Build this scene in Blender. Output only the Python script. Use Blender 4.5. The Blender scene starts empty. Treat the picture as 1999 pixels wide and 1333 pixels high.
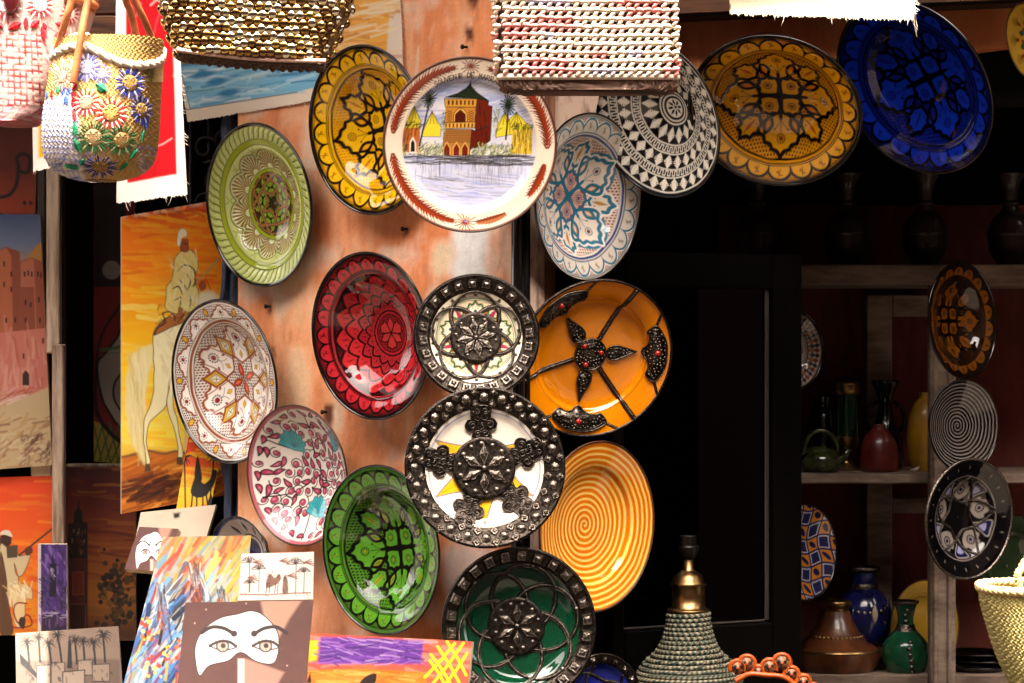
import bpy, math, random
import numpy as np
from mathutils import Vector, Matrix
PI = math.pi
SC = bpy.context.scene
COL = SC.collection

# ------------------------------------------------------------------ camera, sky, sun, exposure
CAM_D, CAM_Z = 5.0, 1.70
cam_data = bpy.data.cameras.new('camera')
cam_data.sensor_width = 36.0
cam_data.lens = 36.0 * CAM_D / 1.999
cam_data.clip_end = 500
cam = bpy.data.objects.new('camera', cam_data)
cam.location = (0, -CAM_D, CAM_Z)
cam.rotation_euler = (math.radians(90), 0, 0)
COL.objects.link(cam)
SC.camera = cam

SUN_EL, SUN_AZ = 74.0, -14.0      # azimuth measured from the camera side (-y), negative = from the left
world = bpy.data.worlds.new('World'); SC.world = world; world.use_nodes = True
nt = world.node_tree
bg = nt.nodes['Background']
sky = nt.nodes.new('ShaderNodeTexSky')
sky.sky_type = 'NISHITA'; sky.sun_disc = False
sky.sun_elevation = math.radians(SUN_EL)
sky.sun_rotation = math.radians(180 + SUN_AZ)
sky.air_density = 0.6; sky.dust_density = 6.0; sky.ozone_density = 0.0
hsv = nt.nodes.new('ShaderNodeHueSaturation'); hsv.inputs['Saturation'].default_value = 0.25      # dust-hazed, whitened sky
mul = nt.nodes.new('ShaderNodeMix'); mul.data_type = 'RGBA'; mul.blend_type = 'MULTIPLY'; mul.inputs[0].default_value = 1.0
mul.inputs[7].default_value = (1.0, 0.90, 0.80, 1)
nt.links.new(sky.outputs[0], hsv.inputs['Color']); nt.links.new(hsv.outputs[0], mul.inputs[6]); nt.links.new(mul.outputs[2], bg.inputs[0])
bg.inputs[1].default_value = 0.15

sun_data = bpy.data.lights.new('sun', 'SUN')
sun_data.energy = 2.0; sun_data.angle = math.radians(0.55); sun_data.color = (1.0, 0.93, 0.82)
sun = bpy.data.objects.new('sun', sun_data); COL.objects.link(sun)
_el, _az = math.radians(SUN_EL), math.radians(SUN_AZ)
SUN_DIR = Vector((math.sin(_az) * math.cos(_el), -math.cos(_az) * math.cos(_el), math.sin(_el)))   # towards the sun
sun.rotation_euler = SUN_DIR.to_track_quat('Z', 'Y').to_euler()
sun.location = (0, -4, 6)

SC.view_settings.view_transform = 'Standard'
SC.view_settings.look = 'None'
SC.view_settings.gamma = 1.0
SC.view_settings.use_curve_mapping = False
SC.view_settings.exposure = 3.7
SC.cycles.max_bounces = 8
SC.cycles.diffuse_bounces = 5
SC.cycles.glossy_bounces = 4
SC.cycles.sample_clamp_indirect = 6.0
SC.cycles.use_denoising = True

# ------------------------------------------------------------------ helpers
def W(px, py, y=0.0):
    """the point at depth y that the photograph shows at (px, py): 1 px is 1 mm at y = 0"""
    s = (CAM_D + y) / CAM_D / 1000.0
    return Vector(((px - 999.5) * s, y, CAM_Z - (py - 666.5) * s))

def lin(c):
    if isinstance(c, str):
        c = c.lstrip('#'); c = [int(c[i:i + 2], 16) / 255 for i in (0, 2, 4)]
    c = np.asarray(c, float)
    return np.where(c <= 0.04045, c / 12.92, ((c + 0.055) / 1.055) ** 2.4)

def tag(o, label, cat, group=None, kind=None):
    if label: o['label'] = label
    if cat: o['category'] = cat
    if group: o['group'] = group
    if kind: o['kind'] = kind
    return o

def link(o, parent=None):
    COL.objects.link(o)
    if parent is not None: o.parent = parent
    return o

def empty(name, loc=(0, 0, 0), mat=None):
    o = bpy.data.objects.new(name, None); o.empty_display_size = 0.05
    COL.objects.link(o)
    if mat is not None: o.matrix_world = mat
    else: o.location = loc
    return o

def np_mesh(name, V, F, mats=(), midx=None, smooth=True, paint=None):
    """mesh from numpy arrays: V (n,3); F (m,4) quads or list of index tuples"""
    me = bpy.data.meshes.new(name)
    V = np.asarray(V, np.float32)
    if isinstance(F, np.ndarray):
        k = F.shape[1]; m = len(F)
        tot = np.full(m, k, np.int32); flat = F.astype(np.int32).ravel()
    else:
        m = len(F); tot = np.array([len(f) for f in F], np.int32)
        flat = np.array([i for f in F for i in f], np.int32)
    start = np.zeros(m, np.int32); start[1:] = np.cumsum(tot)[:-1]
    me.vertices.add(len(V)); me.vertices.foreach_set('co', V.ravel())
    me.loops.add(len(flat)); me.loops.foreach_set('vertex_index', flat)
    me.polygons.add(m); me.polygons.foreach_set('loop_start', start)
    try: me.polygons.foreach_set('loop_total', tot)
    except Exception: pass
    if midx is not None: me.polygons.foreach_set('material_index', np.asarray(midx, np.int32))
    me.polygons.foreach_set('use_smooth', np.full(m, bool(smooth)))
    for mt in mats: me.materials.append(mt)
    me.update(calc_edges=True); me.validate()
    if paint is not None:
        a = me.attributes.new('paint', 'FLOAT_COLOR', 'POINT')
        c = np.ones((len(V), 4), np.float32); c[:, :3] = paint
        a.data.foreach_set('color', c.ravel())
    return me

class MB:
    """collects shapes; build() links them as ONE mesh object"""
    def __init__(s): s.V = []; s.F = []; s.M = []; s.m = 0; s.C = []; s.col = (1, 1, 1)
    def add(s, V, F):
        b = len(s.V); s.V.extend([tuple(v) for v in V]); s.F.extend([tuple(i + b for i in f) for f in F])
        s.M.extend([s.m] * len(F)); s.C.extend([tuple(s.col)] * len(V)); return s
    def box(s, c, d, rot=None, bev=0.0):
        x, y, z = d[0] / 2, d[1] / 2, d[2] / 2
        if bev <= 0:
            V = [Vector((i * x, j * y, k * z)) for i in (-1, 1) for j in (-1, 1) for k in (-1, 1)]
            F = [(0, 1, 3, 2), (4, 6, 7, 5), (0, 4, 5, 1), (2, 3, 7, 6), (0, 2, 6, 4), (1, 5, 7, 3)]
        else:
            b = min(bev, x * .9, y * .9, z * .9); V = []; idx = {}
            for i in (-1, 1):
                for j in (-1, 1):
                    for k in (-1, 1):
                        for a in range(3):
                            p = [i * x, j * y, k * z]
                            for q in range(3):
                                if q != a: p[q] -= b * (i, j, k)[q]
                            idx[(i, j, k, a)] = len(V); V.append(Vector(p))
            F = []
            for a in range(3):
                u, v = (a + 1) % 3, (a + 2) % 3
                for sg in (-1, 1):
                    f = []
                    for su, sv in ((-1, -1), (1, -1), (1, 1), (-1, 1)):
                        t = [0, 0, 0]; t[a] = sg; t[u] = su; t[v] = sv; f.append(idx[(*t, a)])
                    F.append(tuple(f if sg > 0 else f[::-1]))
            for a in range(3):
                u, v = (a + 1) % 3, (a + 2) % 3
                for su in (-1, 1):
                    for sv in (-1, 1):
                        t0 = [0, 0, 0]; t1 = [0, 0, 0]
                        t0[a] = -1; t1[a] = 1; t0[u] = t1[u] = su; t0[v] = t1[v] = sv
                        f = (idx[(*t0, u)], idx[(*t1, u)], idx[(*t1, v)], idx[(*t0, v)])
                        F.append(f if su * sv > 0 else f[::-1])
            for i in (-1, 1):
                for j in (-1, 1):
                    for k in (-1, 1):
                        f = tuple(idx[(i, j, k, a)] for a in range(3))
                        F.append(f if i * j * k > 0 else f[::-1])
        if rot is not None: V = [rot @ v for v in V]
        c = Vector(c); return s.add([c + v for v in V], F)
    def lathe(s, prof, seg=48, M=None, cap=False):
        V = []; F = []
        for r, z in prof:
            for i in range(seg):
                a = 2 * PI * i / seg; V.append(Vector((r * math.cos(a), r * math.sin(a), z)))
        for k in range(len(prof) - 1):
            for i in range(seg):
                j = (i + 1) % seg
                F.append((k * seg + i, k * seg + j, (k + 1) * seg + j, (k + 1) * seg + i))
        if cap:
            F.append(tuple(range(seg))[::-1]); F.append(tuple(range((len(prof) - 1) * seg, len(prof) * seg)))
        if M is not None: V = [M @ v for v in V]
        return s.add(V, F)
    def tube(s, pts, r, seg=8, closed=False, cap=True, flat=1.0, up=None):
        pts = [Vector(p) for p in pts]; n = len(pts)
        rr = r if hasattr(r, '__len__') else [r] * n
        V = []; F = []; prev = None
        for i in range(n):
            a = pts[(i - 1) % n] if (closed or i > 0) else pts[0]
            b = pts[(i + 1) % n] if (closed or i < n - 1) else pts[-1]
            t = (b - a).normalized() if (b - a).length > 1e-9 else Vector((0, 0, 1))
            ref = Vector(up) if up is not None else prev
            if ref is None: ref = Vector((0, 0, 1)) if abs(t.z) < 0.9 else Vector((1, 0, 0))
            u = ref - t * ref.dot(t)
            if u.length < 1e-6: u = t.orthogonal()
            u.normalize(); prev = u; w = t.cross(u)
            for k in range(seg):
                g = 2 * PI * k / seg
                V.append(pts[i] + u * (math.cos(g) * rr[i] * flat) + w * (math.sin(g) * rr[i]))
        m = n if closed else n - 1
        for i in range(m):
            j = (i + 1) % n
            for k in range(seg):
                l = (k + 1) % seg
                F.append((i * seg + k, i * seg + l, j * seg + l, j * seg + k))
        if cap and not closed:
            F.append(tuple(range(seg))[::-1]); F.append(tuple((n - 1) * seg + k for k in range(seg)))
        return s.add(V, F)
    def prism(s, poly, z0, z1, inset=0.0, M=None):
        """polygon (x,y) extruded from z0 to z1, the top pulled in by a factor"""
        n = len(poly); cx = sum(p[0] for p in poly) / n; cy = sum(p[1] for p in poly) / n
        k = 1 - inset
        V = [Vector((p[0], p[1], z0)) for p in poly] + [Vector((cx + (p[0] - cx) * k, cy + (p[1] - cy) * k, z1)) for p in poly]
        F = [tuple(range(n))[::-1], tuple(range(n, 2 * n))] + [(i, (i + 1) % n, n + (i + 1) % n, n + i) for i in range(n)]
        if M is not None: V = [M @ v for v in V]
        return s.add(V, F)
    def dome(s, c, r, h, seg=10, rings=3, M=None):
        V = []; F = []
        for k in range(rings):
            a = PI / 2 * k / rings
            for i in range(seg):
                g = 2 * PI * i / seg
                V.append(Vector((c[0] + r * math.cos(a) * math.cos(g), c[1] + r * math.cos(a) * math.sin(g), c[2] + h * math.sin(a))))
        V.append(Vector((c[0], c[1], c[2] + h)))
        for k in range(rings - 1):
            for i in range(seg):
                j = (i + 1) % seg; F.append((k * seg + i, k * seg + j, (k + 1) * seg + j, (k + 1) * seg + i))
        b = (rings - 1) * seg
        for i in range(seg): F.append((b + i, b + (i + 1) % seg, len(V) - 1))
        if M is not None: V = [M @ v for v in V]
        return s.add(V, F)
    def mesh(s, name, mats, smooth=True, paint=False):
        if not isinstance(mats, (list, tuple)): mats = [mats]
        return np_mesh(name, np.array([tuple(v) for v in s.V]), s.F, mats, s.M, smooth, np.array(s.C) if paint else None)
    def build(s, name, mats, parent=None, smooth=True, paint=False, M=None):
        o = bpy.data.objects.new(name, s.mesh(name, mats, smooth, paint)); link(o, parent)
        if M is not None: o.matrix_local = M
        return o

def inst(name, me, parent=None, M=None):
    o = bpy.data.objects.new(name, me); link(o, parent)
    if M is not None: o.matrix_local = M
    return o

def spline(pts, closed=False, n=6):
    """Catmull-Rom through the points"""
    P = [np.asarray(p, float) for p in pts]; m = len(P); out = []
    rng = range(m) if closed else range(m - 1)
    for i in rng:
        if closed: a, b, c, d = P[(i - 1) % m], P[i], P[(i + 1) % m], P[(i + 2) % m]
        else: a, b, c, d = P[max(i - 1, 0)], P[i], P[i + 1], P[min(i + 2, m - 1)]
        for k in range(n):
            t = k / n
            out.append(0.5 * (2 * b + (c - a) * t + (2 * a - 5 * b + 4 * c - d) * t * t + (3 * b - a - 3 * c + d) * t ** 3))
    if not closed: out.append(P[-1])
    return np.array(out)

def interp_curve(pts):
    """smooth 1-D function through (x, y) pairs (monotone cubic)"""
    xs = np.array([p[0] for p in pts], float); ys = np.array([p[1] for p in pts], float)
    h = np.diff(xs); d = np.diff(ys) / h; m = np.zeros(len(xs))
    m[0], m[-1] = d[0], d[-1]
    for i in range(1, len(xs) - 1):
        m[i] = 0 if d[i - 1] * d[i] <= 0 else 2 * d[i - 1] * d[i] / (d[i - 1] + d[i])
    def f(x):
        x = np.clip(np.asarray(x, float), xs[0], xs[-1]); i = np.clip(np.searchsorted(xs, x) - 1, 0, len(h) - 1)
        t = (x - xs[i]) / h[i]
        return ((2 * t ** 3 - 3 * t ** 2 + 1) * ys[i] + (t ** 3 - 2 * t ** 2 + t) * h[i] * m[i] +
                (-2 * t ** 3 + 3 * t ** 2) * ys[i + 1] + (t ** 3 - t ** 2) * h[i] * m[i + 1])
    return f

def vnoise(P, seed=0):
    """value noise in [-1, 1] at points (n,2)"""
    rs = np.random.RandomState(seed); T = rs.rand(64, 64) * 2 - 1
    q = np.floor(P).astype(int); f = P - q; f = f * f * (3 - 2 * f)
    x0, y0 = q[:, 0] & 63, q[:, 1] & 63; x1, y1 = (x0 + 1) & 63, (y0 + 1) & 63
    return ((T[x0, y0] * (1 - f[:, 0]) + T[x1, y0] * f[:, 0]) * (1 - f[:, 1]) +
            (T[x0, y1] * (1 - f[:, 0]) + T[x1, y1] * f[:, 0]) * f[:, 1])

def fbm(P, seed=0, o=3):
    r = 0; a = 0.6
    for k in range(o): r = r + a * vnoise(P * 2 ** k + 17.3 * k, seed + k); a *= 0.5
    return r

class Painter:
    """a brush on a cloud of surface points: flat paint, point by point, stored as a colour attribute"""
    def __init__(s, P, aa, base='#ffffff', warp=0.0, wf=6.0, seed=1):
        s.n = len(P); s.P0 = np.asarray(P, float); s.aa = aa; s.seed = seed
        s.P = s.P0.copy()
        if warp:
            s.P[:, 0] += warp * vnoise(s.P0 * wf, seed); s.P[:, 1] += warp * vnoise(s.P0 * wf, seed + 50)
        s.C = np.tile(lin(base), (s.n, 1)); s.H = np.zeros(s.n); s.mask = None; s.op = 1.0
        s.r = np.hypot(s.P[:, 0], s.P[:, 1]); s.th = np.arctan2(s.P[:, 1], s.P[:, 0])
        s.rs = random.Random(seed)
    def put(s, idx, cov, col, h=None):
        if s.op < 1: cov = cov * min(s.op, 1)
        if s.mask is not None: cov = cov * s.mask[idx]
        s.C[idx] += (lin(col) - s.C[idx]) * cov[:, None]
        if h is not None: s.H[idx] += (h - s.H[idx]) * cov
    def cov(s, sd): return np.clip(0.5 - sd / (2 * s.aa), 0, 1)
    def all(s, c, col, h=None): s.put(np.arange(s.n), c, col, h)
    def ring(s, r0, r1, col, h=None): s.all(s.cov(np.maximum(r0 - s.r, s.r - r1)), col, h)
    def circ(s, r, w, col, h=None): s.all(s.cov(np.abs(s.r - r) - w / 2), col, h)
    def fold(s, n, rot=0.0, mirror=False):
        """n-fold coordinates: +y is the axis of the sector the point lies in"""
        a = np.mod(s.th - PI / 2 - math.radians(rot) + PI / n, 2 * PI / n) - PI / n
        x = -np.sin(a) * s.r; y = np.cos(a) * s.r
        return np.stack([np.abs(x) if mirror else x, y], 1)
    def _near(s, Q, V, pad):
        lo = V.min(0) - pad; hi = V.max(0) + pad
        return np.nonzero((Q[:, 0] > lo[0]) & (Q[:, 0] < hi[0]) & (Q[:, 1] > lo[1]) & (Q[:, 1] < hi[1]))[0]
    @staticmethod
    def _dist(q, A, B, w=None):
        d = np.full(len(q), 1e9)
        for a, b, ww in zip(A, B, w if w is not None else np.zeros(len(A))):
            e = b - a; l = max(e @ e, 1e-18)
            t = np.clip(((q[:, 0] - a[0]) * e[0] + (q[:, 1] - a[1]) * e[1]) / l, 0, 1)
            d = np.minimum(d, np.hypot(q[:, 0] - a[0] - t * e[0], q[:, 1] - a[1] - t * e[1]) - ww)
        return d
    def stroke(s, pts, w, col, Q=None, closed=False, taper=False, h=None):
        V = np.asarray(pts, float); Q = s.P if Q is None else Q
        idx = s._near(Q, V, w + 2 * s.aa)
        if not len(idx): return
        A, B = (V, np.roll(V, -1, 0)) if closed else (V[:-1], V[1:])
        if taper:
            k = (np.arange(len(A)) + .5) / len(A)
            ww = w / 2 * (np.sin(PI * k) ** .6 if taper == 2 else (1 - k) ** .7)
        else: ww = np.full(len(A), w / 2)
        s.put(idx, s.cov(s._dist(Q[idx], A, B, ww)), col, h)
    def fill(s, pts, col, Q=None, edge=None, ew=0.0, h=None, soft=0.0):
        V = np.asarray(pts, float); Q = s.P if Q is None else Q
        idx = s._near(Q, V, ew + soft + 2 * s.aa)
        if not len(idx): return
        q = Q[idx]; A = V; B = np.roll(V, -1, 0); ins = np.zeros(len(q), bool)
        for a, b in zip(A, B):
            c = (a[1] > q[:, 1]) != (b[1] > q[:, 1])
            if c.any(): ins ^= c & (q[:, 0] < (b[0] - a[0]) * (q[:, 1] - a[1]) / (b[1] - a[1] + 1e-15) + a[0])
        d = s._dist(q, A, B); sd = np.where(ins, -d, d)
        s.put(idx, np.clip(0.5 - sd / (2 * s.aa + soft), 0, 1), col, h)
        if edge is not None: s.put(idx, s.cov(np.abs(sd) - ew / 2), edge)
    def dot(s, c, r, col, Q=None, ry=None, ang=0.0, edge=None, ew=0.0, h=None):
        Q = s.P if Q is None else Q; ry = ry or r; m = max(r, ry)
        idx = s._near(Q, np.array([c, c], float), m + ew + 2 * s.aa)
        if not len(idx): return
        d = Q[idx] - np.asarray(c, float); a = math.radians(ang)
        u = d[:, 0] * math.cos(a) + d[:, 1] * math.sin(a); v = -d[:, 0] * math.sin(a) + d[:, 1] * math.cos(a)
        k = np.hypot(u / r, v / ry); sd = (k - 1) * min(r, ry)
        s.put(idx, s.cov(sd), col, h)
        if edge is not None: s.put(idx, s.cov(np.abs(sd) - ew / 2), edge)
    def dotgrid(s, pitch, r, col, region, Q=None):
        """rows of small brush dots over a boolean/soft region"""
        Q = s.P if Q is None else Q
        row = np.floor(Q[:, 1] / pitch); x = Q[:, 0] + 0.5 * pitch * np.mod(row, 2)
        d = np.hypot(np.mod(x, pitch) - pitch / 2, np.mod(Q[:, 1], pitch) - pitch / 2)
        s.all(s.cov(d - r) * region, col)
    def tint(s, amt, f, seed=9, o=3):
        """uneven glaze or brushwork: lightness wobble"""
        k = 1 + amt * fbm(s.P0 * f, seed, o); s.C *= np.clip(k, .3, 1.8)[:, None]
    def grad(s, axis, stops):
        """vertical or horizontal blend between colours"""
        x = s.P[:, axis]; xs = [a for a, _ in stops]; cs = np.array([lin(c) for _, c in stops])
        for k in range(3): s.C[:, k] = np.interp(x, xs, cs[:, k])
    def strokes(s, box, n, length, w, cols, ang=0, spread=15, seed=1, taper=2, inside=None, op=.62):
        """loose brush strokes scattered in a box"""
        rs = random.Random(seed); keep = s.op
        for _ in range(n):
            s.op = keep * op * rs.uniform(.6, 1.3)
            x = rs.uniform(box[0], box[2]); y = rs.uniform(box[1], box[3])
            if inside is not None and not inside(x, y): s.op = keep; continue
            a = math.radians(ang + rs.uniform(-spread, spread)); l = length * rs.uniform(.5, 1.3) / 2
            dx, dy = math.cos(a) * l, math.sin(a) * l; b = rs.uniform(-.12, .12)
            s.stroke([(x - dx, y - dy), (x - dy * b, y + dx * b), (x + dx, y + dy)], w * rs.uniform(.6, 1.3), rs.choice(cols), taper=taper); s.op = keep

# ------------------------------------------------------------------ materials
def new_mat(name):
    m = bpy.data.materials.new(name); m.use_nodes = True
    return m, m.node_tree.nodes, m.node_tree.links, m.node_tree.nodes['Principled BSDF']

def add_bump(m, scale, strength, dist=0.001, detail=3, kind='NOISE', stretch=None):
    N, L, b = m.node_tree.nodes, m.node_tree.links, m.node_tree.nodes['Principled BSDF']
    tc = N.new('ShaderNodeTexCoord'); mp = N.new('ShaderNodeMapping')
    if stretch: mp.inputs['Scale'].default_value = stretch
    L.new(tc.outputs['Object'], mp.inputs[0])
    if kind == 'VORONOI':
        t = N.new('ShaderNodeTexVoronoi'); t.inputs['Scale'].default_value = scale; out = t.outputs['Distance']
    else:
        t = N.new('ShaderNodeTexNoise'); t.inputs['Scale'].default_value = scale; t.inputs['Detail'].default_value = detail; out = t.outputs['Fac']
    L.new(mp.outputs[0], t.inputs['Vector'])
    bp = N.new('ShaderNodeBump'); bp.inputs['Strength'].default_value = strength; bp.inputs['Distance'].default_value = dist
    L.new(out, bp.inputs['Height'])
    prev = b.inputs['Normal'].links
    if prev: L.new(prev[0].from_socket, bp.inputs['Normal'])
    L.new(bp.outputs[0], b.inputs['Normal'])
    return m

def paint_mat(name, rough=0.5, spec=0.5, bump=None, ior=1.5, coat=0.0, rough_noise=0.0, sheen=0):
    """colour from the painted surface points"""
    m, N, L, b = new_mat(name)
    a = N.new('ShaderNodeAttribute'); a.attribute_name = 'paint'
    L.new(a.outputs['Color'], b.inputs['Base Color'])
    b.inputs['Roughness'].default_value = rough; b.inputs['Specular IOR Level'].default_value = spec
    b.inputs['IOR'].default_value = ior
    if coat: b.inputs['Coat Weight'].default_value = coat; b.inputs['Coat Roughness'].default_value = 0.05
    if rough_noise:
        tc = N.new('ShaderNodeTexCoord'); t = N.new('ShaderNodeTexNoise'); t.inputs['Scale'].default_value = 25
        t.inputs['Detail'].default_value = 5
        mr = N.new('ShaderNodeMapRange'); mr.inputs[3].default_value = max(rough - rough_noise, .02); mr.inputs[4].default_value = rough + rough_noise
        L.new(tc.outputs['Object'], t.inputs['Vector']); L.new(t.outputs['Fac'], mr.inputs[0]); L.new(mr.outputs[0], b.inputs['Roughness'])
    if bump: add_bump(m, *bump)
    return m

def plain_mat(name, col, rough=0.6, metal=0.0, var=0.0, vscale=8.0, stretch=None, col2=None, bump=None, spec=0.5, coat=0.0, detail=4, ramp=(.35, .65)):
    m, N, L, b = new_mat(name)
    c = lin(col); b.inputs['Roughness'].default_value = rough; b.inputs['Metallic'].default_value = metal
    b.inputs['Specular IOR Level'].default_value = spec
    if coat: b.inputs['Coat Weight'].default_value = coat; b.inputs['Coat Roughness'].default_value = .06
    if var or col2:
        tc = N.new('ShaderNodeTexCoord'); mp = N.new('ShaderNodeMapping')
        if stretch: mp.inputs['Scale'].default_value = stretch
        t = N.new('ShaderNodeTexNoise'); t.inputs['Scale'].default_value = vscale; t.inputs['Detail'].default_value = detail
        t.inputs['Roughness'].default_value = .65
        rp = N.new('ShaderNodeValToRGB')
        c2 = lin(col2) if col2 else np.clip(c * (1 - var), 0, 1); c1 = c if col2 else np.clip(c * (1 + var), 0, 1)
        rp.color_ramp.elements[0].position = ramp[0]; rp.color_ramp.elements[1].position = ramp[1]
        rp.color_ramp.elements[0].color = (*c2, 1); rp.color_ramp.elements[1].color = (*c1, 1)
        L.new(tc.outputs['Object'], mp.inputs[0]); L.new(mp.outputs[0], t.inputs['Vector'])
        L.new(t.outputs['Fac'], rp.inputs[0]); L.new(rp.outputs[0], b.inputs['Base Color'])
    else: b.inputs['Base Color'].default_value = (*c, 1)
    if bump: add_bump(m, *bump)
    return m

M = {}
M['glaze'] = paint_mat('painted_glaze', .05, .55, (9.0, .10, .004, 2), 1.55)
M['glaze_soft'] = paint_mat('painted_soft_glaze', .22, .5, (30.0, .12, .002, 2), 1.5)
M['canvas_paint'] = paint_mat('painted_canvas', .62, .35, (900.0, .25, .0006, 2))
M['cloth_paint'] = paint_mat('painted_cloth', .85, .15, (700.0, .3, .0006, 2))
M['plaster_paint'] = paint_mat('painted_plaster', .8, .25, (60.0, .5, .003, 6))
def grain(m, stretch, lo, hi, scale=1.0):
    N, L, b = m.node_tree.nodes, m.node_tree.links, m.node_tree.nodes['Principled BSDF']
    src = b.inputs['Base Color'].links[0].from_socket
    tc = N.new('ShaderNodeTexCoord'); mp = N.new('ShaderNodeMapping'); mp.inputs['Scale'].default_value = stretch; t = N.new('ShaderNodeTexNoise'); t.inputs['Scale'].default_value = scale; t.inputs['Detail'].default_value = 8; t.inputs['Roughness'].default_value = .7
    mr = N.new('ShaderNodeMapRange'); mr.inputs[1].default_value = .3; mr.inputs[2].default_value = .7; mr.inputs[3].default_value = lo; mr.inputs[4].default_value = hi
    mx = N.new('ShaderNodeMix'); mx.data_type = 'RGBA'; mx.blend_type = 'MULTIPLY'; mx.inputs[0].default_value = 1.0
    L.new(tc.outputs['Object'], mp.inputs[0]); L.new(mp.outputs[0], t.inputs['Vector']); L.new(t.outputs['Fac'], mr.inputs[0]); L.new(src, mx.inputs[6]); L.new(mr.outputs[0], mx.inputs[7]); L.new(mx.outputs[2], b.inputs['Base Color'])
grain(M['plaster_paint'], (45, 45, 22), .86, 1.08); grain(M['plaster_paint'], (260, 260, 200), .9, 1.06)
M['straw_paint'] = paint_mat('dyed_straw', .75, .25, (260.0, .5, .0012, 3))
M['black_glaze'] = plain_mat('black_glaze', '#0d0b0a', .1, coat=.4)
M['clay'] = plain_mat('glazed_clay_back', '#4a2a1c', .45, var=.3)
M['silver'] = plain_mat('oxidised_silver', '#9c9288', .27, 1.0, col2='#3a322c', vscale=190, bump=(420.0, .7, .0016, 3))
M['silver_dark'] = plain_mat('dark_oxidised_silver', '#4e4640', .36, 1.0, col2='#171310', vscale=170, bump=(500.0, .6, .0012, 3))
M['silver_mid'] = plain_mat('worn_oxidised_silver', '#6e655d', .3, 1.0, col2='#221d19', vscale=170, bump=(500.0, .5, .0012, 3))
M['filigree'] = plain_mat('filigree_silver', '#b8aea4', .3, 1.0, col2='#1d1815', vscale=170, detail=1, bump=(230.0, .9, .002, 1), ramp=(.44, .54))
M['wood_pale'] = plain_mat('weathered_pale_wood', '#b09a85', .75, var=.0, col2='#6d5644', vscale=9, stretch=(6, 6, .6), bump=(60.0, .3, .002, 4))
M['wood_dark'] = plain_mat('dark_stained_wood', '#2a1a12', .55, col2='#120b08', vscale=9, stretch=(6, 6, .6), bump=(60.0, .3, .002, 4))
M['wood_brown'] = plain_mat('carved_brown_wood', '#7a4a2a', .6, col2='#3c2112', vscale=8, stretch=(.7, 6, 6), bump=(50.0, .3, .002, 4))
M['canvas_raw'] = plain_mat('raw_canvas', '#e9dccb', .85, var=.06, vscale=40, bump=(700.0, .3, .0006, 2))
M['stretcher'] = plain_mat('pale_pine_edge', '#d9c3a6', .75, var=.12, vscale=20)
M['leather'] = plain_mat('tan_leather', '#b4693c', .5, col2='#8b4a28', vscale=30, bump=(200.0, .3, .001, 3))
M['brass'] = plain_mat('aged_brass', '#a8875a', .3, 1.0, col2='#6d5234', vscale=18, bump=(120.0, .15, .001, 3))
M['black_plastic'] = plain_mat('black_bakelite', '#0e0d0d', .28)
M['iron'] = plain_mat('wrought_iron', '#120f0e', .6, .4)

# ------------------------------------------------------------------ the setting: alley, shop building, neighbours
M['paving'] = plain_mat('dusty_paving', '#33281c', .9, col2='#221a12', vscale=1.7, bump=(30.0, .4, .004, 5))
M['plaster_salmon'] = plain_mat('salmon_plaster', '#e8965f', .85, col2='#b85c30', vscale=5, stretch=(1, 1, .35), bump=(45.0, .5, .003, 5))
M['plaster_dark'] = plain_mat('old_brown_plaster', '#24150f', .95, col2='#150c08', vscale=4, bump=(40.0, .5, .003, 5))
M['plaster_pink'] = plain_mat('faded_pink_plaster', '#3c261c', .9, col2='#2a1912', vscale=2, bump=(30.0, .4, .004, 5))
M['jamb_white'] = plain_mat('chipped_white_paint', '#d8b9a4', .7, col2='#7d5844', vscale=14, stretch=(3, 3, .8), bump=(70.0, .5, .002, 5), ramp=(.3, .5))
M['jamb_brown'] = plain_mat('stained_brown_plaster', '#a87656', .85, col2='#5b3826', vscale=10, stretch=(2, 2, .8), bump=(60.0, .6, .003, 5))
M['awning'] = plain_mat('brown_awning_canvas', '#6b4a35', .9, var=.2, vscale=5)
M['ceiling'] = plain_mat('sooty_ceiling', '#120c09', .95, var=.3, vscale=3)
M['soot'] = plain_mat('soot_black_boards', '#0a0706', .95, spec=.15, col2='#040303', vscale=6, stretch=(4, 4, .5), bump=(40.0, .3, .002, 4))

mb = MB(); mb.add([(-40, -40, 0), (40, -40, 0), (40, 40, 0), (-40, 40, 0)], [(0, 1, 2, 3)])
o = mb.build('ground', M['paving']); o['kind'] = 'structure'; o['label'] = 'dark dust-covered paving of the alley'

shop = empty('shop_building', (0, 0, 0))
tag(shop, 'salmon plastered souk shop with a corner pillar and two dark openings', 'shop')

# corner pillar: the left face turns away to the left, the door jamb to the right
FA, FB = Vector((0.0, 0.0, 0)), Vector((-0.607, 0.674, 0))
mb = MB()
off = Vector((0.743, 0.669, 0)) * 0.003
foot = [FA + off, Vector((.08, .09, 0)), Vector((.02, .62, 0)), Vector((-.48, .84, 0)), FB + off]
mb.prism([(p.x, p.y) for p in foot], 0, 3.5)
mb.build('pillar_core', M['plaster_dark'], shop, smooth=False)

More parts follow.
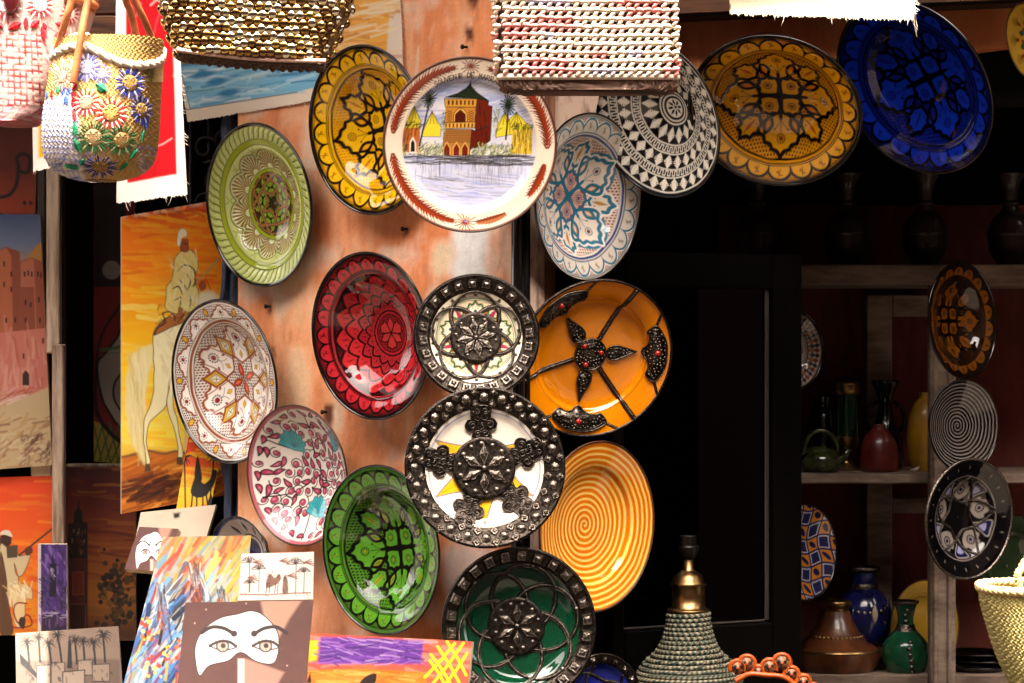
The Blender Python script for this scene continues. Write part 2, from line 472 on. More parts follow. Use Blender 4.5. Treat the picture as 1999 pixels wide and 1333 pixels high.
# painted plaster skin of the left face (paint coordinates are photograph pixels)
nu, nv = 150, 250
uu, vv = np.meshgrid(np.linspace(0, 1, nu), np.linspace(-0.80, 1.35, nv))
uu, vv = uu.ravel(), vv.ravel()
X = FA.x + (FB.x - FA.x) * uu; Y = FA.y + (FB.y - FA.y) * uu
Z = CAM_Z - (vv * 1333 - 666.5) / 1000 * (CAM_D + .3) / CAM_D
Pp = np.stack([999.5 + X * 1000 * CAM_D / (CAM_D + Y), vv * 1333], 1)
pt = Painter(Pp, 3.0, '#ea9764', warp=7, wf=.03, seed=3)
k = fbm(pt.P0 * [.035, .004], 5, 4); k2 = fbm(pt.P0 * [.012, .009], 8, 4); k3 = fbm(pt.P0 * [.09, .012], 11, 3)
pt.all(np.clip(k * 1.1 + .15, 0, 1) * .65, '#f8c59a'); pt.all(np.clip(-k * 1.2, 0, 1) * .6, '#d86c32')
pt.all(np.clip(k2 * 1.5 - .2, 0, 1) * .55, '#fbd0ac'); pt.all(np.clip(-k2 * 1.5 - .15, 0, 1) * .6, '#d87036')
pt.all(np.clip(k3 * 2 - .9, 0, 1) * .5, '#8e4a2c')
k4 = fbm(pt.P0 * [.02, .016], 21, 5); pt.all(np.clip(k4 * 2.2 - .25, 0, 1) * .6, '#f6d2b8'); pt.all(np.clip(-k4 * 2.2 - .45, 0, 1) * .45, '#d08868')
rw = random.Random(6)
for _ in range(46):                                                   # scratches, drips and hairline cracks
    x, y = rw.uniform(480, 990), rw.uniform(0, 1250); l = rw.uniform(15, 90); q = [(x, y)]
    for j in range(5): q.append((q[-1][0] + rw.uniform(-4, 4), q[-1][1] + l / 5))
    pt.op = rw.uniform(.25, .7); pt.stroke(q, rw.uniform(2, 4.5), rw.choice(['#a85a36', '#fbe0cc', '#f3c4a4', '#7a3c24', '#fdebdc']), taper=rw.choice((1, 2)))
pt.op = 1.0
low = np.clip((pt.P[:, 1] - 1050) / 260, 0, 1)      # shade at the foot of the wall, painted in as darker red-brown
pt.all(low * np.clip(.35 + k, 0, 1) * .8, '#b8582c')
for poly, c in (([(560, 700), (600, 690), (610, 800), (575, 830)], '#f3b98e'), ([(840, 490), (880, 480), (885, 530), (850, 540)], '#f6c7a0'), ([(888, 430), (942, 425), (950, 470), (945, 520), (955, 560), (925, 600), (895, 580), (884, 520)], '#efe3da'),
                ([(905, 400), (935, 410), (930, 450), (900, 440)], '#a58f85'),
                ([(880, 1060), (950, 1050), (975, 1090), (940, 1150), (900, 1170), (870, 1130)], '#e0c0b0'),
                ([(975, 20), (1000, 20), (1000, 420), (985, 400)], '#c97a50')):
    e = spline(poly, True, 5); pt.fill(e, c, soft=14)
for x, y, r in ((920, 30, 9), (795, 447, 4), (788, 360, 6), (528, 598, 4), (536, 690, 4), (640, 806, 8), (645, 822, 5), (655, 150, 10), (912, 90, 8)):
    pt.dot((x, y), r, '#5a3020', ry=r * 1.6); pt.strokes((x - r, y, x + r, y + 3 * r), 4, 16, 3, ['#7a452c', '#93583a'], 90, 15, seed=int(x))
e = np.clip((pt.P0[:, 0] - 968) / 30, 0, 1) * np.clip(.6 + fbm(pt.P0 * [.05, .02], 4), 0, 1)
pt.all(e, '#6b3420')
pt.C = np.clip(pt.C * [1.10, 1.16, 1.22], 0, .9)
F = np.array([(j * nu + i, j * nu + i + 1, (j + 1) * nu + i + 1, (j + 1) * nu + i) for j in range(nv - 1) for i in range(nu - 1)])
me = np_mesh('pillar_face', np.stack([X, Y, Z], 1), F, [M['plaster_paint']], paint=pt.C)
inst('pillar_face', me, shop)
WALL_N = Vector((-0.743, -0.669, 0))

def on_wall(px, py, lift=0.0):
    """point of the pillar's left face (lifted off it) seen at a pixel"""
    d = W(px, py, 0) - Vector((0, -CAM_D, CAM_Z)); o0 = Vector((0, -CAM_D, CAM_Z))
    t = (lift - WALL_N.dot(o0 - FA)) / WALL_N.dot(d)
    return o0 + d * t

def nail(px, py):
    p = on_wall(px, py, 0); mb = MB()
    q = WALL_N
    mb.tube([p - q * .004, p + q * .012], .0025, 6); mb.tube([p + q * .011, p + q * .014], .005, 8)
    mb.build('nail', M['iron'], shop)
for px, py in ((795, 447), (528, 598), (638, 804), (912, 92)): nail(px, py)

# door jamb on the right of the corner: black conduit, chipped white board, brown board, dark door leaf
RD = Vector((0.669, 0.743, 0)); RN = Vector((0.743, -0.669, 0))
def jamb_board(name, a, b, lift, thick, mat, z0=0.0, z1=3.3):
    mb = MB(); c = FA + RD * ((a + b) / 2) + RN * (lift - thick / 2 + .003)
    mb.box((c.x, c.y, (z0 + z1) / 2), (b - a, thick, z1 - z0), Matrix.Rotation(math.atan2(RD.y, RD.x), 3, 'Z'), .003)
    return mb.build(name, mat, shop, smooth=False)
jamb_board('jamb_board', .030, .082, .012, .03, M['jamb_white'])
jamb_board('jamb_board', .0845, .124, .004, .03, M['jamb_brown'])
mb = MB(); mb.tube([(.012, -.008, 0), (.012, -.008, 2.98)], .014, 12); mb.tube([(.03, .004, 0), (.03, .004, 2.98)], .006, 8)
mb.build('conduit', M['black_glaze'], shop)
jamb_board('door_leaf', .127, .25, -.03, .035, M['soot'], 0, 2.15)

# lintel over the right opening
def slab(name, quad, y0, y1, mat, parent):
    """front outline given as pixels at depth y0, pushed back to y1"""
    f = [W(x, y, y0) for x, y in quad]; b = [Vector((p.x, y1, p.z)) for p in f]; n = len(f)
    mb = MB(); mb.add(f + b, [tuple(range(n))[::-1], tuple(range(n, 2 * n))] + [(i, (i + 1) % n, n + (i + 1) % n, n + i) for i in range(n)])
    return mb.build(name, mat, parent, smooth=False)
slab('lintel', [(1070, 200), (1070, -700), (2700, -700), (2700, 20), (1999, 84), (1890, 98), (1700, 118), (1400, 150)], .16, .42, M['plaster_salmon'], shop)
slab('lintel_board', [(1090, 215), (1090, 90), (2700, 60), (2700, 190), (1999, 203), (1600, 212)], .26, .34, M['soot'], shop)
slab('lintel_beam', [(1130, 34), (1130, -40), (2400, -90), (2400, -20)], .06, .155, M['wood_brown'], shop)
slab('lintel_moulding', [(1130, 42), (1130, 30), (2400, -24), (2400, -12)], .075, .155, M['wood_dark'], shop)
slab('jamb_plaster', [(1048, 330), (1046, 160), (1175, 165), (1160, 230), (1128, 262), (1104, 330)], .105, .159, M['jamb_white'], shop)
# left opening: header and the room behind
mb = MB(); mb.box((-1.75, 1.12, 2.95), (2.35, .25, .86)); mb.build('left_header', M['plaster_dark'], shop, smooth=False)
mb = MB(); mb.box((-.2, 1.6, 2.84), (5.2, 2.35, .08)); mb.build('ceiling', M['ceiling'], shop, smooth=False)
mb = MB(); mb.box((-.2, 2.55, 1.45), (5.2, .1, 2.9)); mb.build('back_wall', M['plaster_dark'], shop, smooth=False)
mb = MB(); mb.box((-1.42, 1.72, 1.45), (.1, 1.62, 2.9)); mb.build('side_wall', M['plaster_dark'], shop, smooth=False)  # unseen; moved in to keep side light off the canvases
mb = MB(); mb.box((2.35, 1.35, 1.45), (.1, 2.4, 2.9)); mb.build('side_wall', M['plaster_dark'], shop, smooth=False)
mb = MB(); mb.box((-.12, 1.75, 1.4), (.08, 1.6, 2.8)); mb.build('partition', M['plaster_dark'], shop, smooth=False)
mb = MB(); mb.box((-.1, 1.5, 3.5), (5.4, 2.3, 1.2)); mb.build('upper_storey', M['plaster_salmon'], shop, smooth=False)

# awning over the stall front, its rod, and what stands around the alley
aw = empty('awning', (0, 0, 2.8)); tag(aw, 'brown canvas awning stretched over the stall front', 'awning')
mb = MB(); AX0, AX1 = -1.12, 2.1
for i in range(12):
    x0 = AX0 + (AX1 - AX0) * i / 12; x1 = AX0 + (AX1 - AX0) * (i + 1) / 12
    s0, s1 = .012 * math.sin(i * 2.1), .012 * math.sin((i + 1) * 2.1)
    V = []
    for x, s in ((x0, s0), (x1, s1)):
        for y, z in ((.36, 3.52), (-.2, 3.50 + s), (-.84, 3.46 + s)): V += [(x, y, z - 2.8), (x, y, z + .012 - 2.8)]
    F = []
    for a in range(2):
        p, q = a * 2, 6 + a * 2
        F += [(p, p + 2, q + 2, q), (p + 1, q + 1, q + 3, p + 3)]
    F += [(4, 5, 11, 10)]
    mb.add(V, F)
mb.build('canvas', M['awning'], aw)
mb = MB(); mb.tube([(AX0, -.85, .65), (AX1, -.85, .65)], .016, 10); mb.build('front_rod', M['iron'], aw)

nb = empty('neighbouring_stall', (-3.8, 0, 0)); tag(nb, 'faded pink side wall of the stall next door', 'stall')
mb = MB(); mb.box((0, -.1, 1.3), (.25, 2.2, 2.6)); mb.build('wall', M['plaster_pink'], nb, smooth=False)
mb = MB(); mb.box((0, -.1, 2.63), (.4, 2.3, .06)); mb.build('coping', M['wood_dark'], nb, smooth=False)

op = empty('opposite_building', (0, -6.4, 0)); tag(op, 'pink plastered house across the alley', 'house')
mb = MB(); mb.box((0, -.5, 3.7), (26, 1, 7.4)); mb.build('wall', M['plaster_pink'], op, smooth=False)
for x in (-6, -2.2, 2.6, 6.5):
    mb = MB(); mb.box((x, .02, 1.15), (1.5, .06, 2.3), None, .01); mb.build('door', M['wood_dark'], op, smooth=False)
    mb = MB(); mb.box((x + 1.6, .02, 3.2), (.8, .06, 1.1), None, .01); mb.build('window', M['wood_dark'], op, smooth=False)

for sx, lab in ((-6.5, 'tall brown house added out of view to block sky on the left'), (6.5, 'tall brown house added out of view to block sky on the right')):
    he = empty('house', (sx, -3.2, 0)); tag(he, lab, 'house')  # added at the alley ends to keep open sky out of the glazes
    mb = MB(); mb.box((math.copysign(.5, sx), 0, 3.3), (1, 7.0, 6.6)); mb.build('wall', M['plaster_pink'], he, smooth=False)
    for y in (-1.8, 1.2):
        mb = MB(); mb.box((math.copysign(-.03, sx), y, 1.1), (.06, 1.2, 2.2), None, .01); mb.build('door', M['wood_dark'], he, smooth=False)
        mb = MB(); mb.box((math.copysign(-.03, sx), y, 4.2), (.06, .8, 1.1), None, .01); mb.build('window', M['wood_dark'], he, smooth=False)
tb = empty('added_table', (0, -.48, 0)); tag(tb, 'low black-clothed table added below the paintings to cut reflections', 'table')  # unseen; added to keep ground bounce out of the down-facing plates
M['black_cloth'] = plain_mat('black_cloth', '#120f0e', .95, spec=.1, var=.2)
mb = MB(); mb.box((0, 0, .80), (2.3, .86, .04), None, .01); mb.build('tabletop', M['black_cloth'], tb, smooth=False)
mb = MB(); mb.box((0, -.42, .42), (2.28, .012, .70), None, .002); mb.build('cloth_front', M['black_cloth'], tb, smooth=False)
for x in (-1.05, 1.05):
    for y in (-.36, .36): mb = MB(); mb.box((x, y, .39), (.05, .05, .78)); mb.build('leg', M['wood_dark'], tb, smooth=False)
sh = empty('added_shutter', (1.19, -.1, 0)); tag(sh, 'dark plank shutter added out of view to darken the mirror', 'shutter')  # unseen; put here so the mirror reflects something dark
for i in range(6):
    mb = MB(); mb.box((0, -.02 - i * .125, 1.35), (.03, .121, 2.5), None, .004); mb.build('plank', M['soot'], sh, smooth=False)

# ------------------------------------------------------------------ plates
def fit_ellipse(pts):
    P = np.array(pts, float); c0 = P.mean(0); s = P.std(); q = (P - c0) / s
    x, y = q[:, 0], q[:, 1]
    A = np.stack([x * x - y * y, x * y, x, y], 1)                       # x^2+y^2 = -(a(x^2-y^2)+bxy+cx+dy)+k
    A = np.concatenate([A, np.ones((len(q), 1))], 1)
    k, *_ = np.linalg.lstsq(A, x * x + y * y, rcond=None)
    a, b, c, d, e = k
    Qm = np.array([[1 - a, -b / 2], [-b / 2, 1 + a]]); g = np.array([c, d])
    cen = np.linalg.solve(2 * Qm, g); lev = e + cen @ Qm @ cen
    w, v = np.linalg.eigh(Qm / lev)
    ax = 1 / np.sqrt(w)                                                    # ax[0] major (small eigenvalue)
    return c0 + cen * s, ax[0] * s, ax[1] * s, v[:, 0], v[:, 1]

def disc_grid(N):
    t = np.linspace(-1, 1, N); a, b = np.meshgrid(t, t); a, b = a.ravel(), b.ravel()
    r = np.maximum(np.abs(a), np.abs(b)) ; r0 = np.where(r == 0, 1, r)
    big = np.abs(a) >= np.abs(b)
    ph = np.where(big, PI / 4 * b / np.where(a == 0, 1, a), PI / 2 - PI / 4 * a / np.where(b == 0, 1, b))
    rr = np.where(big, a, b); ph = np.where(r == 0, 0, ph)
    x, y = rr * np.cos(ph), rr * np.sin(ph)
    i = np.arange((N - 1) * N).reshape(N - 1, N)[:, :-1].ravel()
    return x, y, np.stack([i, i + 1, i + 1 + N, i + N], 1)

def frame_at(pos, n, roll=0.0):
    n = n.normalized(); up = Vector((0, 0, 1)) - n * n.z; up.normalize(); x = up.cross(n)
    m = Matrix.Identity(4)
    for i in range(3): m[i][0], m[i][1], m[i][2], m[i][3] = x[i], up[i], n[i], pos[i]
    return m @ Matrix.Rotation(math.radians(roll), 4, 'Z')

BOWL = lambda d: [(0, -d), (.25, -d * .97), (.45, -d * .84), (.60, -d * .60), (.70, -d * .33), (.755, -.075), (.79, -.062), (.9, -.022), (1, 0)]
CONE = lambda d: [(0, -d), (.2, -d * .9), (.5, -d * .56), (.8, -d * .2), (1, 0)]

class Plate: pass
def plate(name, label, pts, face, where, prof, paint, roll=0.0, back='black_glaze', mat='glaze', lift=None, parts=False, tau=None, dens=1.12, warp=.006, lip=.018, group=None, cat='plate', seed=1, base='#ffffff'):
    """a round dish placed by the outline it shows: fit -> centre, size and facing"""
    c, a, b, maj, mnr = fit_ellipse(pts) if len(pts) > 3 else (np.array(pts[0], float), pts[1][0], pts[1][1], None, None)
    if maj is None:
        g = math.radians(pts[2]); maj = np.array([math.sin(g), -math.cos(g)]); mnr = np.array([math.cos(g), math.sin(g)])
    if mnr @ np.array(face, float) < 0: mnr = -mnr
    d = -prof[0][1]
    if where == 'wall':
        pos = on_wall(c[0], c[1], 0.0); pos = on_wall(c[0], c[1], lift if lift is not None else (d + .10) * a / 1000 * 1.10)
    else: pos = W(c[0], c[1], where)
    R = a / 1000 * (CAM_D + pos.y) / CAM_D
    f = (pos - Vector((0, -CAM_D, CAM_Z))).normalized(); rt = f.cross(Vector((0, 0, 1))).normalized(); up = rt.cross(f)
    t = math.acos(min(1, b / a)) if tau is None else math.radians(tau)
    n = -f * math.cos(t) + (rt * mnr[0] - up * mnr[1]) * math.sin(t)
    zf = interp_curve(prof)
    N = int(max(40, a * dens)); x, y, F = disc_grid(N)
    p = Painter(np.stack([x, y], 1), 1.1 / N, base, warp=warp, wf=7, seed=seed)
    paint(p)
    V = np.stack([x * R, y * R, (zf(np.hypot(x, y)) + p.H) * R], 1)
    nf = len(F); nV = len(V)
    # lip, underside and foot ring
    L = [(.982, -.006), (.990, lip * .35), (1.0, lip * .5), (1.008, lip * .2), (1.010, -lip * .6), (1.0, -lip * 1.3)] + [(r, float(zf(r)) - .035) for r in (.93, .85, .78, .70, .62)] + [(.56, float(zf(.56)) - .04), (.53, -d - .06), (.49, -d - .06), (.47, -d - .03), (.02, -d - .03)]
    seg = 120 if a > 90 else 72; LV = []; LF = []
    for r, z in L:
        for i in range(seg):
            g = 2 * PI * i / seg; LV.append((r * R * math.cos(g), r * R * math.sin(g), z * R))
    for k in range(len(L) - 1):
        for i in range(seg):
            j = (i + 1) % seg; LF.append((nV + k * seg + i, nV + (k + 1) * seg + i, nV + (k + 1) * seg + j, nV + k * seg + j))
    V = np.concatenate([V, np.array(LV)]); F = np.concatenate([F, np.array(LF)])
    C = np.concatenate([p.C, np.tile(lin('#201814'), (len(LV), 1))])
    me = np_mesh('dish', V, F, [M[mat], M[back]], [0] * nf + [1] * len(LF), paint=C)
    mw = frame_at(pos, n, roll)
    if parts:
        o = empty(name, mat=mw); inst('dish', me, o)
    else:
        o = bpy.data.objects.new(name, me); link(o); o.matrix_world = mw
    tag(o, label, cat, group)
    P = Plate(); P.o, P.R, P.zf, P.n, P.pos = o, R, zf, n, pos
    return P

def arch(s, r0, r1): return spline([(-s, r0), (-s * .96, r0 + .45 * (r1 - r0)), (-s * .55, r0 + .87 * (r1 - r0)), (0, r1), (s * .55, r0 + .87 * (r1 - r0)), (s * .96, r0 + .45 * (r1 - r0)), (s, r0)], False, 5)
def leaf(x, y, l, w, ang, n=7):
    a = math.radians(ang); q = [(math.sin(PI * k / n) * w / 2 * sg, -l / 2 + l * k / n) for sg, ks in ((1, range(n + 1)), (-1, range(n - 1, 0, -1))) for k in ks]
    return [(x + u * math.cos(a) - v * math.sin(a), y + u * math.sin(a) + v * math.cos(a)) for u, v in q]
def half(pts, n=4):
    """half outline on x >= 0, closed a little beyond the mirror axis"""
    e = spline(pts, False, n); return np.concatenate([[(-.06, e[0][1])], e, [(-.06, e[-1][1])]])
BIGLEAF = [(0, .695), (.04, .645), (.10, .62), (.125, .575), (.19, .55), (.205, .495), (.265, .445), (.245, .385), (.175, .32), (.08, .25), (0, .215)]
MIDLEAF = [(0, .665), (.04, .62), (.095, .60), (.10, .545), (.15, .51), (.13, .455), (.07, .40), (0, .355)]
SQUARE = [(0, .32), (.035, .285), (.085, .27), (.095, .23), (.14, .19), (.105, .115), (.0, .03)]

def rim_petals(p, n, r0, r1, pet, line, bg, motif=None, dots=None, lw=.033, rot=0, white=None):
    p.ring(r0, r1, bg)
    Q = p.fold(n, rot); s = math.tan(PI / n) * (r0 + r1) / 2 * .96; m = (r0 + r1) / 2
    if dots:
        reg = p.cov(np.maximum(r0 - p.r, p.r - r1)); p.dotgrid(.026, .0075, dots, reg)
    A = arch(s, r0 - .01, r1 - .012)
    if white: p.stroke(A, lw * 2.2, white, Q)
    p.fill(A, pet, Q); p.stroke(A, lw, line, Q)
    if motif:
        p.fill(leaf(0, m - .01, (r1 - r0) * .52, .022, 18), motif, Q)
        p.stroke([(-.014, m - .05), (0, m), (.016, m + .04)], .005, line, Q); p.stroke([(.02, m - .03), (-.016, m + .03)], .005, line, Q)
        p.dot((-.026, m + .015), .007, line, Q); p.dot((.026, m - .015), .007, line, Q)
    p.circ(r0, .013, line); p.circ(r1, .010, line)

def well_flower(p, bg, leafc, line, accent, dots, rot=0, R=.70, lw=.042, core=None, red=None, shade=None, white=None):
    p.ring(0, R, bg); reg = p.cov(p.r - R)
    p.dotgrid(.036, .0115, dots, reg)
    if shade:
        Q = p.fold(4, rot, True); p.fill(half([(0, .70), (.12, .66), (.23, .56), (.27, .44), (.20, .34), (.1, .3), (0, .3)]), shade, Q)
        p.stroke(spline([(0, .705), (.12, .665), (.235, .56), (.275, .44), (.20, .34)], False, 4), lw, line, Q)
    Qd = p.fold(4, rot + 45, True)
    if white: p.stroke(spline(MIDLEAF, False, 4), lw * 2, white, Qd)
    p.fill(half(MIDLEAF), leafc, Qd); p.stroke(spline(MIDLEAF, False, 4), lw, line, Qd)
    p.fill(leaf(0, .51, .17, .05, 0), accent, Qd); p.stroke([(0, .42), (0, .60)], .007, line, Qd); p.dot((.05, .45), .009, red or line, Qd)
    Q = p.fold(4, rot, True)
    if white: p.stroke(spline(BIGLEAF, False, 4), lw * 2, white, Q)
    p.fill(half(BIGLEAF), leafc, Q); p.stroke(spline(BIGLEAF, False, 4), lw, line, Q)
    for a in (22.5,):                                                     # paired drops between the leaves
        Q8 = p.fold(8, rot + a, True)
        p.fill(leaf(.0, .40, .20, .095, 0), accent, Q8, line, lw * .9); p.fill(leaf(0, .40, .10, .035, 0), bg, Q8)
    Qs = p.fold(4, rot + 45, True)
    p.fill(half(SQUARE), core or leafc, Qs); p.stroke(spline(SQUARE, False, 4), lw, line, Qs)
    if core:
        reg2 = np.zeros(p.n); i = np.nonzero((Qs[:, 0] < .10) & (Qs[:, 1] < .28) & (Qs[:, 1] > .05) & (Qs[:, 0] < .5 * Qs[:, 1] + .0))[0]; reg2[i] = 1
        p.dotgrid(.022, .007, red or line, reg2)
    for yc, Qx in ((.52, Q), (.19, Qs)):                                 # little flowers
        p.dot((0, yc), .021, red or accent, Qx, edge=line, ew=.006)
        for g in range(7):
            an = PI * g / 6 - PI / 2; p.dot((.044 * math.cos(an), yc + .044 * math.sin(an)), .0085, line, Qx)
    p.stroke([(0, .45), (0, .27)], .008, line, Q); p.fill([(-.02, .30), (.022, .30), (0, .26)], line, Q)
    p.stroke(spline([(0, .30), (.03, .37), (.075, .42)], False, 4), .006, line, Q); p.dot((.078, .425), .012, line, Q)
    p.stroke([(0, 0), (0, .30)], lw, line, Q)

def safi(bg, leafc, line, accent, dots, n=22, rot=0, lipc='#120d0a', rimbg=None, motif=None, red=None):
    def f(p):
        p.ring(0, 2, bg)
        rim_petals(p, n, .775, .945, leafc, line, rimbg or bg, motif or accent, dots)
        p.ring(.952, 2, lipc); p.circ(.93, .006, line)
        p.ring(.70, .77, bg); p.circ(.755, .012, line); p.circ(.715, .022, line)
        well_flower(p, bg, leafc, line, accent, dots, rot, red=red)
        p.tint(.10, 2.2); p.tint(.07, 11, 31)
    return f

def paint_red(p):
    base, dk, lt = '#7d1018', '#1a0507', '#b42a2a'
    p.ring(0, 2, base)
    rim_petals(p, 24, .785, .94, '#b8242e', dk, base, '#8d1820', dk, .028)
    p.ring(.95, 2, '#16080a'); p.ring(.70, .775, base); p.circ(.765, .016, dk); p.circ(.72, .026, dk); p.circ(.742, .012, '#a8373a')
    inn = p.cov(np.maximum(.27 - p.r, p.r - .70)); n = 14
    p.ring(.25, .71, '#4a0a10'); n = 15
    for j, (a, b) in enumerate(((.54, .715), (.43, .62), (.335, .50), (.25, .40))):
        Q = p.fold(n, 12 * (j % 2)); s = math.tan(PI / n) * (a + b) / 2 * 1.12; m_ = (a + b) / 2
        A_ = spline([(-s * .75, a), (-s, a + .4 * (b - a)), (-s * .62, a + .78 * (b - a)), (0, b), (s * .62, a + .78 * (b - a)), (s, a + .4 * (b - a)), (s * .75, a)], False, 4)
        p.fill(A_, '#c0282e' if j < 2 else '#a8222a', Q); p.stroke(A_, .024, dk, Q)
        p.stroke([(-.012, m_ - .035), (.012, m_ + .035)], .006, dk, Q); p.stroke([(.014, m_ - .02), (-.014, m_ + .02)], .006, dk, Q); p.dot((s * .45, m_), .008, dk, Q); p.dot((-s * .45, m_), .008, dk, Q)
    lr = np.log(np.maximum(p.r, .05)) * 2.1; inn = inn * 0
    A = np.mod((p.th + lr) * n / (2 * PI), 1) - .5; B = np.mod((p.th - lr) * n / (2 * PI) + .5, 1) - .5
    p.all(inn, '#c02a30')
    chk = (np.floor((p.th + lr) * n / (2 * PI)) + np.floor((p.th - lr) * n / (2 * PI) + .5)) % 2
    w = 2 * PI * p.r / n * .70
    p.dotgrid(.026, .008, dk, inn * chk * .8)
    for X in (A, B): p.all(p.cov(np.abs(X) * w - .020) * inn, dk)
    c = p.cov(np.maximum(np.abs(A - np.sign(A) * .5), np.abs(B - np.sign(B) * .5)) * w - .012) * inn * (1 - chk); p.all(c, dk)
    p.circ(.27, .02, dk); p.circ(.245, .018, '#a8222a'); p.circ(.225, .012, dk); p.ring(0, .218, '#8a1a20')
    reg = p.cov(p.r - .215); p.dotgrid(.03, .008, dk, reg)
    Q = p.fold(3, 0, True); p.fill(half([(0, .20), (.035, .15), (.05, .10), (.0, .0)]), '#b83232', Q, dk, .014)
    Q = p.fold(3, 60, True); p.fill(half([(0, .195), (.05, .165), (.075, .175), (.06, .1), (.0, .01)]), '#b83232', Q, dk, .014)
    p.tint(.14, 2.5); p.tint(.07, 12, 31)

def paint_lime(p):
    a, b, dk, br = '#bcc477', '#93a024', '#3d4a14', '#84602f'
    p.ring(0, 2, a); p.ring(.968, 2, '#0f0f0a')
    g = np.mod(p.th * 58 / (2 * PI) + (p.r - .88) * 7.5 + .12 * np.sin((p.r - .80) * 40), 1) - .5
    w = 2 * PI * p.r / 58; band = p.cov(np.maximum(.815 - p.r, p.r - .955))
    c = p.cov(np.abs(g) * w - .012) * band; p.all(c, '#66752a', None); p.H -= .007 * c
    c = p.cov(np.abs(np.abs(g) - .28) * w - .004) * band * (p.r > .87); p.all(c * .7, '#7c8a3c'); p.H -= .003 * c
    p.ring(.735, .80, b); p.circ(.805, .012, dk); p.circ(.735, .010, dk); p.circ(.962, .008, dk)
    p.H += .006 * p.cov(np.maximum(.735 - p.r, p.r - .80))
    n = 10; Q = p.fold(n, 0); cx, cy = 0, .455
    d = np.hypot(Q[:, 0] - cx, Q[:, 1] - cy); an = np.arctan2(Q[:, 0], Q[:, 1] - cy)
    shell = p.cov(np.maximum(d - .225, np.abs(an) - 1.75))
    p.all(shell, '#c9cf92')
    w = np.mod(an * 13 / 3.5 + .5, 1) - .5
    c = shell * p.cov(np.abs(w) * .27 * d - .0075 - .012 * np.clip(d / .2 - .35, 0, 1)) * (d > .045) * (d < .20); p.all(c, br); p.H -= .008 * c
    c = p.cov(np.abs(d - .218) - .006) * (np.abs(an) < 1.9); p.all(c, dk); p.H -= .006 * c
    Qh = p.fold(n, 18); 
    for y in (.50, .55, .66): 
        c = p.cov(np.abs(np.hypot(Qh[:, 0], Qh[:, 1] - y - .06) - .045) - .004) * (p.r > .44) * (p.r < .72); p.all(c * .8, '#5f6d28'); p.H -= .004 * c
    p.ring(.39, .44, b); p.circ(.44, .009, dk); p.circ(.385, .02, '#1d1f0c')
    p.ring(0, .378, '#3a2a14')
    Q5 = p.fold(5, 12, True)
    for y, x, s in ((.13, 0, .075), (.26, .0, .065), (.27, .11, .045), (.2, .10, .05)):
        p.dot((x, y), s, '#7fa32c', Q5, ry=s * .8, edge='#20240c', ew=.01)
        p.stroke([(x, y - s * .6), (x, y + s * .6)], .006, '#46601a', Q5)
    for y, x in ((.32, .05), (.33, .14)): p.stroke([(x + .03 * math.cos(g / 3), y + .03 * math.sin(g / 3)) for g in range(0, 15)], .013, '#a8a23c', Q5)
    Q5 = p.fold(5, 12)
    for w_, c_ in ((.046, '#2a180c'), (.030, '#94643c')):
        for s in (-1, 1):
            p.stroke([(s * -.28, .14), (s * .0, .30), (s * .10, .36)], w_, c_, Q5); p.stroke([(s * .0, .10), (s * .2, .21)], w_, c_, Q5)
    p.circ(.372, .018, '#8a5f3a'); p.stroke([(0, -.08), (0, .08)], .02, '#20240c'); p.stroke([(-.09, 0), (.09, 0)], .02, '#20240c')
    p.tint(.12, 2.5)

def paint_bw(p):
    w, k = '#ece5d6', '#150f0e'
    p.ring(0, 2, k); p.circ(.945, .016, w)
    def dia(n, r0, r1, rot=0):
        Q = p.fold(n, rot); m = (r0 + r1) / 2; hw = math.tan(PI / n) * m * .93
        sd = (np.abs(Q[:, 0]) / hw + np.abs(Q[:, 1] - m) / ((r1 - r0) / 2) - 1) * hw * .7
        rough = 1 - .8 * (np.abs(Q[:, 0]) > hw * .45) * (np.mod(Q[:, 1] * 60, 1) > .6)
        p.all(p.cov(sd) * rough, w)
    def key(n, r0, r1):
        t = np.mod(p.th * n / (2 * PI), 1); wd = 2 * PI * p.r / n; lo, hi = r0 + .012, r1 - .012
        c = np.where(t < .5, p.cov(np.abs(p.r - hi) - .006), p.cov(np.abs(p.r - lo) - .006))
        v = p.cov(np.minimum(np.minimum(np.abs(t - .5), np.abs(t)), np.abs(t - 1)) * wd - .006) * (p.r > lo - .006) * (p.r < hi + .006)
        p.all(np.maximum(c, v), w)
    dia(34, .79, .937); p.circ(.785, .014, w); key(62, .70, .775); p.circ(.695, .012, w)
    dia(26, .54, .69, 3); p.circ(.53, .014, w); key(44, .445, .52); p.circ(.435, .014, w)
    dia(16, .235, .42, 5); p.circ(.205, .018, w); p.circ(.165, .018, w)
    Q = p.fold(8); p.ring(0, .13, w); p.circ(.13, .012, k); p.fill(leaf(0, .07, .085, .035, 0), k, Q); p.dot((0, 0), .02, k)
    p.tint(.08, 4)

def paint_bluewhite(p):
    cr, te, bl, rd, ye = '#e3d3c2', '#2a6f8a', '#27407c', '#7d2a2c', '#c8912c'
    p.ring(0, 2, cr)
    rim_petals(p, 20, .775, .95, '#dcd3c6', te, '#d8b8a8', ye, rd, .024, white='#efe8dc')
    p.ring(.965, 2, '#d8cdbf'); p.circ(.968, .012, '#1c1a20')
    p.ring(.70, .772, '#dcd3c9'); p.ring(.725, .752, bl); p.circ(.77, .008, '#1c2030'); p.circ(.70, .008, '#1c2030')
    well_flower(p, '#e0cfc0', '#e6d8c8', te, ye, rd, 38, core='#d9b2a6', red=rd, shade='#9db6c4', white='#eee6da')
    p.tint(.08, 3)

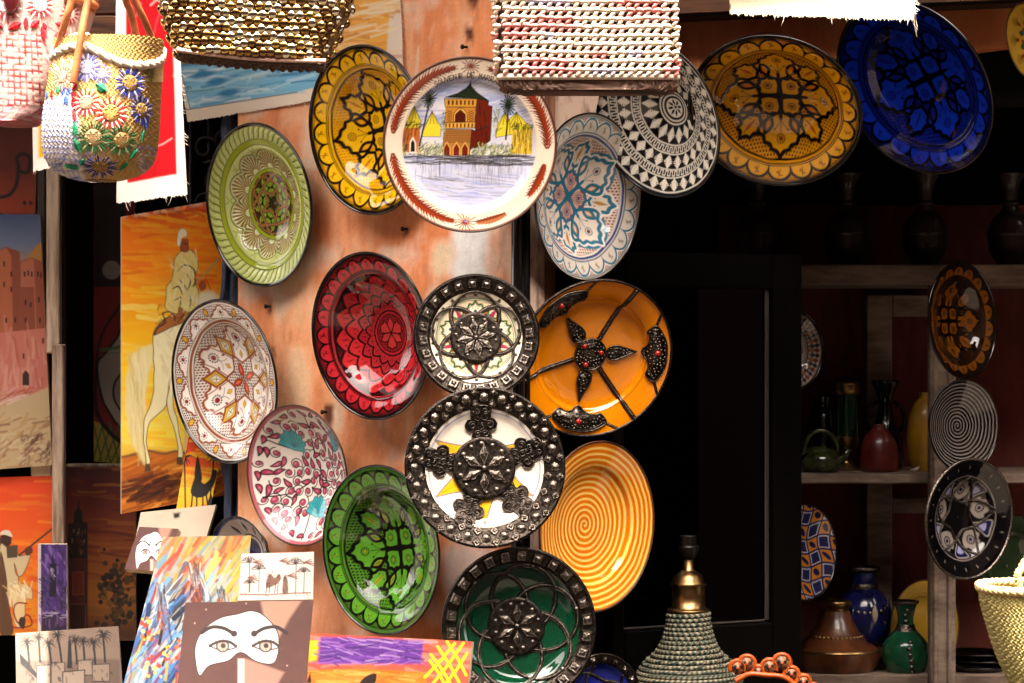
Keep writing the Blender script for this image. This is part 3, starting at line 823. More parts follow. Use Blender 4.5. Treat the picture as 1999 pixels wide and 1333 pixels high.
def paint_whitebrown(p):
    cr, br, rd, ye, dk = '#e6dcd2', '#8a4526', '#8d1e22', '#d3a92f', '#2a1712'
    p.ring(0, 2, cr); p.ring(.968, 2, '#17110f'); p.circ(.945, .010, dk); p.circ(.955, .006, '#d8cfc4')
    reg = p.cov(np.maximum(.775 - p.r, p.r - .94)); p.dotgrid(.03, .0105, dk, reg)
    n = 10; Q = p.fold(n, 0, True); e = [(0, .93), (.05, .915), (.07, .885), (.13, .86), (.155, .82), (.20, .80), (.21, .775)]
    p.fill(np.concatenate([[(-.06, .93)], spline(e, False, 4), [(-.06, .775)]]), '#eee6de', Q); p.stroke(spline(e, False, 4), .024, br, Q)
    p.dot((0, .845), .022, rd, Q, edge=dk, ew=.005)
    for g in range(5): p.dot((.045 * math.cos(g * .8 - PI / 2), .845 + .045 * math.sin(g * .8 - PI / 2)), .009, dk, Q)
    Q = p.fold(n, 18); p.dot((0, .885), .036, ye, Q, ry=.048, edge=br, ew=.014)
    p.ring(.70, .775, cr); p.ring(.722, .755, br); p.circ(.772, .008, dk); p.circ(.703, .010, dk)
    reg = p.cov(p.r - .70); p.dotgrid(.034, .0115, dk, reg); p.dotgrid(.034, .006, br, reg)
    n = 6; Q = p.fold(n, 0, True)
    e = [(0, .67), (.06, .655), (.085, .61), (.15, .595), (.165, .535), (.215, .50), (.21, .43), (.24, .38), (.19, .31), (.11, .26), (0, .20)]
    p.fill(half(e), '#efe7df', Q); p.stroke(spline(e, False, 4), .026, br, Q)
    p.dot((0, .52), .030, rd, Q, edge=dk, ew=.006)
    for g in range(7): p.dot((.056 * math.cos(g * PI / 6 - PI / 2), .52 + .056 * math.sin(g * PI / 6 - PI / 2)), .011, dk, Q)
    p.stroke(spline([(0, .46), (.02, .40), (.08, .36)], False, 4), .006, dk, Q); p.fill(leaf(.10, .42, .06, .03, 40), rd, Q)
    p.fill([(0, .36), (.03, .31), (0, .26), (-.03, .31)], ye, Q, br, .006)
    Q = p.fold(n, 30)
    p.fill([(0, .63), (.105, .47), (0, .31), (-.105, .47)], ye, Q, br, .026); p.fill([(0, .56), (.055, .47), (0, .38), (-.055, .47)], '#e9dfca', Q, '#7b6a50', .008)
    p.stroke([(0, .53), (0, .41)], .008, dk, Q); p.stroke([(-.035, .47), (.035, .47)], .008, dk, Q)
    p.stroke([(.03, .30), (.22, .62)], .014, br, Q); p.stroke([(-.03, .30), (-.22, .62)], .014, br, Q)
    Q = p.fold(4, 20); p.fill(leaf(0, .12, .19, .085, 0), '#c23e28', Q, br, .018); p.fill(leaf(0, .12, .10, .03, 0), '#e0785a', Q)
    Q = p.fold(4, 65); p.stroke([(0, 0), (0, .2)], .01, dk, Q)
    p.tint(.06, 3)

def paint_pink(p):
    cr, rd, dk, tu = '#e7ddd6', '#a8405a', '#241a1e', '#3fa3ae'
    p.ring(0, 2, cr); rs = random.Random(5)
    def curl(x, y, r, a0, sg, col=rd):
        e = [(x + r * (1 - .62 * k / 16) * math.cos(a0 + sg * k * .40) * 1.0, y + r * (1 - .62 * k / 16) * math.sin(a0 + sg * k * .40)) for k in range(17)]
        p.stroke(e, .015, dk); p.dot((x, y), r * .46, col, edge=dk, ew=.008); p.dot((x - r * .12, y + r * .1), r * .18, '#c9758a')
    def drop(x, y, l, a):
        e = []
        for k in range(15):
            t = k / 14 * 2 * PI; rr = l * .30 * (1 - .0 * math.cos(t)); u = math.sin(t) * l * .27 * math.sin(t / 2) ** 1.1; v = math.cos(t) * l * .5
            u += .18 * l * (v / l) ** 2 * 2
            e.append((x + u * math.cos(a) - v * math.sin(a), y + u * math.sin(a) + v * math.cos(a)))
        p.fill(e, rd, None, dk, .016); p.fill([(x + (q[0] - x) * .4, y + (q[1] - y) * .4) for q in e], '#c2657c')
    vines = [[(.0, -.92), (-.06, -.5), (.12, -.1), (-.02, .3), (.06, .85)], [(-.8, -.35), (-.45, -.3), (-.1, -.12), (.15, .02)], [(-.75, .5), (-.4, .35), (-.1, .45), (0, .3)],
             [(.8, -.45), (.5, -.2), (.35, .1), (.5, .45), (.75, .55)], [(.1, -.1), (.4, -.1), (.62, .05), (.9, .1)]]
    for v in vines: p.stroke(spline(v, False, 8), .02, dk)
    shells = [(-.36, .42, 20), (.62, .46, -25), (.06, -.52, 10), (.74, -.28, -10)]
    pts = []
    for j in range(-7, 8):
        for i in range(-7, 8):
            x = (i + .5 * (j % 2)) * .152 + rs.uniform(-.03, .03); y = j * .138 + rs.uniform(-.03, .03)
            if math.hypot(x, y) < .80 and all(math.hypot(x - s[0], y - s[1]) > .19 for s in shells): pts.append((x, y))
    for k, (x, y) in enumerate(pts):
        if rs.random() < .56: curl(x, y, rs.uniform(.085, .108), rs.uniform(0, 6.28), rs.choice((-1, 1)))
        else: drop(x, y, rs.uniform(.15, .20), rs.uniform(0, 6.28))
    for x, y, a in shells:
        a = math.radians(a); e = []
        for k in range(25):
            t = -1.9 + 3.8 * k / 24; r = .19 * (1 + .10 * math.cos(k * PI / 2 * 1.0)); e.append((x + r * math.sin(t + a), y + r * math.cos(t + a)))
        e.append((x - .06 * math.sin(a), y - .10 * math.cos(a)))
        p.fill(e, tu, None, '#1d4a52', .010)
        for k in range(9):
            t = -1.5 + 3.0 * k / 8; p.stroke([(x, y - .05), (x + .15 * math.sin(t + a), y + .15 * math.cos(t + a))], .009, '#226b78')
    for k in range(30):
        g = 2 * PI * k / 30 + .05; x, y = .875 * math.cos(g), .875 * math.sin(g)
        if k % 3 == 2: curl(x, y, .068, g, 1)
        else: drop(x, y, .145, g + rs.uniform(-.6, .6))
    p.ring(.955, 2, '#b8606c'); p.circ(.95, .012, '#8a3a48')
    p.tint(.07, 3)

def spiral(c1, c2, n, w, lipc, dk=None):
    def f(p):
        p.ring(0, 2, c1)
        t = np.mod(p.r * n - p.th / (2 * PI) + .06 * vnoise(p.P0 * 5, 4), 1) - .5
        p.all(p.cov((np.abs(t) - w / 2) / n), c2)
        p.ring(.975, 2, lipc); p.tint(.10, 2.5)
    return f

def S3(x, y): return ((x / 3.418 + 590 - 918) / 170, (282 - (y / 3.418 + 80)) / 170)
GLYPH = {'S': [[(1, .9), (.5, 1), (.1, .8), (.3, .55), (.8, .4), (.9, .15), (.5, 0), (0, .1)]], 'O': [[(.5, 1), (0, .6), (.1, .15), (.5, 0), (.9, .3), (.9, .75), (.5, 1)]],
         'U': [[(0, 1), (.05, .2), (.45, 0), (.9, .2), (1, 1)]], 'V': [[(0, 1), (.45, 0), (1, 1)]], 'E': [[(.95, 1), (0, 1), (0, 0), (.95, 0)], [(0, .5), (.7, .5)]],
         'N': [[(0, 0), (0, 1), (.95, 0), (.95, 1)]], 'I': [[(.5, 0), (.5, 1)]], 'R': [[(0, 0), (0, 1), (.8, .95), (.8, .55), (0, .5), (.9, 0)]], 'D': [[(0, 0), (0, 1), (.7, .9), (.95, .5), (.7, .1), (0, 0)]],
         'M': [[(0, 0), (.1, 1), (.5, .35), (.9, 1), (1, 0)]], 'A': [[(0, 0), (.5, 1), (1, 0)], [(.22, .38), (.78, .38)]], 'K': [[(0, 0), (0, 1)], [(.9, 1), (0, .45), (.95, 0)]], 'C': [[(.95, .85), (.5, 1), (.05, .6), (.1, .2), (.5, 0), (.95, .15)]],
         'H': [[(0, 0), (0, 1)], [(.9, 0), (.9, 1)], [(0, .5), (.9, .5)]], ' ': []}
def paint_souvenir(p):
    cr, br = '#dccab4', '#842e14'
    p.ring(0, 2, cr); p.ring(.975, 2, '#8a4a34')
    rs = random.Random(3)
    def arcpt(r, a): return (r * math.cos(math.radians(a)), r * math.sin(math.radians(a)))
    def garland(a0, a1, wmax=.088, c=br):
        n = int(abs(a1 - a0) / 2.4)
        sp = [arcpt(.895, a0 + (a1 - a0) * k / 24) for k in range(25)]
        p.stroke(sp, .075, c, taper=2)
        for k in range(n):
            t = (k + .5) / n; a = a0 + (a1 - a0) * t; wv = wmax * (math.sin(PI * min(1, t * .9 + .1)) ** .5) * rs.uniform(.85, 1.15); sg = 1 if a1 > a0 else -1
            for s in (-1, 1):
                p.stroke([arcpt(.895 + s * .012, a - sg * 1.0), arcpt(.895 + s * wv * .6, a + sg * 1.6), arcpt(.895 + s * wv, a + sg * 3.4)], .024, c if s > 0 else '#6a2814', taper=1)
    garland(172, 102); garland(-2, 76); garland(187, 258); garland(-14, -40, .06); garland(-62, -84, .04, '#a0603c')
    for a, s in ((90, 1), (-93, 1.1)):
        c = arcpt(.895, a)
        for k in range(15):
            g = math.radians(k * 24 + 8); l = rs.uniform(.06, .12) * s
            p.stroke([c, (c[0] + l * 1.2 * math.cos(g), c[1] + l * math.sin(g))], .018, br if k % 4 else '#2a1c14', taper=1)
    p.fill(leaf(arcpt(.895, -93)[0] + .01, arcpt(.895, -93)[1] + .01, .05, .02, 90), '#8a7ab8')
    # the view in the middle
    R0 = .775; inn = p.cov(p.r - R0); p.mask = inn
    p.all(np.ones(p.n), '#cfcbd0'); y = p.P[:, 1]
    skyc = np.clip((y + .05) * 3, 0, 1); nz = fbm(p.P0 * [3, 9], 6)
    p.all(skyc * np.clip(.5 + nz * 1.2, 0, 1), '#9ba6c8'); p.strokes((-.7, .25, .75, .75), 80, .35, .022, ['#7f8fba', '#c8cfe2', '#a9a0c4', '#e9e6ea', '#6d80b4'], 15, 20, 2)
    def poly(pts, c, e=None, ew=.008): p.fill([S3(*q) for q in pts], c, None, e, ew)
    K = '#16110c'
    for pts in ([(690, 530), (752, 440), (800, 545), (780, 600), (690, 600)], [(805, 620), (872, 470), (935, 575), (930, 640), (810, 640)], [(1320, 540), (1365, 470), (1400, 540), (1400, 620), (1300, 640)], [(1395, 520), (1440, 470), (1505, 540), (1545, 560), (1540, 620), (1400, 620)]):
        poly(pts, '#d8c433', K, .006)
        ap = pts[1]
        for k in range(4): p.stroke([S3(*ap), S3(ap[0] + (k - 1.5) * 26, ap[1] + 85)], .007, K)
    poly([(665, 585), (795, 580), (780, 745), (660, 745)], '#b5642c'); p.strokes((*S3(668, 740), *S3(790, 590)), 40, .13, .012, ['#5a2410', '#20140c', '#d98a48'], 90, 6, 4)
    poly([(725, 745), (728, 680), (745, 650), (762, 680), (765, 745)], '#241a14', '#e8dccb', .014)
    poly([(1415, 585), (1548, 580), (1545, 750), (1408, 750)], '#cfae34'); p.strokes((*S3(1415, 745), *S3(1545, 590)), 55, .12, .013, ['#7a2414', '#20140c', '#5a3a14', '#e0c858'], 90, 8, 5)
    p.strokes((*S3(665, 580), *S3(800, 540)), 40, .05, .015, ['#223014', '#16110c'], 40, 60, 6); p.strokes((*S3(1410, 585), *S3(1550, 545)), 40, .05, .015, ['#223014', '#16110c', '#5a6a22'], 40, 60, 7)
    # tower
    poly([(960, 375), (1040, 350), (1095, 318), (1118, 292), (1127, 275), (1133, 300), (1165, 335), (1210, 365), (1252, 395), (1175, 385)], '#1f2a18', K)
    p.stroke([S3(1127, 300), S3(1127, 265)], .010, K)
    poly([(955, 385), (1175, 385), (1170, 440), (960, 440)], '#c58a34', K); poly([(965, 440), (1165, 440), (1160, 545), (958, 545)], '#b87a30', K)
    poly([(1175, 385), (1252, 397), (1250, 425), (1278, 432), (1272, 560), (1165, 600), (1162, 545)], '#5f1d10', K)
    poly([(950, 545), (1165, 540), (1160, 580), (955, 585)], '#d79c40', K); poly([(955, 590), (1142, 590), (1125, 790), (945, 780)], '#a56f33', K)
    poly([(1165, 600), (1272, 562), (1265, 660), (1215, 700), (1130, 720), (1142, 590)], '#5a1a0e', K)
    for k in range(7): poly([(978 + k * 27, 395), (990 + k * 27, 395), (990 + k * 27, 425), (978 + k * 27, 425)], '#3a1c0e')
    for k in range(8): poly([(962 + k * 25, 550), (973 + k * 25, 550), (973 + k * 25, 576), (962 + k * 25, 576)], '#4a240f')
    poly([(1018, 540), (1018, 485), (1040, 455), (1064, 445), (1088, 455), (1108, 485), (1108, 540)], '#d8a04a', K); poly([(1030, 540), (1030, 490), (1062, 458), (1096, 490), (1096, 540)], '#4a160c', K)
    for q in (975, 1118):
        for k in range(5):
            p.stroke([S3(q, 460 + k * 16), S3(q + 32, 476 + k * 16)], .006, '#5a2c12'); p.stroke([S3(q + 32, 460 + k * 16), S3(q, 476 + k * 16)], .006, '#5a2c12')
    for k in range(9):
        for j in range(6):
            p.stroke([S3(958 + k * 20, 606 + j * 14), S3(968 + k * 20, 598 + j * 14), S3(978 + k * 20, 606 + j * 14)], .007, '#5a2c12')
    for cx in (975, 1040, 1097): poly([(cx - 24, 790), (cx - 24, 715), (cx, 675), (cx + 22, 715), (cx + 20, 790)], '#6a1e0e', '#d8a855', .010)
    for a in ((1190, 420), (1225, 470), (1200, 560), (1235, 600), (1180, 650)): p.stroke([S3(*a), S3(a[0] + 8, a[1] + 70)], .008, '#2a0c08')
    # palms
    for tx, ty, bx, by in ((850, 390, 790, 700), (1385, 420, 1372, 650)):
        p.stroke([S3(tx, ty + 40), S3((tx + bx) / 2 + 4, (ty + by) / 2), S3(bx, by)], .020, '#1d1710')
        c = S3(tx, ty)
        for k in range(20):
            g = k * .33 + .1; l = rs.uniform(.08, .125); p.stroke([c, (c[0] + .75 * l * math.cos(g), c[1] + l * math.sin(g))], .024, rs.choice(['#1c2a16', '#2a3c20', '#0f140c']), taper=1)
    for bx in ((780, 690, 945, 770), (1140, 690, 1430, 790), (935, 440, 960, 640), (1285, 450, 1330, 640), (650, 700, 700, 760)):
        p.strokes((*S3(bx[0], bx[3]), *S3(bx[2], bx[1])), int((bx[2] - bx[0]) * .8), .06, .013, ['#2c3c14', '#7d8f34', '#1a1a0e', '#a6a04a', '#4c6424', '#e0d69a'], 60, 50, bx[0])
    # water
    yw = S3(0, 765)[1]; wat = p.cov(p.P[:, 1] - yw); p.all(wat, '#c2c4d6'); p.all(wat * np.clip(fbm(p.P0 * [4, 12], 3) * 1.6 - .1, 0, 1), '#aab0d8')
    p.strokes((-.76, yw - .10, .74, yw + .01), 150, .30, .012, ['#15110f', '#2a2420', '#4a4038'], 0, 4, 11); p.strokes((-.62, yw - .26, .66, yw), 90, .16, .006, ['#2a2622', '#55504a'], 90, 4, 12)
    p.strokes((-.55, yw - .48, .6, yw - .2), 60, .40, .009, ['#3a3634', '#8a8890', '#9aa0cc'], -4, 4, 13); p.strokes((-.65, -.75, .6, -.4), 40, .4, .012, ['#a8aed8', '#c6c6de', '#8f9ad0'], -8, 6, 14)
    p.mask = None
    # lettering along the upper edge
    a = 121.0; hgt = .056
    for ch in 'SOUVENIR DE MARRAKECH':
        wd = 2.0 if ch == 'I' else 3.3
        for st in GLYPH[ch]:
            q = []
            for u, v in st:
                an = math.radians(a - u * 2.5); r = .765 + v * hgt; q.append((r * math.cos(an), r * math.sin(an)))
            p.stroke(q, .011, '#191513')
        a -= wd
    p.tint(.04, 3)

def paint_star(p):
    cr, gr, og, dk = '#e4d8bf', '#27501f', '#b5742c', '#1b1712'
    p.ring(0, 2, cr); p.circ(.60, .012, dk); p.circ(.63, .022, gr); p.circ(.655, .008, dk)
    Q = p.fold(22); p.fill([(-.035, .665), (.035, .665), (.02, .72), (-.02, .72)], dk, Q)
    reg = p.cov(p.r - .595); p.dotgrid(.036, .012, og, reg)
    Q = p.fold(5, 0, True); e = [(0, .59), (.05, .53), (.10, .54), (.13, .47), (.20, .46), (.20, .38), (.27, .33), (.24, .24), (.28, .18), (.1, .05)]
    p.fill(half(e), '#ece2ca', Q); p.stroke(spline(e, False, 4), .034, gr, Q); p.stroke(spline([(x * .82, y * .94) for x, y in e], False, 4), .008, dk, Q)
    Q = p.fold(5, 36); p.fill(leaf(0, .46, .2, .05, 0), '#a8242a', Q, '#223a6a', .012); p.dot((.1, .42), .022, og, Q, edge=dk, ew=.006); p.dot((-.1, .42), .022, og, Q, edge=dk, ew=.006)
    Q = p.fold(5, 0); p.dot((0, .43), .03, '#1d2a4a', Q); 
    for g in range(8): p.dot((.06 * math.cos(g * .785), .43 + .06 * math.sin(g * .785)), .012, og, Q)
    p.tint(.06, 3)

def paint_bigstar(p):
    p.ring(0, 2, '#d8cec0'); p.circ(.705, .012, '#4a5a9a')
    Q = p.fold(6, 0); p.fill([(-.115, .36), (.115, .36), (0, .71)], '#dca41c', Q, '#3c4668', .013); p.stroke([(0, .40), (0, .70)], .006, '#a87a18', Q)
    p.tint(.05, 4)
def plain_paint(c, t=.12, rings=()):
    def f(p):
        p.ring(0, 2, c)
        for r, w, col in rings: p.circ(r, w, col)
        g = fbm(np.stack([p.r * 16, p.th * .6], 1), 7); p.C *= (1 + t * .8 * g)[:, None]; p.tint(t, 2.5)
    return f
def paint_check(p):
    p.ring(0, 2, '#1d2350'); q = np.stack([p.P[:, 0] * 3.4 + .15 * np.sin(p.P[:, 1] * 6), p.P[:, 1] * 3.4 + .15 * np.sin(p.P[:, 0] * 7)], 1)
    i = np.floor(q); f = q - i - .5; par = (i[:, 0] + i[:, 1]) % 2
    ed = np.maximum(np.abs(f[:, 0]), np.abs(f[:, 1])); sq = p.cov((ed - .42) / 3.4)
    p.all(sq * par, '#c47a1c'); lf = p.cov((np.hypot((f[:, 0] + f[:, 1]) * .9, (f[:, 0] - f[:, 1]) * .45) - .24) / 3.4); p.all(lf * par, '#161a44')
    p.all((1 - par) * p.cov((np.abs(ed - .40) - .03) / 3.4), '#c6c2cc'); p.ring(.97, 2, '#12131f'); p.tint(.1, 4)
def paint_blackpanel(p):
    k, w, b = '#070608', '#8a8078', '#16183e'
    p.ring(0, 2, k); Q = p.fold(5, 0, True)
    p.fill(half([(0, .62), (.10, .60), (.13, .53), (.19, .50), (.16, .40), (.08, .33), (0, .30)]), w, Q)
    p.dot((0, .47), .035, b, Q)
    for g in range(7): p.dot((.07 * math.cos(g * PI / 6 - PI / 2), .47 + .07 * math.sin(g * PI / 6 - PI / 2)), .016, k, Q)
    Q = p.fold(5, 36, True); p.fill(half([(0, .66), (.14, .64), (.07, .5), (0, .34)]), b, Q, w, .018); p.fill(half([(0, .60), (.07, .58), (.03, .5), (0, .44)]), '#8a86a8', Q)
    Q = p.fold(20); p.fill(leaf(0, .85, .09, .035, 10), '#6a6058', Q, k, .01); p.circ(.70, .012, w); p.tint(.1, 4)
def paint_ring_motif(p):
    w, k = '#a99a90', '#16100f'
    p.ring(0, 2, w); p.ring(.93, 2, k); p.circ(.90, .012, w); p.circ(.62, .03, k); p.circ(.58, .012, k)
    for c, rot, y in (('#7a2a1c', 0, .83), ('#1f3a4a', 9, .72), ('#a8662a', 0, .70), ('#1d1a24', 9, .84)):
        Q = p.fold(20, rot); p.fill([(0, y + .07), (.055, y), (0, y - .07), (-.055, y)], c, Q, k, .012)
    Q = p.fold(8); p.stroke(spline([(-.15, .2), (-.1, .42), (.02, .5), (.1, .4), (.04, .32)], False, 5), .03, '#7a2a24', Q); p.dot((.12, .25), .06, '#2a2438', Q); p.ring(0, .15, '#5a2a20'); p.tint(.1, 4)
def paint_mosaic_oval(p):
    p.ring(0, 2, '#c99a32'); Q = p.fold(9, 0)
    for k in range(7):
        a = (k - 3) * .33; p.stroke([(0, .62), (.17 * math.sin(a), .62 + .25 * math.cos(a))], .016, '#5a3c14', Q)
    p.dot((0, .62), .05, '#8a2a1c', Q); Q = p.fold(9, 20); p.dot((0, .5), .06, '#1f5a3a', Q, edge='#3a2410', ew=.02); p.dot((.12, .42), .06, '#b5301c', Q, edge='#3a2410', ew=.02); p.ring(.96, 2, '#6a4a1c'); p.tint(.1, 4)

LF, RT = (-1, 0), (1, 0)
plate('carved_plate', 'lime green plate with carved shell medallions, leftmost of the upper wall plates', [(400, 395), (495, 238), (516, 562), (608, 402), (428, 285), (572, 300), (432, 500), (585, 500)], LF, 'wall', BOWL(.25), paint_lime, dens=1.35, warp=.003, roll=-6)
plate('painted_plate', 'bright yellow plate with black lobed leaves, tucked behind the souvenir plate', [(600, 226), (707, 88), (725, 419), (799, 156), (645, 118), (621, 330), (660, 392), (768, 116)], LF, 'wall', BOWL(.33),
      safi('#e8b010', '#f2bc10', '#160c05', '#e0900c', '#c47a08', 20, rot=8), seed=2)
plate('souvenir_plate', 'cream plate painted with a pavilion, palms and a souvenir inscription', [(749, 283), (918, 112), (1088, 282), (918, 453), (798, 162), (1038, 162), (798, 402), (1038, 402)], (1, .3), -.16,
      [(0, -.16), (.5, -.155), (.70, -.14), (.79, -.06), (.85, -.045), (1, 0)], paint_souvenir, dens=1.45, warp=.003, tau=7, back='clay')
plate('painted_plate', 'cream and teal blue plate with red dotted panels beside the dark opening', [(1043, 401), (1157, 220), (1258, 378), (1136, 549), (1070, 480), (1240, 300), (1235, 460), (1068, 300), (1200, 530)], RT, .06, BOWL(.33), paint_bluewhite, dens=1.35, seed=4)
GEO = plate('geometric_plate', 'black and white plate with rings of diamonds and meander lines', [(1149, 190), (1312, 386), (1393, 315), (1321, 105), (1357, 138), (1162, 256), (1195, 322), (1250, 368), (1383, 350)], (-1, .5), .02, CONE(.42), paint_bw, dens=1.35, warp=.004, seed=5, lip=.012)
AMB = plate('painted_plate', 'amber plate with black outlined flower hanging below the lintel', [(1343, 211), (1497, 75), (1524, 366), (1677, 255), (1626, 119), (1405, 95), (1405, 319), (1655, 310)], (0, 1), -.04, BOWL(.36),
      safi('#dc9410', '#eca812', '#0d0703', '#d8700c', '#1c0e05', 20, rot=0, red='#8a3a12'), roll=-4, seed=6)
COB = plate('painted_plate', 'deep cobalt blue plate with dark flowers at the upper right', [(1632, 112), (1840, 341), (1933, 217), (1897, 102), (1826, 32), (1677, 248), (1745, 316), (1915, 290)], (-.8, .5), -.10, BOWL(.26),
      safi('#0a176c', '#0d289c', '#030410', '#12207c', '#050828', 20, rot=15, lipc='#0a0d2c'), back='black_glaze', seed=7)
plate('painted_plate', 'dark red plate with an overlapping petal lattice', [(603.5, 631), (709, 490), (779, 526), (822, 588), (741, 824), (630, 737), (671, 791), (806, 772), (645, 530)], LF, 'wall', BOWL(.37), paint_red, dens=1.35, seed=8)
plate('painted_plate', 'white plate with brown lobed lines and yellow diamonds beside the horse painting', [(333, 722), (421, 592), (535, 760), (459, 905), (342, 655), (500, 629), (395, 884), (357, 820)], LF, 'wall', BOWL(.33), paint_whitebrown, dens=1.45, seed=9)
plate('painted_bowl', 'white bowl with pink rim, curling vines and turquoise shells', [(479, 906), (564, 794), (675, 912), (583, 1071), (631, 820), (507, 1004), (507, 824), (650, 1020)], LF, 'wall', [(0, -.42), (.3, -.40), (.6, -.30), (.8, -.17), (.92, -.06), (1, 0)], paint_pink, dens=1.55, back='clay', seed=10, cat='bowl', warp=.004)
plate('painted_plate', 'leaf green plate with black lobed flower above the purple painting', [(627, 1052), (725, 911), (856, 1079), (753, 1243), (795, 935), (643, 978), (678, 1196), (838, 1161)], LF, 'wall', BOWL(.33),
      safi('#457620', '#559428', '#070c05', '#949020', '#0e1808', 22, rot=8, lipc='#3c6a28'), dens=1.3, seed=11)
plate('spiral_plate', 'orange plate with pale yellow spiral rings', [(1277, 1017), (1184, 857), (1165, 1191), (1054, 1032), (1099, 914), (1254, 914), (1258, 1121)], RT, .09, [(0, -.22), (.4, -.20), (.64, -.14), (.72, -.075), (1, 0)],
      spiral('#dc7000', '#fccf68', 15.0, .42, '#d0720c'), back='clay', seed=12, dens=1.35)

# wires that hold the three plates under the lintel
for Pq, hx in ((GEO, 1290), (AMB, 1496), (COB, 1745)):
    mb = MB(); inv = Pq.o.matrix_world.inverted(); up = inv.to_3x3() @ Vector((0, 0, 1)); a0 = math.atan2(up.y, up.x); hook = inv @ W(hx, 62, .155)
    for da in (-.30, .30):
        e = [Vector((Pq.R * r * math.cos(a0 + da), Pq.R * r * math.sin(a0 + da), z * Pq.R)) for r, z in ((.965, .0), (.985, .02), (1.015, .012), (1.02, -.03))]
        mb.tube(e + [hook], .0009, 5)
    mb.build('hanging_wire', M['iron'], Pq.o)

# ---- plates dressed with beaten metal
def boss_square(s):
    mb = MB(); h = s / 2
    mb.prism([(-h, -h), (h, -h), (h, h), (-h, h)], 0, s * .28, .28)
    mb.prism([(-h * .5, -h * .5), (h * .5, -h * .5), (h * .5, h * .5), (-h * .5, h * .5)], s * .27, s * .42, .7)
    return mb.mesh('boss', M['silver'], smooth=False)
def boss_round(s):
    mb = MB(); V = []; n = 16
    for k, (r, z) in enumerate(((1, 0), (.86, .28), (.45, .5))):
        for i in range(n):
            g = 2 * PI * i / n; q = r * (1 - .13 * (i % 2)); V.append((q * s / 2 * math.cos(g), q * s / 2 * math.sin(g), z * s / 2 * (1.0 if i % 2 == 0 else .8)))
    V.append((0, 0, s * .30)); F = [(k * n + i, k * n + (i + 1) % n, (k + 1) * n + (i + 1) % n, (k + 1) * n + i) for k in range(2) for i in range(n)] + [(2 * n + i, 2 * n + (i + 1) % n, 3 * n) for i in range(n)]
    mb.add(V, F); return mb.mesh('boss', M['silver'])
def at_polar(P, r, deg, lift=0.0, spin=0.0, tilt=True):
    a = math.radians(deg); m = Matrix.Translation((r * P.R * math.cos(a), r * P.R * math.sin(a), float(P.zf(r)) * P.R + lift)) @ Matrix.Rotation(a, 4, 'Z')
    if tilt:
        sl = float(P.zf(min(r + .02, 1)) - P.zf(max(r - .02, 0))) / .04; m = m @ Matrix.Rotation(-math.atan(sl), 4, 'Y')
    return m @ Matrix.Rotation(math.radians(spin), 4, 'Z')
def metal_rim(P, r0, r1, h=.012):
    mb = MB(); R = P.R
    prof = [(r0, P.zf(r0) - .004), (r0 + .004, P.zf(r0) + h)] + [(r0 + (r1 - r0) * k / 5, P.zf(r0 + (r1 - r0) * k / 5) + h * .8) for k in range(1, 5)] + [(r1 - .02, P.zf(min(r1, 1)) + h * 1.0), (r1 - .008, P.zf(1) + h * 2.0), (r1 + .012, P.zf(1) + h * 1.4), (r1 + .016, P.zf(1) - .02), (r1 - .01, P.zf(1) - .035)]
    mb.lathe([(r * R, float(z) * R) for r, z in prof], 120); return mb.build('metal_rim', M['silver_dark'], P.o)
def medallion(P, r, n=6, studs=12, spin=0):
    R = P.R; z0 = float(P.zf(0)); z1 = max(float(P.zf(r)), z0)
    md = empty('medallion', (0, 0, 0)); md.parent = P.o; md.matrix_local = Matrix.Translation((0, 0, (z1 + .012) * R)) @ Matrix.Rotation(math.radians(spin), 4, 'Z')
    mb = MB(); mb.lathe([(.001, .03 * R), (r * .5 * R, .03 * R), (r * .9 * R, .022 * R), (r * R, .03 * R), (r * 1.03 * R, .018 * R), (r * 1.03 * R, -.06 * R)], 64); mb.build('backing_disc', M['silver_dark'], md)
    mb = MB(); a, b = r * .84 * R / 2, r * .40 * R / 2; mb.prism([(-a, 0), (0, -b), (a, 0), (0, b)], 0, .032 * R, .22); mb.prism([(-a * .7, 0), (0, -b * .7), (a * .7, 0), (0, b * .7)], .030 * R, .052 * R, .75); me = mb.mesh('diamond', M['silver'], False)
    for k in range(n): inst('diamond', me, md, Matrix.Rotation(2 * PI * k / n, 4, 'Z') @ Matrix.Translation((r * .46 * R, 0, .026 * R)))
    ms = boss_round(r * .20 * R); inst('boss', ms, md, Matrix.Translation((0, 0, .045 * R)))
    for k in range(studs):
        g = 2 * PI * (k + .5) / studs; inst('stud', ms, md, Matrix.Translation((r * .80 * R * math.cos(g), r * .80 * R * math.sin(g), .024 * R)) @ Matrix.Scale(.85 if k % 2 else 1.0, 4))
    return md
def beaded(P, pts, w=.020, name='beaded_band', mat='silver_mid'):
    """a beaded strip with a wire on each side, laid on the dish"""
    R = P.R; e = np.array(pts); d = np.hypot(*np.diff(e, axis=0).T); L = np.concatenate([[0], np.cumsum(d)]); n = max(6, int(L[-1] / (w * 1.0)))
    s = np.linspace(0, L[-1], n * 3 + 1); x = np.interp(s, L, e[:, 0]); y = np.interp(s, L, e[:, 1]); mb = MB()
    P3 = [Vector((a * R, b * R, (float(P.zf(min(1, math.hypot(a, b)))) + w * .55) * R)) for a, b in zip(x, y)]
    mb.tube(P3, [w * R * (.95 if k % 3 else .52) for k in range(len(P3))], 6)
    for sg in (-1, 1):
        q = []
        for k in range(0, len(P3), 3):
            t = (P3[min(k + 1, len(P3) - 1)] - P3[max(k - 1, 0)]).normalized(); q.append(P3[k] + Vector((-t.y, t.x, 0)) * (sg * w * 1.25 * R) - Vector((0, 0, w * .2 * R)))
        mb.tube(q, w * .30 * R, 5)
    return mb.build(name, M[mat], P.o)
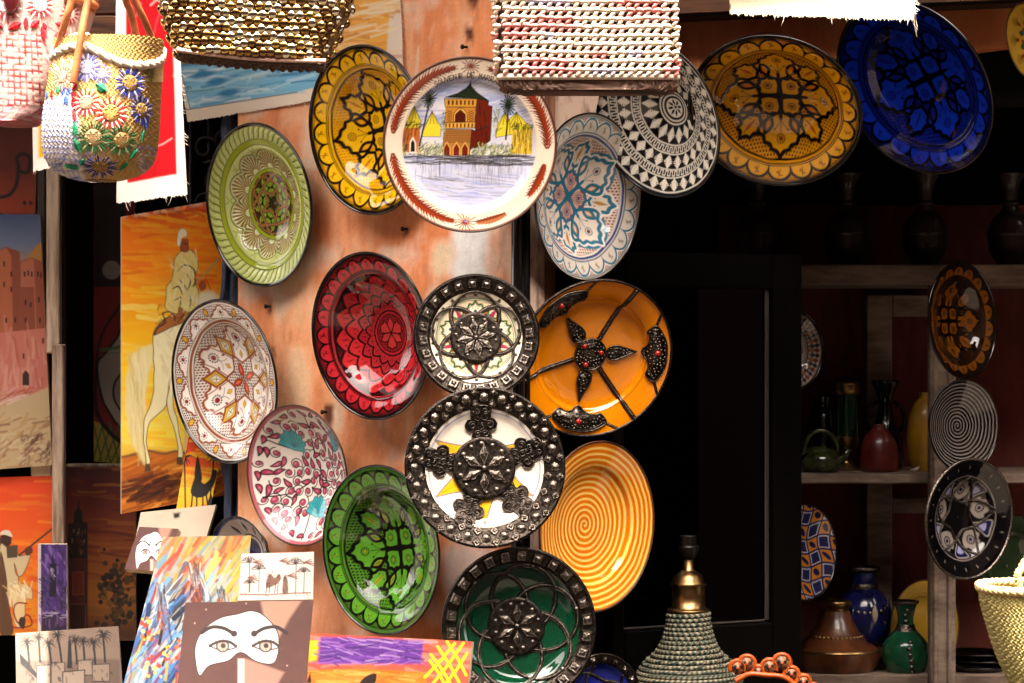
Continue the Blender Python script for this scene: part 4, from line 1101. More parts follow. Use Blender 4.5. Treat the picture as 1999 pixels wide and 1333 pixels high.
def petal_arc(a0, a1, r, mid, n=26):
    out = []
    for k in range(n + 1):
        t = k / n; g = math.radians(a0 + (a1 - a0) * t); rr = r + (mid - r) * math.sin(PI * t) ** 1.0; out.append((rr * math.cos(g), rr * math.sin(g)))
    return out
FLAT = lambda d: [(0, -d), (.4, -d * .95), (.62, -d * .75), (.74, -d * .38), (.80, -.05), (.9, -.02), (1, 0)]

P = plate('metal_trimmed_plate', 'small white and green plate with silver star medallion and square rim bosses', [(806, 653), (936, 534), (1051, 653), (901, 773), (1011, 750), (850, 565), (1018, 570), (840, 738)], (1, .2), -.115, FLAT(.17), paint_star, parts=True, tau=10, seed=13)
metal_rim(P, .735, .975); bs = boss_square(.165 * P.R)
for k in range(24): inst('boss', bs, P.o, at_polar(P, .855, k * 15 + 4, .012 * P.R))
medallion(P, .40, 8, 10, 10)
def ring_loop(d, rho, g, rmin, n=90):
    out = []; c = (d * math.cos(math.radians(g)), d * math.sin(math.radians(g)))
    for k in range(n + 1):
        a = math.radians(g) + PI + 2 * PI * k / n; q = (c[0] + rho * math.cos(a), c[1] + rho * math.sin(a))
        if math.hypot(*q) > rmin: out.append(q)
    return out
for k in range(5): beaded(P, ring_loop(.345, .385, k * 72 + 20, .36), .024)

P = plate('metal_trimmed_plate', 'large white plate with wide embossed silver rim and yellow rays', [(791.6, 908), (948, 756), (1102, 915), (951, 1068), (838, 800), (1060, 806), (838, 1020), (1058, 1024)], (1, .3), -.16, FLAT(.17), paint_bigstar, parts=True, tau=9, seed=14)
metal_rim(P, .745, .985); br_ = boss_round(.135 * P.R); bq = boss_square(.10 * P.R)
for k in range(24):
    inst('boss', br_, P.o, at_polar(P, .875, k * 15, .012 * P.R))
    inst('rim_diamond', bq, P.o, at_polar(P, .80, k * 15 + 7.5, .010 * P.R, 45)); inst('rim_diamond', bq, P.o, at_polar(P, .945, k * 15 + 7.5, .012 * P.R, 45))
medallion(P, .385, 6, 14, 30)
fil = [(-.12, .36), (-.10, .46), (-.17, .48), (-.20, .55), (-.15, .62), (-.12, .60), (-.11, .76), (.11, .76), (.12, .60), (.15, .62), (.20, .55), (.17, .48), (.10, .46), (.12, .36)]
for g in (93, 20, -45, -112, 170):
    mb = MB(); n = len(fil); V = []
    for z in (0, .018):
        for x, y in fil: V.append((x * P.R, y * P.R, (float(P.zf(math.hypot(x, y))) + .004 + z) * P.R))
    V += [(0, y * P.R, (float(P.zf(y)) + .030) * P.R) for y in (.45, .56, .68)]
    F = [(i, (i + 1) % n, n + (i + 1) % n, n + i) for i in range(n)]; c0, c1, c2 = 2 * n, 2 * n + 1, 2 * n + 2
    cen = [c0, c0, c0, c1, c1, c2, c2, c2, c2, c1, c1, c0, c0, c0]
    for i in range(n):
        j = (i + 1) % n; F.append((n + i, n + j, cen[i]))
        if cen[i] != cen[j]: F.append((n + j, cen[j], cen[i]))
    mb.add(V, F); fp = mb.build('filigree_plate', M['silver_dark'], P.o, smooth=False, M=Matrix.Rotation(math.radians(g - 90), 4, 'Z'))
    zz = lambda x, y: (float(P.zf(math.hypot(x, y))) + .034) * P.R
    mb = MB(); edge = spline(fil, True, 3); mb.tube([(x * P.R, y * P.R, zz(x, y) - .010 * P.R) for x, y in edge], .008 * P.R, 5, closed=True)
    for cx, cy, r_, a0, sg in ((-.05, .43, .05, 0, 1), (.05, .43, .05, PI, -1), (-.11, .54, .055, .5, 1), (.11, .54, .055, PI - .5, -1), (0, .52, .05, 1.5, 1), (-.05, .63, .05, 2, -1), (.05, .63, .05, 1, 1), (-.055, .71, .045, 3, 1), (.055, .71, .045, 0, -1), (0, .58, .04, 4, -1)):
        mb.tube([((cx + r_ * (1 - .75 * k / 18) * math.cos(a0 + sg * k * .5)) * P.R, (cy + r_ * (1 - .75 * k / 18) * math.sin(a0 + sg * k * .5)) * P.R, zz(cx, cy)) for k in range(19)], .0085 * P.R, 5)
    mb.build('scroll_wire', M['silver_mid'], fp)

P = plate('metal_trimmed_plate', 'orange plate with dark silver teardrops, bead bands and red stones', [(1016, 758), (1178, 548), (1312, 669), (1148, 852), (1297, 750), (1049, 614), (1272, 585), (1235, 825)], (1, .6), .03,
          [(0, -.20), (.5, -.19), (.68, -.16), (.74, -.10), (.9, -.03), (1, 0)], plain_paint('#e08204', .12, ((.735, .012, '#a85a08'),)), parts=True, back='clay', seed=15, dens=1.0)
M['stone'] = plain_mat('red_stone', '#a81e14', .2, coat=.4)
def studded(P, outline, name, seed, n=60, h=.022, stone=None, M_=None):
    """a raised cartouche filled with beads; outline in dish units"""
    R = P.R; e = spline(outline, True, 4); mb = MB(); N = len(e); rs = random.Random(seed)
    z = lambda x, y: float(P.zf(min(1, math.hypot(x, y))))
    V = [(x * R, y * R, z(x, y) * R) for x, y in e] + [(x * R, y * R, (z(x, y) + h) * R) for x, y in e]
    c = e.mean(0); V.append((c[0] * R, c[1] * R, (z(*c) + h) * R))
    mb.add(V, [(i, (i + 1) % N, N + (i + 1) % N, N + i) for i in range(N)] + [(N + i, N + (i + 1) % N, 2 * N) for i in range(N)])
    mb.tube([(x * R, y * R, (z(x, y) + h) * R) for x, y in e], .011 * R, 5, closed=True)
    k = .86; mb.tube([((c[0] + (x - c[0]) * k) * R, (c[1] + (y - c[1]) * k) * R, (z(x, y) + h) * R) for x, y in e], .006 * R, 4, closed=True)
    lo, hi = e.min(0), e.max(0); done = []
    for _ in range(n * 12):
        x, y = rs.uniform(lo[0], hi[0]), rs.uniform(lo[1], hi[1]); ins = False
        for a, b in zip(e, np.roll(e, -1, 0)):
            if (a[1] > y) != (b[1] > y) and x < (b[0] - a[0]) * (y - a[1]) / (b[1] - a[1]) + a[0]: ins = not ins
        if not ins or min(np.hypot(*(e - (x, y)).T)) < .022 or any(math.hypot(x - q[0], y - q[1]) < .034 for q in done): continue
        done.append((x, y)); mb.dome((x * R, y * R, (z(x, y) + h) * R), .016 * R, .014 * R, 7, 2)
        if len(done) >= n: break
    o = mb.build(name, M['silver_mid'], P.o)
    if stone:
        m2 = MB(); m2.dome((stone[0] * R, stone[1] * R, (z(*stone) + h) * R), .038 * R, .035 * R, 14, 4); m2.build('stone', M['stone'], o)
    return o
circ = [(.20 * math.cos(2 * PI * k / 16), .20 * math.sin(2 * PI * k / 16)) for k in range(16)]
hub = studded(P, circ, 'hub', 3, 55, .03)
for g in (10, 130, 250):
    m2 = MB(); m2.dome((.14 * P.R * math.cos(math.radians(g)), .14 * P.R * math.sin(math.radians(g)), (float(P.zf(.14)) + .03) * P.R), .034 * P.R, .03 * P.R, 14, 4); m2.build('stone', M['stone'], hub)
def turn(pts, g):
    c, s = math.cos(math.radians(g)), math.sin(math.radians(g)); return [(x * c - y * s, x * s + y * c) for x, y in pts]
tear = [(.215, 0), (.25, .075), (.34, .09), (.45, .055), (.56, .012), (.60, 0), (.56, -.012), (.45, -.055), (.34, -.09), (.25, -.075)]
cart = [(.66, 0), (.72, .10), (.73, .20), (.70, .28), (.78, .36), (.85, .30), (.925, .15), (.94, 0), (.925, -.15), (.85, -.30), (.78, -.36), (.70, -.28), (.73, -.20), (.72, -.10)]
for i, g in enumerate((4, 127, 262)):
    studded(P, turn(tear, g), 'teardrop', 10 + i, 26)
    studded(P, turn(cart, g), 'cartouche', 20 + i, 60, stone=turn([(.83, 0)], g)[0])
    for s in (-1, 1): beaded(P, turn([(.80, s * .37), (.82, s * .44), (.84, s * .52)], g), .012)
for g in (63, 198, -52): beaded(P, turn([(.21, 0), (.5, .0), (.72, 0), (.985, 0)], g), .022)
mb = MB(); mb.lathe([(.985 * P.R, -.006 * P.R), (.988 * P.R, .014 * P.R), (1.012 * P.R, .012 * P.R), (1.016 * P.R, -.02 * P.R)], 120); mb.build('rim_wire', M['silver_dark'], P.o)

P = plate('metal_trimmed_plate', 'dark green plate with looping silver bead bands behind the purple painting', [(1014, 1222), (153, 150), 0], (1, 0), -.10, FLAT(.20), plain_paint('#063520', .25), parts=True, tau=12, seed=16)
metal_rim(P, .80, .985); bs = boss_square(.15 * P.R)
for k in range(26): inst('boss', bs, P.o, at_polar(P, .895, k * 360 / 26 + 4, .012 * P.R))
medallion(P, .36, 6, 12, 30)
for k in range(6): beaded(P, ring_loop(.37, .42, k * 60 + 15, .34), .022)
st = boss_round(.07 * P.R)
for k in range(6): inst('stud', st, P.o, at_polar(P, .785, k * 60 + 15, .02 * P.R))

P = plate('metal_trimmed_plate', 'small cobalt plate with silver crescents peeping out beside the rope lamp', [(1178, 1360), (84, 96), 0], RT, .0, FLAT(.22), plain_paint('#141c6a', .2), parts=True, tau=28, seed=17)
metal_rim(P, .76, .985); bs = boss_square(.13 * P.R)
for k in range(18): inst('boss', bs, P.o, at_polar(P, .87, k * 20 + 4, .012 * P.R))
for k in range(4): beaded(P, petal_arc(k * 90 + 10, k * 90 + 130, .75, .4), .026)

# ---- plates inside the shop and at the edges
plate('painted_plate', 'dark amber plate with black star pattern high on the shelf post', [(1880, 625), (114, 65), -4], RT, .52, BOWL(.30), safi('#2c1606', '#6a3a0a', '#040303', '#4a2806', '#080503', 18), dens=1.1, seed=18)
plate('spiral_plate', 'black plate with thin white spiral rings on the shelf post', [(1882, 831), (90, 67), 0], RT, .48, [(0, -.22), (.4, -.20), (.66, -.12), (1, 0)], spiral('#080606', '#7a706a', 13, .34, '#0d0a0a'), dens=1.5, seed=19)
P = plate('metal_trimmed_plate', 'black, white and blue plate with silver bead bands below the black spiral plate', [(1893, 1013), (118, 82), 8], RT, .40, BOWL(.28), paint_blackpanel, parts=True, dens=1.2, seed=20)
mb = MB(); mb.lathe([(.97 * P.R, -.006 * P.R), (.985 * P.R, .022 * P.R), (1.012 * P.R, .016 * P.R), (1.016 * P.R, -.02 * P.R)], 90); mb.build('metal_rim', M['silver'], P.o)
for k in range(5): beaded(P, petal_arc(k * 72 + 10, k * 72 + 154, .70, .25), .018)
plate('painted_plate', 'plate with small coloured diamonds half hidden by the mirror frame', [(1551, 684), (78, 56), 0], RT, .80, BOWL(.28), paint_ring_motif, dens=1.1, seed=21)
plate('painted_plate', 'blue and orange checkered plate half hidden by the mirror frame', [(1572, 1078), (94, 62), 0], RT, .72, [(0, -.2), (.6, -.13), (1, 0)], paint_check, dens=1.4, seed=22)
plate('plain_plate', 'plain ochre yellow plate leaning behind the green vase', [(1806, 1226), (94, 66), 4], RT, .98, BOWL(.24), plain_paint('#b8902c', .14, ((.72, .03, '#7a5a1c'),)), back='clay', seed=23, dens=.9)
plate('oval_plate', 'ochre plate with shell motifs cut by the right edge of the view', [(2010, 82), (78, 43), -14], LF, -.1, CONE(.2), paint_mosaic_oval, seed=24, back='clay')
plate('painted_plate', 'dark green plate in deep shade by the lower right basket', [(1985, 1105), (98, 70), 0], RT, .78, BOWL(.26), plain_paint('#24301c', .3, ((.72, .03, '#10140c'),)), seed=25, dens=.8)
plate('painted_bowl', 'small blue and white bowl behind the abstract canvas', [(468, 1082), (76, 52), -18], LF, 'wall', [(0, -.5), (.4, -.44), (.75, -.22), (1, 0)],
      lambda p: (p.ring(0, 2, '#cfc8c4'), p.ring(.90, 2, '#27356e'), [p.fill(leaf(0, .66, .40, .13, 0), '#23284a', p.fold(12), '#e4dfd8', .02) for _ in (0,)], p.circ(.42, .05, '#1c2450'), p.ring(0, .32, '#2a3360')), back='black_glaze', seed=26, cat='bowl')

# ------------------------------------------------------------------ paintings and canvases (painted in photograph pixels)
def painting(name, label, quad, depths, paint, thick=.018, res=.62, mat='canvas_paint', edge='stretcher', base='#ffffff', cat='painting', sag=0.0, fray=0.0, group=None, warp=0.0, seed=1, cover=None):
    """a board or canvas whose corners TL, TR, BR, BL show at these pixels, at these depths"""
    if not hasattr(depths, '__len__'): depths = [depths] * 4
    c = [W(x, y, d) for (x, y), d in zip(quad, depths)]; q = np.array(quad, float)
    w = max(np.hypot(*(q[1] - q[0])), np.hypot(*(q[2] - q[3]))); h = max(np.hypot(*(q[3] - q[0])), np.hypot(*(q[2] - q[1])))
    nu, nv = int(max(8, w * res)), int(max(8, h * res))
    u, v = np.meshgrid(np.linspace(0, 1, nu), np.linspace(0, 1, nv)); u, v = u.ravel(), v.ravel()
    bil = lambda A: (A[0][None] * ((1 - u) * (1 - v))[:, None] + A[1][None] * (u * (1 - v))[:, None] + A[2][None] * (u * v)[:, None] + A[3][None] * ((1 - u) * v)[:, None])
    C3 = bil([np.array(p) for p in c]); P2 = bil(q)
    n = (c[1] - c[0]).cross(c[3] - c[0]).normalized()
    if n.y > 0: n = -n
    n = np.array(n)
    pt = Painter(P2, 1.15 / res / 2, base, warp=warp, wf=.05, seed=seed); pt.u, pt.v = u, v
    paint(pt)
    C3 = C3 + n * (pt.H + sag * (np.sin(u * 7 + seed) * .5 + np.sin(v * 5 + u * 3) * .5))[:, None]
    if fray:
        e = np.minimum(np.minimum(u, 1 - u) * w, np.minimum(v, 1 - v) * h) < 1e-6
        rs = np.random.RandomState(seed); ax = (c[3] - c[0]).normalized()
        C3[e] += np.array(ax)[None] * (rs.rand(e.sum(), 1) - .5) * fray
    F = np.array([(j * nu + i, (j + 1) * nu + i, (j + 1) * nu + i + 1, j * nu + i + 1) for j in range(nv - 1) for i in range(nu - 1)])
    nf = len(F); nV = len(C3)
    thin = thick < .005
    bd = list(range(nu)) + [j * nu + nu - 1 for j in range(1, nv)] + [(nv - 1) * nu + i for i in range(nu - 2, -1, -1)] + [j * nu for j in range(nv - 2, 0, -1)]
    B = C3[bd]; Bk = B - n * thick; m = len(bd)
    if thin:
        back = C3 - n * thick
    V = np.concatenate([C3, B, Bk, Bk.mean(0)[None]] + ([back] if thin else []))
    SF = [(nV + i, nV + (i + 1) % m, nV + m + (i + 1) % m, nV + m + i) for i in range(m)] + ([tuple(nV + 2 * m + 1 + k for k in f[::-1]) for f in F.tolist()] if thin else [(nV + m + i, nV + m + (i + 1) % m, nV + 2 * m) for i in range(m)])
    me = np_mesh(name, V, [tuple(f) for f in F.tolist()] + SF, [M[mat], M[edge]], [0] * nf + [1] * len(SF), smooth=False,
                 paint=np.concatenate([pt.C, np.ones((len(V) - nV, 3)) * .6]))
    me.polygons.foreach_set('use_smooth', np.array([True] * nf + [False] * len(SF)))
    o = bpy.data.objects.new(name, me); link(o); tag(o, label, cat, group)
    if thin:
        rs_ = random.Random(seed); tb = MB(); dn = (c[3] - c[0]).normalized()
        for _ in range(18):
            t = rs_.random(); k = min(int(t * nu), nu - 1); q = Vector(C3[(nv - 1) * nu + k]) - dn * .003; l = rs_.choice((.003, .004, .006, .014)) * rs_.uniform(.6, 1.4); sw = Vector((rs_.uniform(-.4, .4), rs_.uniform(-.3, .1), 0)) * l
            tb.tube([q, q + dn * (l * .55) + sw * .4, q + dn * l + sw], .00045, 3)
        for _ in range(20):
            k = rs_.randrange(nv); q = Vector(C3[k * nu + nu - 1]); l = rs_.uniform(.004, .009); tb.tube([q - Vector((.002, 0, 0)), q + Vector((l, -.001, -l * rs_.uniform(.2, 1.2)))], .0006, 3)
        tb.build('frayed_threads', M['canvas_raw'], o)['kind'] = 'stuff'
    return o

def palm(p, x, y, h, s, col, n=13, lean=0, seed=1, tw=None):
    rs = random.Random(seed); p.stroke(spline([(x, y), (x + lean * .4, y - h * .5), (x + lean, y - h)], False, 4), tw or s * .16, col)
    for k in range(n):
        g = 2 * PI * k / n + rs.uniform(-.2, .2); l = s * rs.uniform(.8, 1.15)
        p.stroke(spline([(x + lean, y - h), (x + lean + .6 * l * math.cos(g), y - h - .6 * l * math.sin(g) - .08 * s), (x + lean + l * math.cos(g), y - h - l * .8 * math.sin(g) + .22 * s)], False, 3), s * .17, col, taper=1)

def paint_horse(p):
    p.grad(1, [(395, '#f04c04'), (430, '#ff7a04'), (560, '#ff9c06'), (640, '#ffb808'), (730, '#ffd41c'), (850, '#ffe64c'), (890, '#e9b83c'), (1003, '#c87a24')])
    p.strokes((238, 400, 445, 560), 90, 90, 9, ['#fb8006', '#ffa00a', '#f06c06', '#ffae20'], 2, 8, 4); p.strokes((238, 560, 445, 880), 90, 80, 10, ['#ffc018', '#ffdc40', '#ffc628', '#ffe870'], 3, 8, 5)
    p.strokes((250, 396, 440, 425), 26, 40, 7, ['#b03008', '#c8400c'], 5, 10, 6)
    p.fill([(238, 890), (270, 884), (300, 878), (330, 884), (360, 880), (446, 884), (446, 1003), (238, 1003)], '#c87020', soft=4)
    p.stroke(spline([(238, 892), (262, 888), (290, 880), (318, 886), (345, 882), (380, 886)], False, 4), 5, '#8a5a30')
    p.strokes((240, 900, 430, 1000), 130, 60, 7, ['#e08a2c', '#a8561a', '#f0b050', '#8a4416', '#d87a1c'], -22, 14, 7); p.strokes((250, 930, 400, 975), 70, 55, 8, ['#4a2010', '#6a3014', '#3a1a10'], -20, 14, 8)
    cr, cs, dk = '#faf0bc', '#e0c478', '#5a3c1c'
    # tail, hind quarters, legs
    p.fill(spline([(330, 665), (295, 672), (262, 690), (248, 730), (245, 790), (252, 850), (270, 890), (282, 905), (285, 860), (283, 800), (288, 740), (300, 705), (318, 690), (332, 685)], True, 5), '#f0e0a0', soft=5)
    p.strokes((252, 700, 282, 880), 46, 60, 4, ['#f6ecc0', '#e6d08a', '#dcc47a'], 86, 6, 9, op=.4)
    p.fill(spline([(300, 690), (298, 655), (312, 630), (335, 620), (375, 618), (420, 625), (446, 630), (446, 760), (400, 770), (352, 765), (330, 740), (325, 790), (305, 812), (290, 830), (286, 870), (292, 900), (286, 915), (282, 880), (280, 835), (284, 810), (297, 780), (300, 735)], True, 4), cr, edge=dk, ew=1.6)
    p.fill(spline([(335, 735), (338, 790), (344, 815), (350, 850), (356, 880), (353, 905), (346, 900), (346, 868), (338, 835), (330, 812), (326, 780)], True, 4), cr, edge=dk, ew=1.4)
    p.fill([(283, 905), (291, 905), (293, 920), (281, 920)], '#5a4630'); p.fill([(345, 892), (355, 892), (356, 907), (344, 906)], '#5a4630'); p.stroke([(364, 800), (362, 870), (366, 900)], 5, '#e6d08a')
    p.strokes((308, 650, 440, 745), 60, 36, 9, ['#fff6d6', '#e8d190', '#d8bc74', '#f4e6b0'], 70, 20, 10, op=.4)
    # saddle and rider
    p.fill(spline([(300, 655), (312, 632), (335, 612), (348, 590), (365, 590), (372, 615), (352, 632), (330, 640)], True, 4), '#b06a30', edge='#3a1c10', ew=1.6); p.strokes((305, 595, 368, 650), 22, 16, 3, ['#5a2c14', '#d89a50', '#8a3c18', '#e8d090'], -40, 30, 21)
    p.stroke(spline([(300, 655), (308, 640), (322, 628), (318, 612), (335, 610), (340, 625)], False, 5), 2.5, '#3a2414')
    p.fill(spline([(350, 492), (340, 505), (338, 520), (335, 545), (325, 560), (322, 590), (326, 605), (345, 612), (350, 600), (365, 610), (385, 598), (388, 570), (380, 545), (386, 520), (378, 495), (365, 486)], True, 4), '#f0dc88', edge='#8a6a30', ew=1.6)
    for e in ([(345, 530), (360, 518), (378, 528), (382, 548), (376, 560)], [(350, 545), (362, 560), (372, 585), (368, 600)], [(335, 565), (348, 560), (356, 575)], [(340, 585), (352, 580), (350, 600)], [(365, 535), (372, 550), (366, 565)]): p.stroke(spline(e, False, 5), 3, '#5a4018', taper=2)
    p.strokes((330, 495, 384, 600), 40, 26, 4, ['#f6eab0', '#e2c666', '#f8f0c8'], 70, 40, 11)
    p.fill([(352, 468), (366, 468), (367, 490), (360, 492), (352, 488)], '#a8542c', edge='#4a2010', ew=1.2); p.stroke([(358, 474), (364, 476)], 1.6, '#3a1810')
    p.fill(spline([(345, 475), (346, 455), (354, 447), (363, 450), (365, 462), (355, 466), (350, 480)], True, 4), '#f6ecc8', edge='#a88a50', ew=1.0)
    p.stroke([(378, 558), (446, 488)], 3.0, '#6a4424'); p.stroke([(384, 552), (440, 494)], 1.2, '#e8d8a0')
    p.fill(spline([(388, 555), (398, 548), (402, 562), (392, 568)], True, 4), '#a8542c'); p.stroke([(394, 560), (402, 545), (410, 565)], 2, '#d04a14')
    p.fill(spline([(386, 600), (390, 575), (412, 568), (425, 580), (435, 600), (420, 615), (395, 612)], True, 4), '#f6eac8', soft=8)
    edgefade = np.clip((p.v - .0) * 60, 0, 1); p.all((1 - edgefade) * np.clip(.5 + fbm(p.P0 * .15, 3) * 2, 0, 1) * .8, '#e9d9c0'); p.tint(.05, .02)

def paint_camel(p):
    p.grad(1, [(855, '#d8320c'), (905, '#e8540c'), (935, '#f0a010'), (955, '#f6c818'), (985, '#f2b412'), (1003, '#e05a10'), (1015, '#8a2010'), (1022, '#6a180c')])
    p.strokes((340, 860, 432, 1010), 60, 40, 6, ['#f0b818', '#f8d030', '#e86a10', '#f4a818'], 5, 12, 3)
    k = '#180c0a'
    palm(p, 362, 1012, 118, 20, k, 11, -2, 2, 3); palm(p, 408, 1012, 120, 17, k, 10, 10, 3, 3)
    p.fill(spline([(372, 962), (378, 938), (384, 925), (390, 935), (398, 945), (410, 935), (416, 918), (424, 922), (418, 945), (410, 958), (402, 968), (385, 972)], True, 4), k)
    p.fill(spline([(380, 935), (382, 905), (386, 890), (390, 905), (394, 938)], True, 4), k)
    for a, b in ((376, 368), (384, 380), (396, 392), (402, 404)): p.stroke([(a, 962), ((a + b) / 2 + 2, 985), (b, 1012)], 3.2, k)
    p.fill(spline([(402, 1012), (404, 985), (412, 965), (416, 985), (414, 1012)], True, 4), k); p.strokes((342, 1005, 424, 1018), 30, 12, 4, [k, '#3a0c08'], 90, 30, 5)

def mask_face(x0, y0, sx, sy, big):
    def T(x, y): return (x0 + x * sx, y0 + y * sy)
    def f(p):
        p.ring(-1, 9e9, '#54302a'); p.C[:] = lin('#54302a'); p.tint(.10, .05 if big else .1)
        E = lambda pts, n=5: spline([T(*q) for q in pts], True, n)
        w = max(1.2, 3 * sx / 260)
        p.fill([T(*q) for q in ((.62, -.02), (.94, -.02), (.84, .22), (.76, .46), (.66, .30))], '#a8806c', soft=5)      # paler wedges over the brown ground
        p.fill([T(*q) for q in ((.46, .72), (.52, .72), (.80, .88), (.72, 1.1), (.46, 1.1))], '#a07668', soft=4)
        p.fill([T(*q) for q in ((.455, .72), (.50, .72), (.50, 1.1), (.455, 1.1))], '#d8c4ba', soft=3)
        p.fill(E([(.14, .55), (.20, .36), (.32, .22), (.45, .17), (.55, .13), (.64, .18), (.74, .36), (.76, .55), (.735, .74), (.68, .78), (.58, .74), (.50, .65), (.45, .65), (.38, .74), (.24, .80), (.17, .92), (.14, .75)], 5), '#efebe8', edge='#2a1a18', ew=w * .8)
        for s, cx in ((1, .34), (-1, .66)):
            sg = 1 if s > 0 else -1
            p.stroke([T(*q) for q in spline([(cx - sg * .155, .40), (cx - sg * .08, .33), (cx + sg * .01, .345), (cx + sg * .08, .41)], False, 6)], 7.5 * sx / 260, '#2c1c1c', taper=0 if not big else 0)
            p.dot(T(cx + sg * .085, .41), 6.5 * sx / 260, '#2c1c1c')
            e = spline([(cx - .09, .56), (cx - .03, .515), (cx + .04, .515), (cx + .10, .57), (cx + .04, .605), (cx - .03, .60)], True, 5)
            p.fill([T(*q) for q in e], '#f2efec', edge='#3a2c2c', ew=w)
            p.dot(T(cx, .562), 11.5 * sx / 260, '#b8a294', edge='#2a1e1e', ew=w); p.dot(T(cx + .004, .558), 5 * sx / 260, '#3a2a28')
            p.stroke([T(*q) for q in spline([(cx - .095, .56), (cx - .03, .508), (cx + .045, .508), (cx + .10, .565)], False, 5)], w * 1.9, '#3a2828')
            for k in range(9 if big else 0):
                t = k / 8; x = cx - .09 + .19 * t; y = .555 - .045 * math.sin(PI * t)
                p.stroke([T(x, y), T(x + (t - .5) * .05, y - .028)], 1.6, '#3a2828'); p.stroke([T(x, .575 + .028 * math.sin(PI * t)), T(x + (t - .5) * .03, .595 + .034 * math.sin(PI * t))], 1.2, '#5a4844')
        if big:
            for x, y in ((402, 1190), (480, 1178), (380, 1217), (455, 1250), (560, 1300)): p.dot((x, y), 1.6, '#b89a88')
    return f

def paint_abstract(p):
    p.C[:] = lin('#96895c')
    p.strokes((235, 1040, 495, 1180), 240, 60, 9, ['#b8a63c', '#6a98ac', '#c8b040', '#8a9c6c', '#b03a2c', '#b86030', '#a0b4a8', '#c88428'], -55, 14, 3)
    p.strokes((230, 1130, 420, 1333), 260, 62, 10, ['#2c62a0', '#6a9cc4', '#1c3064', '#98b0c0', '#10142c', '#3c78b8', '#b0aca0'], -60, 22, 4, op=.8)
    p.strokes((240, 1150, 480, 1333), 70, 50, 6, ['#a02014', '#c0a018', '#0c0a10', '#c8c4bc', '#a85a4a', '#6a3a74', '#0c0a10'], -55, 30, 5, op=.85)
    p.strokes((270, 1060, 470, 1130), 16, 52, 8, ['#b83424', '#c4402c'], -58, 8, 6); p.strokes((400, 1100, 480, 1180), 40, 50, 9, ['#d8b840', '#d8c870', '#9ab8c8'], -58, 10, 16)
    for x, y, w, h in ((383, 1120, 15, 36), (315, 1165, 10, 36), (432, 1160, 8, 18)):
        p.dot((x, y + h * 1.1), w * .9, '#7a3424', ry=h * .75); p.strokes((x - w * .8, y + h * .6, x + w * .8, y + h * 1.6), 10, 16, 4, ['#b87858', '#d8a888', '#4a1c18'], 80, 20, int(x))
        p.strokes((x - w, y - h * .3, x + w, y + h * .5), 18, h * .9, 4, ['#16141a', '#e0dcd8', '#2c2830', '#8a8a98'], 85, 12, int(x) + 1)
        p.strokes((x - w * 3.2, y + h * .6, x - w * .8, y + h * 2.6), 16, h * 1.2, 4, ['#1a1a28', '#d8dce0', '#2c3c60', '#3a3a20'], -55, 12, int(x) + 2); p.strokes((x + w * .6, y + h * .3, x + w * 2.0, y + h * 2.2), 12, h, 4, ['#1a1a28', '#d8dce0', '#4a78b0'], 75, 12, int(x) + 3)
    rs = random.Random(8)
    for cx, cy in ((290, 1230), (335, 1270), (300, 1300)):
        for _ in range(14): p.dot((cx + rs.uniform(-16, 16), cy + rs.uniform(-22, 22)), rs.uniform(2, 4.5), rs.choice(['#d8c030', '#c83c28', '#e8d870', '#c86a20']))

def paint_sketch(p):
    p.C[:] = lin('#ece3da'); k, b = '#4a3430', '#8a5444'; rs = random.Random(2)
    for x, h, s in ((486, 58, 17), (505, 45, 14), (577, 55, 18), (593, 40, 13), (487, 18, 11)):
        y = 1156; p.stroke([(x, y), (x + 1, y - h)], 1.6, k)
        for q in range(9): g = PI * (q + .3) / 9 * 1.1; p.stroke(spline([(x, y - h), (x + s * .6 * math.cos(g), y - h - s * .7 * math.sin(g)), (x + s * math.cos(g), y - h - s * .35 * math.sin(g))], False, 3), 1.6, k)
    for x, y in ((497, 1098), (548, 1095), (486, 1128), (563, 1124), (595, 1098)):
        for q in range(4): p.stroke([(x - 2, y), (x + 12 + q * 2, y - 6 + q * 4)], 3, b, taper=1)
    p.fill(spline([(520, 1148), (521, 1130), (528, 1120), (536, 1128), (545, 1120), (548, 1130), (540, 1140)], True, 4), '#8a6a5e')
    for x in (521, 527, 538, 543): p.stroke([(x, 1138), (x - 2, 1157)], 1.8, k)
    p.strokes((520, 1115, 548, 1142), 30, 7, 1.6, [k, b], 50, 60, 4); p.fill(spline([(551, 1157), (553, 1130), (557, 1122), (561, 1132), (562, 1157)], True, 4), '#8a6a60'); p.strokes((551, 1125, 562, 1156), 16, 6, 1.4, [k], 60, 50, 5)
    p.stroke([(468, 1160), (520, 1161), (570, 1158), (606, 1157)], 2.2, b); p.strokes((470, 1158, 604, 1168), 24, 10, 1.2, ['#8a7a72', k], 40, 30, 6)

